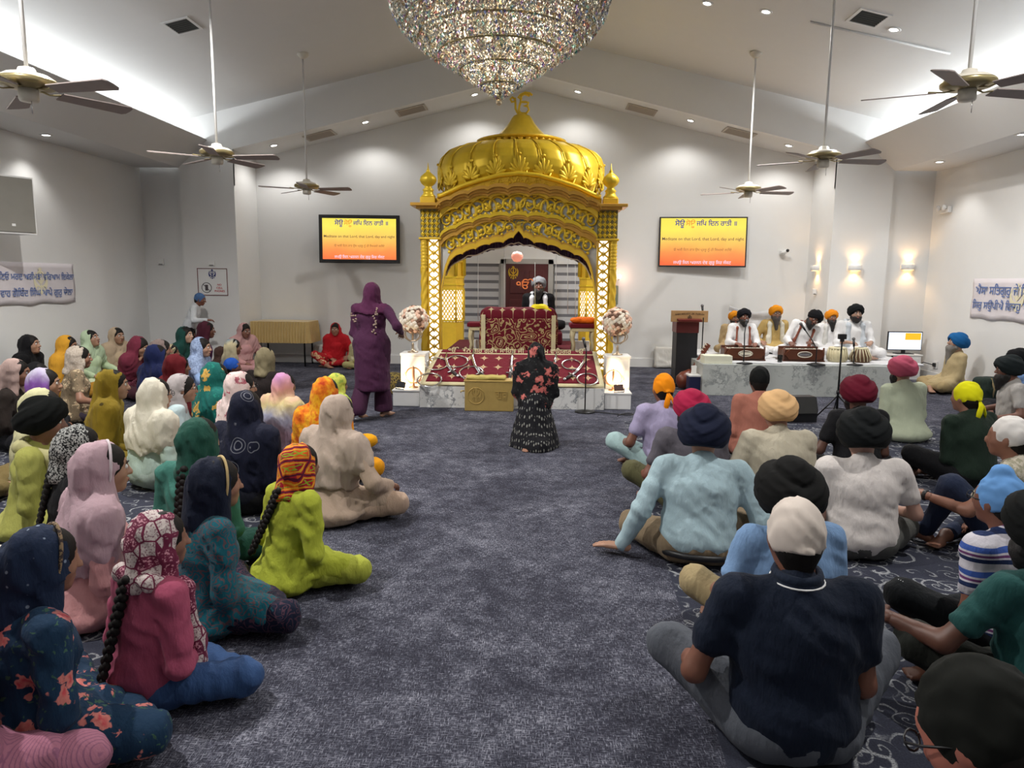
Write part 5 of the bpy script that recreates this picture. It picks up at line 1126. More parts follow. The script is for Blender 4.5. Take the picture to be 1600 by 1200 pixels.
def harmonium(x, y, label, plate):
    r = empty('harmonium', (x, y, SZ+.028), label=label, cat='harmonium', group='harmoniums on the stage')
    MB().box((-.28, -.02, 0), (.28, .26, .17), bev=.006).build('case', M_hw, r); MB().box((-.30, -.04, 0), (.30, .28, .02), bev=.004).build('base_board', M_hw, r)
    b = MB(); b.prism([(-.28, .1), (-.21, .18), (.21, .18), (.28, .1), (.21, .03), (-.21, .03)], -.06, -.02); b.build('bellows_board', M_hw, r)
    b = MB(); b.tube([(.1*math.cos(a*.2618), -.064, .105+.04*math.sin(a*.2618)) for a in range(24)], .006, 5, closed=True); b.build('sound_hole_rim', M_ivory, r)
    MB().box((-.085, -.066, .085), (.085, -.06, .125), bev=.003).build('name_plate', plate, r); MB().box((-.24, .06, .17), (.24, .16, .176)).build('white_keys', M_ivory, r)
    bk = MB().box((-.005, .09, .176), (.005, .16, .184)).mesh('black_key'); bk.materials.append(M_black)
    for i in range(14):
        if i % 7 in (2, 6): continue
        obj('black_key', bk, None, r, loc=(-.2+.03*i, 0, 0))
    MB().box((-.28, .2, .17), (.28, .26, .2), bev=.004).build('rear_rail', M_hw, r)
    for xx in (-.29, .27): MB().tube([(xx+.01, -.02, 0), (xx+.01, -.02, .2)], .014, 8).build('corner_post', M_hw, r)
harmonium(3.03, 10.36, 'brown harmonium played by the first singer near the lectern', M_ivory); harmonium(3.86, 10.32, 'brown harmonium with silver plate played by the leaning singer', M_steel)
M_strap = mat('cream leather straps', hx('d8cfae', 1.1), .6)
def drum(x, y, r1, r2, h, body, label):
    r = empty('tabla_drum', (x, y, SZ+.028), label=label, cat='drum', group='tabla pair'); zz = h
    MB().lathe([(0, .0), (r1*.9, .0), (r1, .03), (r1*1.04, h*.4), (r2, h)], 28).build('drum_shell', body, r); b = MB(); b.lathe([(r2+.008, h-.02), (r2+.012, h), (r2, h+.012), (0, h+.012)], 28); b.build('drum_head', M_strap, r)
    MB().lathe([(.0, h+.015), (r2*.45, h+.015), (r2*.45, h+.012)], 20).build('black_spot', M_black, r)
    for k in range(18):
        a = 2*math.pi*k/18; c_, s_ = math.cos(a), math.sin(a); MB().tube([((r2+.012)*c_, (r2+.012)*s_, h-.01), ((r1*1.04+.007)*math.cos(a+.08), (r1*1.04+.007)*math.sin(a+.08), h*.4), ((r1+.006)*math.cos(a+.16), (r1+.006)*math.sin(a+.16), .02)], .006, 4).build('strap', M_strap, r)
drum(4.36, 10.36, .13, .11, .2, mat('pale hide drum body', hx('c9bf9c', 1.1), .5), 'wide bass drum of the pair, left of the camera tripod'); drum(4.68, 10.34, .135, .085, .2, mat('turned brown drum wood', hx('5a4028', 1.2), .5), 'smaller treble drum of the pair with dark spot, at stage right')
mic('singer_microphone', (2.98, 10.2, SZ), [(0, 0, 0), (0, 0, .2), (.02, .1, .42), (.06, .2, .52)], 'silver headed microphone before the first singer'); mic('singer_microphone', (3.98, 10.15, SZ), [(0, 0, 0), (0, 0, .22), (-.04, .08, .34), (-.12, .16, .48)], 'microphone on a bent stand before the leaning singer'); mic('drum_microphone', (4.53, 10.2, SZ), [(0, 0, 0), (0, 0, .14), (.0, .03, .26)], 'black microphone between the two drums')
g = empty('water_glass', (3.49, 10.2, SZ), label='water glass on the stage between the harmoniums', cat='glass'); MB().lathe([(.0, 0), (.028, 0), (.036, .13), (.033, .13), (.026, .008), (0, .008)], 18).build('glass', mat('clear glass', (.9, .95, .95), .05, trans=1., var=0), g); MB().lathe([(0, .009), (.026, .009), (.031, .09), (0, .09)], 18).build('water', mat('water', (.9, .95, 1), .02, trans=1., var=0), g)
# --- computer monitor and desk at stage right
mo = empty('computer_monitor', (6.27, 12.25, .42), label='small lit computer monitor by the right corner', cat='monitor'); MB().box((-.29, 0, .06), (.29, .03, .38), bev=.006).build('bezel', M_black, mo); MB().box((-.275, -.002, .075), (.275, 0, .365)).build('screen', mat('white lit screen', (0, 0, 0), .3, var=0, emis=hx('dfe8f4'), estr=1.1), mo); MB().box((0, -.004, .24), (.26, -.002, .355)).build('slide_window', mat('yellow slide', (0, 0, 0), .3, var=0, emis=hx('f5b820'), estr=1.), mo); MB().box((-.03, .02, 0), (.03, .05, .1)).build('neck', M_black, mo); MB().box((-.14, -.06, 0), (.14, .1, .012)).build('foot', M_black, mo)
dk = empty('side_cabinet', (6.04, 12.26, 0), label='white cabinet with dark end panel under the computer monitor', cat='cabinet'); MB().box((-.28, -.16, 0), (.45, .18, .4), bev=.006).build('body', M_white, dk); MB().box((-.3, -.17, .4), (.47, .19, .42), bev=.004).build('top', M_white, dk); MB().box((-.05, -.165, 0), (-.02, -.155, .4)).build('dark_edge', M_black, dk); MB().box((.0, -.168, .05), (.42, -.16, .36), bev=.003).build('door', M_white, dk)
ol = empty('wall_outlet', (6.3, 12.0, 0), label='outlet with cables on the right wall near the bearded man', cat='outlet'); q = atX(1462, 570, AX+HW-.004); ol.location = q
MB().box((-.012, -.06, -.06), (.0, .06, .06), bev=.003).build('plate', M_trim, ol); MB().box((-.045, -.03, -.03), (-.012, .02, .03)).build('plug', M_black, ol); MB().tube([(-.05, 0, 0), (-.15, .1, .03), (-.25, .2, -.1), (-.3, .25, -q.z+.01)], .008, 6).build('cable', M_black, ol)
pw = empty('power_strip', (5.75, 11.6, 0), label='grey bundle of cables and power adapters by the stage end', cat='power strip')
for k in range(5): MB().tube([(.25*math.sin(k*2+t*.9), .12*math.cos(k*1.3+t*.7), .02+.02*(t % 3)) for t in range(9)], .011, 6).build('cable', M_black, pw)
MB().box((-.15, -.04, 0), (.12, .04, .05), bev=.006).build('strip', M_grey, pw)
# --- floor monitor, tripod with camera
wd = empty('stage_monitor', (3.02, 8.32, 0), rz=.12, label='black wedge floor loudspeaker in front of the stage', cat='loudspeaker'); b = MB(); b.prism([(-.14, 0), (.15, 0), (.15, .2), (.06, .29), (-.1, .29), (-.16, .15)], -.26, .24, 'x'); b.build('cabinet', M_black, wd)
MB().box((-.24, -.008, -.1), (.22, .004, .1), M=Matrix.Translation((0, -.142, .2)) @ Matrix.Rotation(R_(-24), 4, 'X')).build('grille', mat('black speaker mesh', (.01, .01, .01), .6, bump=.5, bscale=400), wd); MB().tube([(.24, 0, .1), (.26, 0, .12), (.26, 0, .2), (.24, 0, .22)], .01, 6).build('handle', M_black, wd)
tp = empty('camera_tripod', (3.60, 8.45, 0), label='slim black tripod with a small camera before the stage', cat='tripod'); MB().tube([(0, 0, .12), (0, 0, .93)], [.014, .009], 8).build('pole', M_blackm, tp); MB().lathe([(.022, 0), (.022, .04)], 10, c=(0, 0, .3)).build('collar', M_black, tp)
lm = MB().tube([(.0, 0, .28), (.30, 0, .012)], [.009, .008], 6).mesh('leg'); lm.materials.append(M_blackm); bm2 = MB().tube([(.0, 0, .13), (.17, 0, .13)], .005, 5).mesh('brace'); bm2.materials.append(M_blackm)
for k in range(3): L = obj('leg', lm, None, tp, rot=(0, 0, 3.4+k*2.094)); obj('brace', bm2, None, L)
MB().box((-.045, -.02, .95), (.045, .03, 1.01), bev=.006).build('camera_body', M_black, tp); MB().lathe([(.0, -.02), (.02, -.02), (.02, .02)], 12, M=Matrix.Translation((0, .04, .98)) @ Matrix.Rotation(R_(-90), 4, 'X')).build('camera_lens', M_black, tp); MB().box((-.02, -.015, .92), (.02, .015, .95)).build('head_clamp', M_black, tp)
# --- cable lying by the platform, dark bag in the back-left, bag at right wall
o = MB().tube([(.62+.3*math.sin(t*.4)+.06*t, 8.55+.08*math.cos(t*.9)-.01*t, .008) for t in range(12)], .006, 6).build('floor_cable', M_black); lab(o, 'black microphone cable curling on the carpet by the right pedestal', 'cable')
bg = empty('dark_bundle', (-2.0, 9.85, 0), label='dark folded bundle on the floor behind the left pedestals', cat='bundle'); s = SDF(.018); s.box((0, 0, .12), (.18, .14, .12), rad=.05).ell((.04, 0, .24), (.14, .1, .06)); s.fn(wrinkle(31, .01, 26.)); s.plane((0, 0, 1), .002); cloth_obj('folds', s, fab('26242a', 'speckle', '8a7a40', gain=1.), bg)
bg = empty('backpack', (6.25, 9.9, 0), rz=.4, label='dark green backpack beside the right wall', cat='bag'); s = SDF(.015); s.box((0, 0, .17), (.2, .14, .17), rad=.08).box((0, -.12, .13), (.13, .05, .1), rad=.04); s.fn(wrinkle(33, .006, 30.)); s.plane((0, 0, 1), .002); cloth_obj('bag_body', s, fab('23302a', gain=1.1), bg); MB().tube([(-.1, -.14, .05), (-.13, -.18, .2), (-.1, -.1, .34)], .014, 6, flat=.4).build('strap', fab('8a7a5a'), bg)
# ================================================================== people
A = np.array
SKIN = {}
def skin(h):
    if h not in SKIN:
        t = NT('skin'); v = t.tc(); c = hx(h, 1.05); g_ = sum(c)/3; c = tuple(x*.86+g_*.14 for x in c); n = t.noise(v, 14., 3.); t.col(t.mix(n.outputs[0], tuple(x*.88 for x in c), tuple(min(.9, x*1.1) for x in c))); t.set(Roughness=.5); t.b.inputs['Subsurface Weight'].default_value = .0; t.bump(t.noise(v, 130., 3.).outputs[0], .06, .002); SKIN[h] = t.m
    return SKIN[h]
M_hair = mat('black hair', (.010, .008, .007), .6, bump=.3, bscale=160, var=.3, spec=.2); M_eye = mat('eye white', (.75, .73, .7), .2, var=0); M_iris = mat('dark iris', (.02, .012, .008), .15, var=0); M_lip = mat('lips', hx('8a4a44'), .45, var=.05)
M_brow = mat('dark eyebrow', (.015, .012, .01), .6)
def ik(S, W, l1, l2, pole):
    d = W-S; L = np.linalg.norm(d)
    if L > .985*(l1+l2): W = S+d*(.985*(l1+l2)/L); d = W-S; L = np.linalg.norm(d)
    L = max(L, abs(l1-l2)+.02); a = (l1*l1-l2*l2+L*L)/(2*L); h = math.sqrt(max(l1*l1-a*a, 1e-6)); u = d/np.linalg.norm(d)
    p = A(pole, float); p = p-u*(p @ u); p /= np.linalg.norm(p)+1e-9; return S+u*a+p*h, W
def hand(W, d, n, sx, h, curl=.5, spread=.13):
    """palm and five fingers; d towards the fingers, n out of the back of the hand"""
    d = d/np.linalg.norm(d); n = n-d*(n @ d); n /= np.linalg.norm(n); x = np.cross(d, n)
    s = SDF(h); c = W+d*.048; R = np.stack([x, d, n], 1); s.cone(W-d*.035, W+d*.012, .026, .024, .012); s.box(c, (.036, .045, .015), R=R, rad=.013, k=.012)
    for i, (o, L) in enumerate(((-.029, .066), (-.010, .075), (.010, .071), (.028, .058))):
        a = W+d*.088+x*o; f = d*math.cos(.12*curl)+x*(o*spread/.03*.5); b = a+(f*math.cos(curl*.6)-n*math.sin(curl*.6))*L*.45; e = b+(f*math.cos(curl*1.5)-n*math.sin(curl*1.5))*L*.55
        s.cone(a, b, .0095, .0088, .004); s.cone(b, e, .0088, .0068, .003)
    t0 = W+d*.022-x*sx*.028; t1 = t0-x*sx*.032+d*.028-n*.012; t2 = t1-x*sx*.006+d*.03-n*.008; s.cone(t0, t1, .013, .0105, .008); s.cone(t1, t2, .0105, .008, .003); return s.mesh()
def foot(K, An, toe, h):
    toe = toe/np.linalg.norm(toe); s = SDF(h); up = A([0, 0, 1.]); sd = np.cross(toe, up); sd /= np.linalg.norm(sd)+1e-9
    heel = An-toe*.035-up*.025; ball = An+toe*.12-up*.035; s.cone(An, heel, .034, .032, .02); s.cone(An+toe*.01, ball, .036, .026, .03); s.box(ball, (.04, .045, .017), R=np.stack([sd, toe, up], 1), rad=.015, k=.02)
    for i in range(5): a = ball+toe*.04+sd*(i-2)*.017; s.cone(a, a+toe*(.03-.004*abs(i-1)), .011, .0095, .004)
    return s.mesh()
HEAD_CACHE = {}
def head_mesh(h, sex):
    k = (h, sex)
    if k in HEAD_CACHE: return HEAD_CACHE[k]
    s = SDF(h); s.ell((0, -.005, .02), (.075, .095, .10), k=.03).ell((0, .028, -.05), (.058, .062, .062), k=.045).ell((0, .068, -.088), (.026, .022, .02), k=.035)
    s.ell((0, .055, .03), (.062, .045, .04), k=.03)
    for sx in (-1, 1):
        s.ell((sx*.042, .055, -.02), (.026, .03, .024), k=.03); s.ell((sx*.076, -.008, -.002), (.011, .021, .032), k=.012); s.ell((sx*.031, .104, .012), (.019, .016, .013), k=.012, sub=True)
        s.ell((sx*.012, .108, -.027), (.009, .011, .008), k=.008)
    s.cone((0, .095, .022), (0, .117, -.024), .009, .0125, .014); s.ell((0, .098, -.051), (.024, .011, .006), k=.007).ell((0, .096, -.062), (.02, .011, .0065), k=.007)
    s.cone((0, -.025, -.05), (0, -.045, -.17), .056 if sex == 'm' else .048, .06 if sex == 'm' else .052, .03)
    HEAD_CACHE[k] = s.mesh(); return HEAD_CACHE[k]
NP = [0]
ARM = {'lap': (.06, .19, .16), 'knee': (.28, .27, .22), 'floor': (.50, -.02, .05), 'fwd': (.26, .40, .26), 'harm': (.17, .36, .26), 'tabla': (.16, .34, .27), 'chin': (.02, .17, .50), 'hang': (.24, .04, .18), 'up': (.10, .20, .40)}
def person(label, px=0, py=0, loc=None, Yd=None, ang=0, s=1., z0=0., b=1., sex='f', lean=6., roll=0., hy=0., hp=0., hr=0., pose='cross', L='lap', R='lap', top=None, sleeve='long', kurta=False, bot=None, baggy=1.15, bodyskin='8a5c42',
           scarf=None, cape=None, fe=0., turban=None, ts=1., tt=.28, patka=None, tails=True, bun=False, beard=None, hair=True, braid=None, face=False, glasses=False, shawl=None, trim=None, watch=None, legs=True, collar=None, hem=None, extra=None):
    NP[0] += 1; seed = NP[0]*7; sd = {'m': 1, 'f': -1}[sex]; wd = b*(1.05 if sex == 'm' else .93); bw = .162 if sex == 'm' else .14
    stand = pose in ('stand', 'stride'); P0 = A([0, 0, .92 if stand else (.50 if pose == 'kneel' else .105)])
    Rt = Ry(R_(roll)) @ Rx(-R_(lean)); T = lambda *v: P0+Rt @ A(v, float)
    Rh = Rz(-R_(hy)) @ Rx(-R_(hp)) @ Ry(R_(hr)); Hc = T(0, .012, .52)+Rh @ A([0, .02, .08]); HT = lambda *v: Hc+Rh @ A(v, float)
    tl = HT(0, -.02, .160*ts if turban else (.145 if patka and not bun else (.19 if bun else .140)))
    tp = Hc+A([0, -.01, 0]); ztop = float(tl[2])
    if Yd is not None:
        g = atY(px, py, Yd)
        if s == 'fit': s = (g.z-z0)/ztop
        v = Rz(-R_(ang)) @ A([tp[0], tp[1], 0])*s; loc = (g.x-v[0], g.y-v[1], z0)
    if loc is None:
        g = atZ(px, py, z0+s*ztop); rz = -R_(ang); v = Rz(rz) @ A([tp[0], tp[1], 0])*s; loc = (g.x-v[0], g.y-v[1], z0)
    dist = math.hypot(loc[0], loc[1]); h = .0128 if dist < 4.3 else (.0168 if dist < 6.6 else .022); hh = .0098 if face else .0135; hnd = .0064 if dist < 4.3 else .010
    root = empty('person', loc, -R_(ang), label=label, cat='person', scale=s)
    # ---- joints
    sh_ = {}; el = {}; wr_ = {}
    for sx, md in ((-1, L), (1, R)):
        S0 = T(sx*.175*wd, -.008, .422); t_ = ARM[md] if isinstance(md, str) else md
        W0 = A([sx*t_[0], t_[1], t_[2]]) if isinstance(md, str) else A(t_, float)
        if isinstance(md, str) and (stand or pose == 'kneel'): W0 = W0+A([0, 0, P0[2]-.105])
        pole = ((sx*.42, -.42, -.8) if sex == 'm' else (sx*.6, -.5, -.6)) if pose != 'kneel' else (sx*.25, -.3, -1.)
        E0, W0 = ik(S0, W0, .285, .25, pole); sh_[sx], el[sx], wr_[sx] = S0, E0, W0
    kn = {}; an = {}; hp_ = {}; toe = {}
    for sx in (-1, 1):
        hp_[sx] = A([sx*.085*wd, .01, P0[2]])
        pl = pose if not isinstance(pose, dict) else pose.get(sx, 'cross')
        if pl == 'stand': kn[sx] = A([sx*.09, .03, .48]); an[sx] = A([sx*.09, -.01, .07]); toe[sx] = A([0, 1., 0])
        elif pl == 'stride': kn[sx], an[sx] = (A([.09, .10, .47]), A([.10, .12, .07])) if sx > 0 else (A([-.09, .0, .47]), A([-.12, -.22, .12])); toe[sx] = A([.35, 1., 0 if sx > 0 else -.25])
        elif pl == 'kneel': kn[sx] = A([sx*.1, .16, .07]); an[sx] = A([sx*.09, -.22, .06]); toe[sx] = A([0, -1., -.1])
        elif pl == 'up': kn[sx] = A([sx*.2, .30, .40]); an[sx] = A([sx*.16, .44, .06]); toe[sx] = A([0, 1., 0])
        elif pl == 'half': kn[sx] = A([sx*.36, .24, .24]); an[sx] = A([sx*.12, .40, .06]); toe[sx] = A([-sx*.6, .5, 0])
        elif pl == 'out': kn[sx] = A([sx*.40, .22, .12]); an[sx] = A([sx*.62, .05, .06]); toe[sx] = A([sx*.9, -.3, 0])
        else: kn[sx] = A([sx*.335*wd**.5, .255, .11]); an[sx] = A([-sx*.10, .33 if sx > 0 else .25, .065]); toe[sx] = A([-sx*.9, .12, 0])
        if isinstance(pose, dict) and (sx, 'k') in pose: kn[sx], an[sx] = A(pose[(sx, 'k')]), A(pose[(sx, 'a')])
    # ---- body: one skin figure
    Mk = skin(bodyskin); body = SDF((.017 if dist < 4.5 else .023) if sleeve != 'long' else .036); q = .88
    body.ell(T(0, -.01, .02), A([.15*wd, .11*wd, .11])*q, R=Rt, k=.05).ell(T(0, 0, .15), A([.13*wd, .1*wd, .13])*q, R=Rt, k=.05).ell(T(0, -.005, .3), A([.15*wd, .105*wd, .15])*q, R=Rt, k=.05).cone(T(-.12*wd, -.01, .415), T(.12*wd, -.01, .415), .05, .05, .04).cone(T(0, -.015, .42), HT(0, -.03, -.09), .06, .05, .03)
    for sx in (-1, 1):
        body.cone(sh_[sx], el[sx], .043, .039, .03).cone(el[sx], wr_[sx], .041, .026, .02)
        if legs: body.cone(hp_[sx], kn[sx], .07, .052, .04).cone(kn[sx], an[sx], .052, .034, .03)
    body.plane((0, 0, 1), .004); parts = [body.mesh()]
    HV, HQ = head_mesh(hh, sex); parts.append((HV @ Rh.T+Hc, HQ))
    for sx in (-1, 1):
        d = wr_[sx]-el[sx]; flat = abs(wr_[sx][2]-.05) < .045
        dd = A([sx*.8, .25, -.04]) if flat else (d/np.linalg.norm(d)+A([-sx*.25, .2, -.1]))
        parts.append(hand(wr_[sx], dd, A([0, 0, 1.]) if flat else A([sx*.3, .0, 1.]), sx, hnd, curl=.12 if flat else .6))
        if legs: parts.append(foot(kn[sx], an[sx], toe[sx], .014 if dist > 5 else .0105))
    V, Q = join(parts); V[:, 2] = np.maximum(V[:, 2], .003); obj('body', mesh_np('body', V, Q), Mk, root)
    # ---- face
    if face:
        for sx in (-1, 1):
            e = MB().ball((0, 0, 0), .0125, 10, 8).build('eye', M_eye, root, loc=tuple(HT(sx*.031, .089, .012))); MB().ball((0, .0085, 0), (.006, .005, .006), 8, 6).build('iris', M_iris, e).rotation_euler = (0, 0, -R_(hy))
            MB().tube([HT(sx*.014, .102, .031), HT(sx*.031, .104, .037), HT(sx*.048, .093, .031)], [.004, .0045, .003], 5).build('eyebrow', M_brow, root)
        MB().ball((0, 0, 0), (.022, .008, .0085), 10, 6, R=Matrix(Rh.tolist())).build('lips', M_lip, root, loc=tuple(HT(0, .1015, -.056)))
    if glasses:
        g = MB()
        for sx in (-1, 1):
            g.tube([HT(sx*.033+.022*math.cos(a*.6283), .118, .008+.018*math.sin(a*.6283)) for a in range(10)], .0025, 4, closed=True); g.tube([HT(sx*.055, .116, .01), HT(sx*.078, .07, .01), HT(sx*.08, .0, .006)], .0025, 4)
        g.tube([HT(-.012, .12, .01), HT(.012, .12, .01)], .0025, 4); g.build('spectacles', M_black, root)
    # ---- trousers or salwar
    if legs and bot is not None:
        t = SDF(h*(1.3 if dist < 6.6 else 1.45)); t.ell(T(0, -.012, .01), A([.172*wd, .135*wd, .115]), R=Rt, k=.05)
        for sx in (-1, 1): t.cone(hp_[sx], kn[sx], .088*wd*baggy, .066*baggy, .05).cone(kn[sx], an[sx]+(kn[sx]-an[sx])*.08, .064*baggy, (.046 if not stand or baggy < 1.2 else .078)*baggy, .035)
        t.fn(wrinkle(seed+1, .005, 34., (.8, .8, .6))); t.fn(ridge(seed+2, .006, 46., (1., .7, .4))); t.plane((0, 0, 1), .003 if not stand else .085); cloth_obj('trousers', t, bot, root)
    # ---- shirt, kurta or kameez
    gx = .014
    if top is not None:
        t = SDF(h)
        if not stand or not kurta: t.ell(T(0, -.012, .03), A([.165*wd+gx, .128*wd+gx, .13]), R=Rt, k=.06)
        t.ell(T(0, .0, .15), A([bw*wd+gx, .115*wd+gx, .16]), R=Rt, k=.07).ell(T(0, -.008, .30), A([(.172 if sex == 'm' else .158)*wd+gx, .114*wd+gx, .17 if sex == 'm' else .15]), R=Rt, k=.06)
        t.cone(T(-.142*wd, -.012, .42), T(.142*wd, -.012, .42), .052+gx, .052+gx, .05).cone(T(0, -.02, .42), T(0, -.02, .478), .09, .064, .03)
        if sex == 'f': t.ell(T(0, .062, .29), (.125*b, .075, .075), R=Rt, k=.05)
        for sx in (-1, 1):
            if sleeve == 'none': continue
            if sleeve == 'short': e = sh_[sx]+(el[sx]-sh_[sx])*.60; t.cone(sh_[sx], e, .058+gx*.5, .058, .05)
            else:
                e = el[sx]+(wr_[sx]-el[sx])*(.95 if sleeve == 'long' else .3); t.cone(sh_[sx], el[sx], .05+gx, .043+gx, .035).cone(el[sx], e, .043+gx, .031+gx*.8, .02)
        if kurta and not stand and pose != 'kneel':
            t.ell(T(0, -.02, -.03), (.23*wd, .20*wd, .10), k=.06); t.ell((0, .16, .12), (.2*wd, .16, .07), k=.06)
            for sx in (-1, 1): t.cone(hp_[sx]+A([0, 0, .03]), kn[sx]*.72+hp_[sx]*.28+A([0, 0, .02]), .098*wd, .082, .05)
        if stand and kurta: t.ell(T(0, 0, .02), (.20*wd, .165*wd, .2), k=.06).cone((0, .0, .78), (0, .0, .40), .185*wd, .195*wd, .08); t.plane((0, 0, 1), .36)
        if pose == 'kneel': t.cone((0, 0, .5), (0, -.03, .28), .17*wd, .2*wd, .06)
        t.fn(wrinkle(seed, .0032 if sex == 'm' else .005, 24.)); t.fn(ridge(seed+9, .0045 if sex == 'm' else .007, 48., (.9, .5, 1.))); t.fn(wrinkle(seed+9, .002, 75.)); t.plane((0, 0, 1), .003)
        c_ = Hc+Rh @ A([0, .01, -.06]); t.ell(c_, (.058, .075, .06), R=Rh, k=.01, sub=True)
        cloth_obj('kameez' if sex == 'f' else ('kurta' if kurta else 'shirt'), t, top, root)
    if collar is not None:
        c = MB(); cc = T(0, -.012, .50); c.tube([cc+Rt @ A([.068*math.cos(a*.2618), .066*math.sin(a*.2618)-.0, .012*math.sin(a*.2618)+.0]) for a in range(24)], .013, 6, closed=True, flat=1.5); c.build('collar', collar, root); c = MB(); cc = T(0, -.012, .482); c.tube([cc+Rt @ A([.083*math.cos(a*.2618), .081*math.sin(a*.2618), .012*math.sin(a*.2618)]) for a in range(24)], .0035, 5, closed=True); c.build('collar_stripe', M_white, root)
    # ---- hair, braid
    if hair and not turban and (not patka or True):
        t = SDF(.0145); q_ = .93 if patka else 1.; t.ell(HT(0, -.004-.008*(1-q_)/.07, .024), (.086*q_, .112*q_, .114*q_), R=Rh); t.cone(HT(0, -.045, -.03), HT(0, -.05, -.09), .062, .045, .03); t.ell(HT(0, .122, -.046), (.080, .078, .116), R=Rh, k=.006, sub=True); cloth_obj('hair', t, M_hair, root)
    if braid:
        bm = MB(); a = T(0, -.115, .47); e = T(braid[0], -.165*wd-.02, braid[1]); nb = 26
        for i in range(nb):
            f = i/(nb-1); p = a*(1-f)+e*f; w_ = .03-.010*f; bm.ball(tuple(p+A([.010*(-1)**i, 0, 0])), (w_*.85, w_*.75, .022), 8, 6)
        bm.build('braid', M_hair, root)
    # ---- headscarf
    if scarf is not None:
        t = SDF(min(h, .016)); t.ell(HT(0, -.022, .014), (.102, .122, .134), R=Rh, k=.03).cone(HT(0, -.04, -.03), T(0, -.05, .44), .084, .086, .05)
        for sx in (-1, 1): t.cone(HT(sx*.062, -.0, -.05), T(sx*.085, .03, .43), .042, .046, .04)
        if cape is not None:
            t.cone(T(-.145*wd, -.012, .405), T(.145*wd, -.012, .405), .052+.034, .052+.034, .06).ell(T(0, -.02, .28), A([.158*wd+.036, .112*wd+.036, .17]), R=Rt, k=.06).ell(T(0, -.01, .12), A([.15*wd+.034, .12*wd+.034, .15]), R=Rt, k=.06)
            for sx in (-1, 1): e_ = sh_[sx]+(el[sx]-sh_[sx])*(1. if cape < .12 else .5); (t.cone(sh_[sx], e_, .052+.028, .046+.026, .10) if cape < .22 else None)
            if cape < -.05:
                t.ell(T(0, -.02, 0), A([.2*wd, .17*wd, .13]), k=.06)
                for sx in (-1, 1): t.cone(el[sx], (el[sx]+wr_[sx])/2, .07, .065, .04)
        t.fn(wrinkle(seed+3, .005, 30., (1., .75, .35))); t.fn(ridge(seed+4, .0075, 62., (1., .8, .55))); t.fn(ridge(seed+14, .004, 120., (1., .9, .3)))
        t.ell(HT(0, .150+fe, -.045), (.115, .140, .155), R=Rh, k=.008, sub=True)
        n_ = Rt[:, 2]; ze = cape if cape is not None else .40
        wv = wrinkle(seed+5, .02, 16., (1., 1., 0)); base = float(n_ @ P0)
        t.cut.append(((lambda X, Y, Z: n_[0]*X+n_[1]*Y+n_[2]*Z-base-ze+wv(X, Y, 0*Z)), None, None, 0)); t.plane((0, 0, 1), .003)
        cloth_obj('headscarf', t, scarf, root)
        if trim is not None:
            tb_ = MB(); pts = [HT(.096*math.sin(a), .030+fe*.6-.028*(1-math.cos(a))*.5, .014+.124*math.cos(a)) for a in np.linspace(-2.1, 2.1, 27)]; tb_.tube(pts, .0065, 6, flat=1.3); tb_.build('scarf_border', trim, root)
    if shawl is not None:
        shawl, kq = shawl if isinstance(shawl, tuple) else (shawl, 1.)
        t = SDF(max(h, .014)*(1 if kq == 1 else .75)); t.cone(T(-.1, -.075, .47), T(.1, -.075, .47), .036*kq, .036*kq, .03)
        for sx in (-1, 1): t.cone(T(sx*.1, -.07, .47), T(sx*.105, .085, .42), .036*kq, .036*kq, .03).cone(T(sx*.105, .085, .42), T(sx*.12, .145, .10), .036*kq, .042*kq, .03).cone(T(sx*.13, .14, .2), T(sx*.13, .155, .02), .04*kq, .045*kq, .03)
        t.fn(wrinkle(seed+6, .006*kq, 60., (1., .3, .2))); cloth_obj('shoulder_shawl', t, shawl, root)
    # ---- turban, patka
    if turban is not None:
        Rb = Rh @ Rx(tt); c = HT(0, -.016, .045); t = SDF(.0078 if dist < 5 else (.0095 if dist < 7.5 else .0115))
        for r_ in (.24, -.24): t.ring(c, Rb @ Ry(r_), .078*ts, .090*ts, .048*ts, .064*ts, .002)
        t.ell(HT(0, -.02, .072*ts), A([.082, .098, .088])*ts, R=Rh, k=.002); t.ell(HT(0, -.015, .03), A([.088, .108, .09]), R=Rh, k=.002)
        def pleat(X, Y, Z):
            x, y, z = X-c[0], Y-c[1], Z-c[2]; u = Rb[0,0]*x+Rb[1,0]*y+Rb[2,0]*z; v = Rb[0,1]*x+Rb[1,1]*y+Rb[2,1]*z; w_ = Rb[0,2]*x+Rb[1,2]*y+Rb[2,2]*z
            return .0058*np.abs(np.sin(62*(w_+.42*np.abs(u)*np.sign(v)+.1*u)))-.003+.0012*np.sin(240*(w_-.3*u))
        t.fn(pleat); t.ell(HT(0, .115, -.045), (.078, .075, .098), R=Rh, k=.006, sub=True); n_ = Rh @ A([0, .30, 1.]); n_ /= np.linalg.norm(n_); t.plane(n_, float(n_ @ HT(0, -.02, -.062)))
        cloth_obj('turban', t, turban, root)
    if patka is not None:
        t = SDF(.010 if dist < 6 else .012); t.ell(HT(0, -.012, .026), (.089, .110, .115), R=Rh, k=.02)
        if bun: t.ell(HT(0, .0, .135), (.048, .048, .045), R=Rh, k=.02)
        t.fn(wrinkle(seed+7, .0025, 60., (1., .8, .6))); t.fn(ridge(seed+17, .0042, 95., (1., .5, .7))); n_ = Rh @ A([0, .30, 1.]); n_ /= np.linalg.norm(n_); t.plane(n_, float(n_ @ HT(0, -.02, -.038))); t.ell(HT(0, .13, -.07), (.09, .085, .115), R=Rh, k=.008, sub=True)
        if tails: t.ell(HT(0, -.115, -.005), (.028, .022, .022), R=Rh, k=.01)
        cloth_obj('patka', t, patka, root)
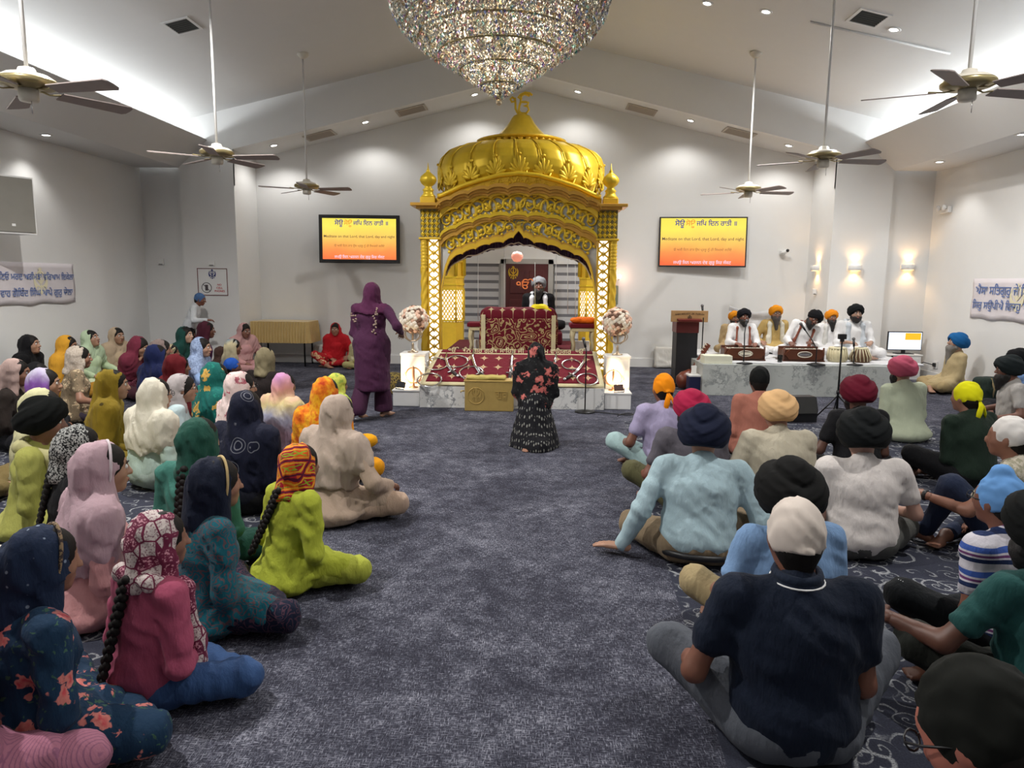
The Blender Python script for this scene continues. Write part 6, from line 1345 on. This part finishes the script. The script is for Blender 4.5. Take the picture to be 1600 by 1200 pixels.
        if tails is True:
            for i_, (dx, dl) in enumerate(((-.012, .16), (.03, .13))):
                tm = MB(); tm.tube([HT(0, -.118, -.01), HT(dx*.7, -.138, -.05), HT(dx*1.5, -.135, -.10), HT(dx*2.2, -.125, -.02-dl)], [.012, .022, .024, .012], 8, flat=.35); tm.build('tail', patka, root)
    if beard is not None:
        bm_, BL = beard; t = SDF(.0095); t.ell(HT(0, .026, -.062), (.074, .078, .066), R=Rh, k=.02).ell(HT(0, .062, -.092), (.045, .045, .04), R=Rh, k=.03)
        a = HT(0, .062, -.095); t.cone(a, a+A([0, .02, 0])+Rh @ A([0, .0, 0])-A([0, -.0, BL]), .056, .026, .04)
        for sx in (-1, 1): t.cone(HT(sx*.006, .110, -.041), HT(sx*.036, .095, -.054), .008, .008, .006).cone(HT(sx*.072, .01, .0), HT(sx*.07, .02, -.06), .012, .02, .02)
        t.fn(wrinkle(seed+8, .003, 110., (1., .8, .25))); t.ell(HT(0, .110, .018), (.068, .072, .066), R=Rh, k=.006, sub=True); cloth_obj('beard', t, bm_, root)
        MB().ball((0, 0, 0), (.020, .010, .008), 8, 5, R=Matrix(Rh.tolist())).build('lips', M_lip, root, loc=tuple(HT(0, .110, -.058)))
    if watch is not None:
        sx = watch; d = wr_[sx]-el[sx]; d /= np.linalg.norm(d); q_ = Vector(tuple(d)).to_track_quat('Z', 'Y'); p = wr_[sx]-d*.01
        w_ = MB(); w_.lathe([(.031, -.011), (.034, 0), (.031, .011)], 16, M=Matrix.Translation(Vector(tuple(p))) @ q_.to_matrix().to_4x4()); w_.build('wristwatch', M_black, root)
    if pose == 'kneel':
        t = SDF(h); t.cone((0, -.02, .5), (0, -.05, .0), .18*wd, .30*wd, .06).cone((.05, -.1, .1), (.05, -.28, .02), .2, .16, .08); t.fn(ridge(seed+20, .014, 55., (1., .5, .0))); t.plane((0, 0, 1), .003); cloth_obj('skirt', t, hem, root)
    if extra: extra(root, dict(T=T, HT=HT, kn=kn, an=an, el=el, wr=wr_, h=h, P0=P0))
    return root
# ------------------------------------------------------------------ the congregation
W = lambda c, **k: fab(c, **k)
WH = fab('e8e8ea', gain=1.28); CREAM = fab('d8d2bc', gain=1.15)
BB = mat('black beard hair', (.012, .010, .010), .6, bump=.6, bscale=220, var=.3); GB = mat('grey beard hair', hx('7a7672'), .65, bump=.6, bscale=220, var=.3); DB = mat('dark brown grey beard hair', hx('4a4442'), .65, bump=.6, bscale=220, var=.3)
BLK = fab('0c0c10', gain=1.); NVY = fab('141a38', gain=1.2); DRK = fab('15151c')
person('woman in black headscarf leaning on the left wall', 45, 523, ang=84, hp=-6, scarf=BLK, cape=.05, top=BLK, bot=BLK, face=True, bodyskin='a87c60')
person('woman in mustard yellow headscarf with glasses by the left wall', 103, 524, ang=80, hp=4, scarf=fab('c8922c', gain=1.25), cape=.1, top=fab('c8922c', gain=1.2), bot=fab('b9872a'), face=True, glasses=True, bodyskin='9a6a4e')
person('woman in mint green headscarf by the left wall', 140, 516, ang=92, hp=-14, scarf=fab('b4c8a8', gain=1.2), cape=.12, top=fab('c0d4ae', gain=1.2), bot=fab('cdd8b4', gain=1.15), face=True, L='knee', R='knee', bodyskin='a87c60')
person('woman in beige tan headscarf nearest the wall corner', 181, 511, ang=112, scarf=fab('b09c84', gain=1.2), cape=.05, top=fab('b8a488', gain=1.15), bot=fab('a8987c'), face=True, bodyskin='a4785c', lean=0)
person('woman in maroon headscarf looking down with hand at chin', 215, 526, ang=86, hp=18, lean=14, scarf=fab('6a2638', gain=1.2), cape=.15, top=fab('5c2434', 'paisley', '8a5060', '7a3848', gain=1.1), bot=fab('42202a'), R='chin', face=True, bodyskin='a87c60')
person('woman in cream headscarf and floral short sleeved kameez', 121, 540, ang=52, scarf=fab('c4b8aa', 'speckle', 'b0a294', gain=1.15), top=fab('8a7860', 'floral', 'd8c4a0', 'b06a50', gain=1.1, scale=1.4, c4='5a5a48'), sleeve='short', bot=fab('5a5060'), b=1.12, R='knee', face=True, bodyskin='9a6a50', kurta=True)
person('woman in taupe headscarf half hidden behind navy scarf', 250, 530, ang=60, scarf=fab('7a6a66', gain=1.2), cape=.1, top=fab('6a5c5a'), bot=DRK)
person('person in cream lace scarf beside the navy scarf', 266, 538, ang=62, s=.84, scarf=fab('c8bc98', 'speckle', '8a7c60', gain=1.15, scale=.5), cape=.2, top=fab('b8ac8c'), bot=DRK)
person('young woman in dark green headscarf facing right near the standing boy', 288, 511, ang=96, hp=-6, scarf=fab('17423c', gain=1.2), cape=.02, top=fab('17423c'), bot=DRK, face=True, bodyskin='c49a80')
person('woman in navy headscarf seen from behind with maroon trousers', 243, 538, ang=38, scarf=fab('16204a', gain=1.2), cape=.10, top=fab('3a3a40', 'speckle', '4a484e'), bot=fab('7a1a2c', gain=1.1), b=1.05, kurta=True)
person('woman in dark red headscarf seen from behind', 275, 553, ang=42, scarf=fab('68161e', gain=1.2), cape=-.02, top=fab('5c1820'), bot=DRK, b=1.05)
person('woman in light blue speckled headscarf and blue kameez', 313, 527, ang=84, scarf=fab('9aaccc', 'speckle', '7c8cac', gain=1.2, scale=.8), cape=.16, top=fab('8ca6d0', gain=1.2), bot=fab('8098c0'), R='fwd', face=True, bodyskin='b08468')
person('standing boy in white shirt and blue patka near the left column', 311, 457, Yd=11.95, ang=78, s="fit", sex='m', pose='stand', lean=20, hp=12, patka=tfab('4c6c98', gain=1.2), tails=False, top=fab('d0d4d8', gain=1.15), bot=BLK, baggy=.9, L='hang', R='fwd', face=True, bodyskin='7a4a36', b=.9)
person('broad woman in dark purple shawl below the standing boy', 321, 502, ang=70, s=1.08, hy=-10, scarf=fab('4a1c2c', gain=1.1), top=fab('4c1a4e', gain=1.2), bot=fab('3a1a3c'), b=1.3, lean=12, R='knee', face=True, bodyskin='7a4c3a')
person('child in brown jacket beside the purple shawl', 345, 541, ang=70, s=.74, scarf=fab('3c2822', gain=1.2), cape=.1, top=fab('4a2f26', gain=1.2), bot=DRK)
person('woman in cream and blue striped headscarf', 363, 529, ang=62, s=.9, scarf=fab('b8ae94', 'bands', bands=[(0, 'b8ae94'), (.3, 'c8bc98'), (.4, '5a7a9c'), (.55, 'b8ae94'), (.75, 'c4b894'), (.85, '54748f'), (1, 'b8ae94')], gain=1.15), cape=.05, top=fab('c0b088', 'floral', '4a3c34', '8a7044', gain=1.1, scale=1.3), bot=DRK)
person('woman in pink headscarf sitting beside the gold skirted table', 381, 504, ang=128, Yd=11.9, s="fit", hp=10, scarf=fab('c49a98', gain=1.2), cape=.10, top=fab('cc9c9c', gain=1.2), bot=fab('c49494', gain=1.15), face=True, bodyskin='8a5c48', L='knee')
person('woman in teal and gold printed headscarf seen from behind', 335, 566, ang=38, scarf=fab('12605a', 'floral', 'c8a050', 'a8803c', gain=1.2, scale=.8, c4='1c7a6a'), cape=.06, top=fab('0f5650', 'floral', 'b89448', 'a8803c', gain=1.1, c4='1c7a6a'), bot=fab('123c3a'))
person('child in royal blue patka behind the teal scarf', 361, 558, ang=58, s=.82, sex='m', patka=tfab('1e4a9c', gain=1.25), top=fab('3a302c'), bot=DRK, bodyskin='6a4232', tails=False)
person('woman in sheer olive headscarf and black kameez', 414, 543, ang=14, scarf=fab('8a8064', gain=1.25), top=fab('241c1c', gain=1.1), bot=BLK, b=1.05)
person('woman in pale pink embroidered headscarf with glasses', 374, 580, ang=50, scarf=fab('dcc8c4', 'floral', 'b0606c', '8a4a58', gain=1.15, scale=1.5, c4='d4bcb8'), cape=.0, top=fab('dcc4c0', gain=1.15), bot=fab('d4bcb8'), glasses=True, face=True, bodyskin='a87c60')
person('woman in pastel banded shawl of pink, yellow and lavender', 443, 582, ang=28, s=.91, scarf=fab('c090a0', 'bands', bands=[(0, '5a4a58'), (.25, '7a6878'), (.42, '8f93a8'), (.55, 'cfc08c'), (.68, 'd69a94'), (.82, 'c08ab4'), (1, 'b090c0')], gain=1.2), cape=-.08, top=fab('6a5868'), bot=fab('5c5064'), b=1.12)
person('woman in orange and yellow tie dyed headscarf', 508, 589, ang=18, scarf=fab('b83a10', 'tiedye', 'e07818', 'e8a820', gain=1.2, c4='c85010'), cape=-.04, top=fab('c04a18', 'tiedye', 'e07818', 'e8a820', gain=1.1), bot=fab('d8920c', gain=1.2))
person('woman in lime and yellow headscarf with mustard trousers', 526, 583, ang=40, s=.86, scarf=fab('a8b040', 'tiedye', 'c8c858', '8aa848', gain=1.2, c4='c0b830'), cape=-.02, top=fab('98a848', gain=1.15), bot=fab('e09c10', gain=1.25), b=1.05)
person('woman in beige headscarf and suit at the aisle edge', 527, 616, ang=30, scarf=fab('b4a294', gain=1.18), cape=.12, top=fab('b29c8a', gain=1.15), bot=fab('ba a08c'.replace(' ', ''), gain=1.15), b=1.18, kurta=True, R='knee')
person('woman in navy headscarf with grey hexagon medallions', 383, 609, ang=16, scarf=fab('10142a', 'medallion', '74757e', gain=1.15), cape=-.02, top=fab('10121f', gain=1.1), bot=BLK, b=1.15)
person('woman in cream white headscarf over pale mint kameez', 240, 590, ang=32, scarf=fab('cfc9b8', gain=1.18), cape=.18, top=fab('b4c8be', gain=1.15), bot=fab('b4c4bc'), b=1.15, glasses=True, face=True, bodyskin='b08468')
person('dark haired woman in pale blue kameez behind the white scarf', 282, 584, ang=62, s=.95, scarf=fab('b0a8a8', gain=1.1), fe=-.07, top=fab('b8ccd0', gain=1.15), bot=fab('a8bcc0'), glasses=True, face=True, bodyskin='a87c60')
person('woman in olive mustard headscarf and olive suit', 173, 577, ang=64, scarf=fab('8a7420', 'dots', '4a3c14', gain=1.25, scale=.55), cape=.05, top=fab('7c681c', gain=1.2), bot=fab('7a6820'), b=1.1, face=True, bodyskin='a87c60')
person('woman in pale pink headscarf and dark brown kameez at the left edge', 22, 561, ang=72, scarf=fab('c8aca4', gain=1.15), top=fab('2a221e'), bot=DRK, face=True, bodyskin='9a6a50', b=1.05)
person('woman in black headscarf behind the purple and white scarf', 56, 566, ang=62, s=.88, scarf=BLK, cape=.2, top=DRK, bot=DRK)
person('woman in purple and white headscarf with rust pink kameez', 66, 575, ang=66, scarf=fab('c0b8cc', 'bands', bands=[(0, '7a4a50'), (.55, '6a2c8a'), (.7, '8a5cae'), (.8, 'bcb4cc'), (1, 'd0cad4')], gain=1.15), top=fab('8a5a54', 'speckle', 'a0706a', gain=1.1, scale=.7), bot=fab('28324a'), face=True, bodyskin='a87c60')
person('woman in pale yellow headscarf behind the black turban', 62, 607, ang=60, scarf=fab('c8c49a', gain=1.18), cape=.1, top=fab('c0bc90'), bot=fab('c8c48c'))
person('woman in black turban and yellow green kameez', 62, 617, ang=68, sex='f', turban=tfab('0a0d0c'), ts=1.12, tt=.5, top=fab('a8a858', gain=1.15), shawl=fab('c4be8c', gain=1.15), bot=fab('a8b060', gain=1.1), face=True, bodyskin='8a5c46', b=1.15, kurta=True)
person('woman in black and white speckled headscarf with long braid', 118, 664, ang=44, s=.95, scarf=fab('101014', 'speckle', 'b0b0ac', gain=1.1, scale=1.6), braid=(-.06, .05), top=fab('16161a'), bot=DRK, b=.95)
person('woman in sheer pink lavender headscarf and pink suit', 153, 690, ang=48, scarf=fab('b498a0', gain=1.18), cape=.15, top=fab('cc9498', 'bands', bands=[(0, 'c89090'), (.45, 'cc9696'), (.5, 'b86a7c'), (.55, 'd09c9c'), (1, 'cc989c')], gain=1.15), bot=fab('c88e92', gain=1.1), b=1.15, kurta=True, face=True, trim=fab('d8ccd0', gain=1.1), bodyskin='a87c60')
person('woman in bottle green headscarf with braid and teal kameez', 309, 652, ang=12, scarf=fab('1e4c40', gain=1.2), braid=(.02, .05), top=fab('3c7468', gain=1.2), bot=fab('245448', gain=1.1), b=1.08, bodyskin='a87c60')
person('woman in navy headscarf with gold edge and teal paisley kameez', 333, 715, ang=46, s=.95, scarf=fab('10182c', gain=1.15), trim=fab('c0a878', gain=1.2), top=fab('125a68', 'paisley', '5c4a50', '0e2436', gain=1.2), bot=fab('101830', 'paisley', '4a3040', '1c5060', gain=1.1), b=1.0, kurta=True, bodyskin='9a6a50')
person('girl in red and orange patterned headscarf and lime suit', 466, 693, ang=36, s=.90, scarf=fab('a41c2c', 'phulkari', 'd85a1c', 'e0a02c', gain=1.2, c4='8aa82c'), top=fab('a6ae38', gain=1.2), bot=fab('acb244', gain=1.15), kurta=True, braid=(-.10, .1), lean=10)
person('girl in burgundy and white patchwork headscarf and magenta top', 243, 799, ang=30, s=.88, scarf=fab('6c2440', 'patch', 'c8bcb8', gain=1.2), braid=(-.03, .03), top=fab('a04a64', gain=1.2), bot=fab('34507c', gain=1.2), lean=8, hy=18, shawl=fab('6c2440', 'patch', 'c8bcb8', gain=1.2), bodyskin='8a5c46')
person('woman in navy dotted headscarf and dark blue floral suit', 58, 822, ang=36, s=.94, scarf=fab('15233c', 'dots', '7c8898', gain=1.2, scale=1.5), trim=fab('8a7458', 'speckle', '3a3030', gain=1.2), top=fab('16324c', 'floral', 'c87870', 'c04a50', gain=1.2, scale=1.0, c4='3c5c4a'), bot=fab('16324c', 'floral', 'c87870', 'c04a50', gain=1.2, scale=1.0, c4='3c5c4a'), b=1.15, kurta=True, hp=6, bodyskin='9a6a50')
person('person in pink striped kameez cut off at the bottom left corner', loc=(-1.80, 1.86, 0), ang=20, scarf=fab('b47890', gain=1.1), top=fab('b07488', 'fine_stripes', '94607a', gain=1.2, scale=1.7), bot=fab('b07488', 'fine_stripes', '94607a', gain=1.2, scale=1.7), b=1.05, kurta=True, bodyskin='b08468')
person('person in white sleeves cut off at the left edge', loc=(-2.98, 3.1, 0), ang=74, scarf=fab('d0ccc4', gain=1.15), top=fab('d4d0c4', gain=1.15), bot=fab('cac4ba', gain=1.1), sleeve='half', R='fwd', bodyskin='a87c60')
person('person in red and olive clothes cut off at the left edge', loc=(-4.15, 4.75, 0), ang=80, scarf=fab('8a1a2c', gain=1.1), cape=.2, top=fab('8a1a2c', gain=1.1), bot=fab('74643c', gain=1.1), R='knee', L='lap', bodyskin='a87c60')
person('woman in red headscarf seated against the back wall', 524, 504, ang=176, Yd=12.9, s="fit", scarf=fab('b01a24', gain=1.25), cape=-.06, top=fab('b41c26', gain=1.2), bot=fab('a81c24', 'floral', 'c8b088', 'b04030', gain=1.2, c4='a02028'), face=True, bodyskin='9a6a50', pose={-1: 'cross', 1: 'half'}, L='knee', lean=2)
person('person in pale gold embroidered shawl beside the woman in red', 561, 522, ang=172, Yd=12.6, s="fit", scarf=fab('b4ac84', 'floral', 'd4ceb0', '8a8450', gain=1.15, c4='98905c'), cape=-.08, top=fab('a8a06c', gain=1.1), bot=fab('a8a06c', gain=1.1), face=True, bodyskin='9a6a50')
# standing woman
def purple_extra(root, j):
    m = fab('a08a7c', gain=1.1); rg = random.Random(3)
    for k in range(26):
        a = rg.random(); x, z = (.10+.05*rg.random()-.04*a, 1.36-.32*a) if k < 18 else (-.13-.06*rg.random(), 1.30-.12*rg.random())
        MB().ball((0, 0, 0), (.016, .006, .011), 6, 4).build('embroidery', m, root, loc=(x, -.158+.02*a if k < 18 else -.135, z), rot=(0, rg.random()*3, 0))
person('standing woman in plum purple suit and headscarf walking to the platform', 580, 441, Yd=8.02, ang=8, s="fit", pose='stride', lean=3, b=1.18, hy=-14, scarf=fab('4a1c3c', gain=1.25), cape=.36, trim=fab('84706c', gain=1.1), top=fab('46203e', gain=1.15), kurta=True, bot=fab('42203a', gain=1.1), baggy=1.5, L='lap', R=(.34, .12, 1.06), bodyskin='a87c60', extra=purple_extra, legs=True)
# kneeling woman in the aisle
person('kneeling woman in black floral shawl bowing before the platform', 838, 535, Yd=6.95, ang=2, s="fit", L="up", R="up", hem=fab("14141a", "dashes", "8a8a84", gain=1.1), pose='kneel', lean=12, b=1.12, hp=10, scarf=fab('0f0f12', 'floral', 'b4605a', 'c87870', gain=1.15, scale=.8, c4='3a3c3a'), cape=-.14, top=fab('14141a', 'fine_stripes', '6a6a66', gain=1.1, scale=.55), bot=fab('14141a', 'fine_stripes', '6a6a66', gain=1.1, scale=.55), bodyskin='9a6a50')
# reader behind the throne
person('reader in grey turban and black coat with white scarf behind the throne', 842, 431, Yd=11.4, z0=.80, ang=180, sex='m', s="fit", turban=tfab('76787c', gain=1.15), beard=(BB, .10), top=fab('0e0e12'), bot=BLK, shawl=fab('dcdce0', gain=1.1), face=True, R='lap', L='lap', bodyskin='7a5040', b=1.05)
# musicians
st = dict(sex='m', z0=SZ+.03, face=True)
person('first singer in black turban and white kurta behind his harmonium', 1163, 481, ang=183, Yd=10.82, s="fit", turban=tfab('12121a'), beard=(BB, .05), top=WH, kurta=True, bot=WH, L='harm', R='harm', shawl=(fab('9a5a48', gain=1.1), .5), bodyskin='8a5440', hr=-4, **st)
person('man in orange turban hidden behind the first singer', 1148, 485, ang=180, Yd=11.35, s="fit", turban=tfab('c47c14', gain=1.25), beard=(BB, .05), top=fab('b49c74', gain=1.15), bot=fab('b09870'), kurta=True, bodyskin='8a5c46', **st)
person('glasses wearing man in orange turban with long grey beard and tan kurta', 1213, 476, ang=182, Yd=11.5, s="fit", turban=tfab('d88a14', gain=1.3), beard=(DB, .17), top=fab('c0a468', gain=1.2), kurta=True, bot=WH, glasses=True, shawl=fab('e0dccc', gain=1.15), bodyskin='a87860', R='knee', **st)
person('leaning singer in black turban bent over the second harmonium', 1272, 486, ang=188, Yd=10.8, s="fit", roll=-18, hr=-40, hp=20, lean=12, turban=tfab('101014'), beard=(BB, .07), top=WH, kurta=True, bot=WH, L='harm', R='harm', shawl=(fab('8c5040', gain=1.1), .5), bodyskin='7a4c3a', **st)
person('man in orange turban with long black beard beside the drummer', 1300, 483, ang=180, Yd=11.45, s="fit", turban=tfab('d8841a', gain=1.3), beard=(BB, .15), top=WH, kurta=True, bot=WH, shawl=fab('dcdcd8', gain=1.1), bodyskin='8a5c46', **st)
person('drummer in black turban and white kurta behind the tabla pair', 1338, 474, ang=184, Yd=10.85, s="fit", turban=tfab('0e1214'), beard=(BB, .02), top=WH, kurta=True, bot=WH, sleeve='half', L='tabla', R='tabla', shawl=fab('ccd4dc', gain=1.1), bodyskin='b08870', b=1.12, **st)
# men on the right
m_ = dict(sex='m')
person('man in orange tied patka and lavender shirt', 1038, 582, ang=-12, patka=tfab('e8860c', gain=1.35), top=fab('a49cbc', gain=1.18), sleeve='short', bot=fab('a8c4c4', gain=1.15), L='knee', R='lap', pose={-1: 'half', 1: 'cross'}, bodyskin='7a4c38', **m_)
person('man in crimson turban, grey shirt and olive trousers', 1082, 606, ang=-8, turban=tfab('9c1c40', gain=1.25), ts=1.05, top=fab('5c5860', gain=1.15), sleeve='short', bot=fab('5a583c', gain=1.15), L='knee', pose={-1: 'half', 1: 'cross'}, bodyskin='7a4634', beard=(BB, .02), b=1.08, **m_)
def belt(root, j):
    o = MB(); o.tube([j['T'](.168*math.cos(a*.2618)*1.12, -.012+.142*math.sin(a*.2618)*1.05, -.045) for a in range(24)], .016, 6, closed=True, flat=1.2); o.build('belt', M_black, root)
person('man in navy turban and light blue shirt leaning on his left hand', 1103, 629, ang=8, s=1.03, turban=tfab('141a30', gain=1.15), ts=1.2, top=fab('a8c0c8', gain=1.2), bot=fab('8a7860', gain=1.1), L=(-.42, .0, .055), R=(.30, .26, .24), roll=2, lean=8, hy=10, watch=-1, bodyskin='b08064', b=1.12, pose={-1: 'cross', 1: 'half'}, extra=belt, **m_)
person('youth in black patka and salmon kurta before the stage', 1188, 571, ang=2, patka=tfab('101212'), tails=False, top=fab('a86c5c', gain=1.2), kurta=True, bot=fab('a06858'), bodyskin='6a4434', lean=2, **m_)
person('man in peach turban and cream kurta', 1217, 607, ang=-4, turban=tfab('d0a878', gain=1.2), ts=1.08, top=fab('bcb4a0', gain=1.18), kurta=True, bot=fab('c4bcac', gain=1.1), L='knee', b=1.12, bodyskin='8a5c46', **m_)
person('man in black turban and blue short sleeved shirt with khaki trousers', 1238, 712, ang=-6, s=.95, turban=tfab('101010'), ts=1.28, top=fab('7c9cc4', gain=1.2), sleeve='short', bot=fab('a89670', gain=1.2), pose={-1: 'half', 1: 'cross'}, L='knee', b=1.05, bodyskin='8a5c46', **m_)
person('man in white bandana and navy polo shirt, nearest in the right rows', 1248, 776, ang=2, patka=tfab('d2c6bc', gain=1.2), tails='knot', top=fab('101a2c', gain=1.15), sleeve='short', bot=fab('585c64', gain=1.2), pose={-1: 'half', 1: 'half'}, L='knee', R='lap', collar=fab('1c2638', gain=1.1), b=1.1, s=1.05, bodyskin='7a4a36', **m_)
person('man in black turban and white t shirt with grey trousers', 1352, 634, ang=4, turban=tfab('0c1012'), ts=1.2, top=fab('cfc8c4', gain=1.2), sleeve='short', bot=fab('5c5c58', gain=1.1), R='knee', b=1.12, bodyskin='b08472', **m_)
person('man in maroon turban and black t shirt', 1343, 584, ang=-2, turban=tfab('5c1024', gain=1.25), ts=1.12, top=fab('121216'), sleeve='short', bot=BLK, bodyskin='5c3a2c', L='knee', beard=(BB, .03), **m_)
person('man in pink turban and pale green kurta', 1412, 554, ang=-16, turban=tfab('b8546c', gain=1.25), ts=1.1, top=fab('b4bca4', gain=1.2), kurta=True, bot=fab('b0b8a4', gain=1.1), beard=(BB, .05), b=1.12, bodyskin='a87c60', **m_)
person('man in yellow tied patka and dark green sweater', 1514, 594, ang=-24, patka=tfab('d0cc10', gain=1.35), top=fab('18281e', gain=1.15), bot=BLK, L='lap', R='lap', b=1.22, pose={-1: 'half', 1: 'cross'}, bodyskin='9a6a54', **m_)
person('man in blue turban with long grey beard against the right wall', 1498, 519, s=1.03, ang=-84, hp=-14, lean=-4, turban=tfab('185a94', gain=1.25), ts=1.1, beard=(GB, .22), top=fab('b4a27c', gain=1.18), kurta=True, bot=fab('a8946c', gain=1.15), face=True, bodyskin='a87c64', **m_)
person('man in charcoal turban with black beard and light grey t shirt', 1580, 553, ang=-74, turban=tfab('1c2426', gain=1.1), ts=1.1, beard=(BB, .10), top=fab('b4b0ac', gain=1.18), sleeve='short', bot=BLK, face=True, bodyskin='7a4c3a', R='knee', L='knee', **m_)
person('man in black turban at the right edge behind the charcoal turban', 1594, 543, ang=-74, turban=tfab('0e1014'), top=fab('6c8cbc', gain=1.15), bot=DRK, beard=(BB, .05), bodyskin='7a4c3a', **m_)
person('man in white headcloth and ecru printed shirt with hand on his knee', 1584, 648, ang=-44, patka=tfab('d4d0cc', gain=1.2), top=fab('b8b0a0', 'speckle', '94907c', gain=1.2, scale=.45), sleeve='short', bot=fab('222c44', gain=1.15), L=(-.30, .42, .34), R='lap', pose={-1: 'up', 1: 'cross'}, b=1.12, watch=-1, bodyskin='8a5a44', **m_)
def sock(root, j):
    o = SDF(.011); a = j['an'][-1]; k = j['kn'][-1]; o.cone(a+(k-a)*.2, a, .052, .043, .02).cone(a, a+A([.13, .03, -.02]), .042, .034, .03); o.plane((0, 0, 1), .002); cloth_obj('sock', o, fab('c4c0b4', 'bands', bands=[(0, '4a4a4a'), (.3, 'c4c0b4'), (1, 'c4c0b4')]), root)
    p = MB()
    for d in (-.012, 0, .012): p.tube([tuple(k+A([-.02, d+.0, .073])), tuple((k+a)/2+A([-.01, d, .064])), tuple(a+A([0, d, .054]))], .0028, 4)
    p.build('white_piping', M_white, root)
person('child in light blue patka and striped t shirt', 1572, 722, ang=-22, s=.95, patka=tfab('6494cc', gain=1.2), tails=False, bun=True, top=fab('c8c4cc', 'stripes', '1c2c54', '6a3a6c', gain=1.15, c4='3a58a4'), sleeve='short', bot=fab('14181c'), pose={-1: 'half', 1: 'cross'}, L='lap', glasses=True, extra=sock, bodyskin='7a4a38', **m_)
person('man in black turban and teal t shirt at the right edge', 1648, 760, ang=-14, turban=tfab('0a0d0d'), ts=1.15, top=fab('1f4a48', gain=1.2), sleeve='short', bot=fab('22241f', gain=1.1), L=(-.42, .36, .30), R='lap', pose={-1: 'half', 1: 'cross'}, b=1.12, beard=(BB, .05), bodyskin='5c3626', **m_)
person('person with dark head cloth and spectacles at the bottom right corner', 1562, 1044, Yd=1.28, ang=-34, s="fit", patka=tfab('141612'), tails=False, top=fab('0f110f'), bot=BLK, glasses=True, face=False, hp=32, lean=14, bodyskin='a8604c', **m_)
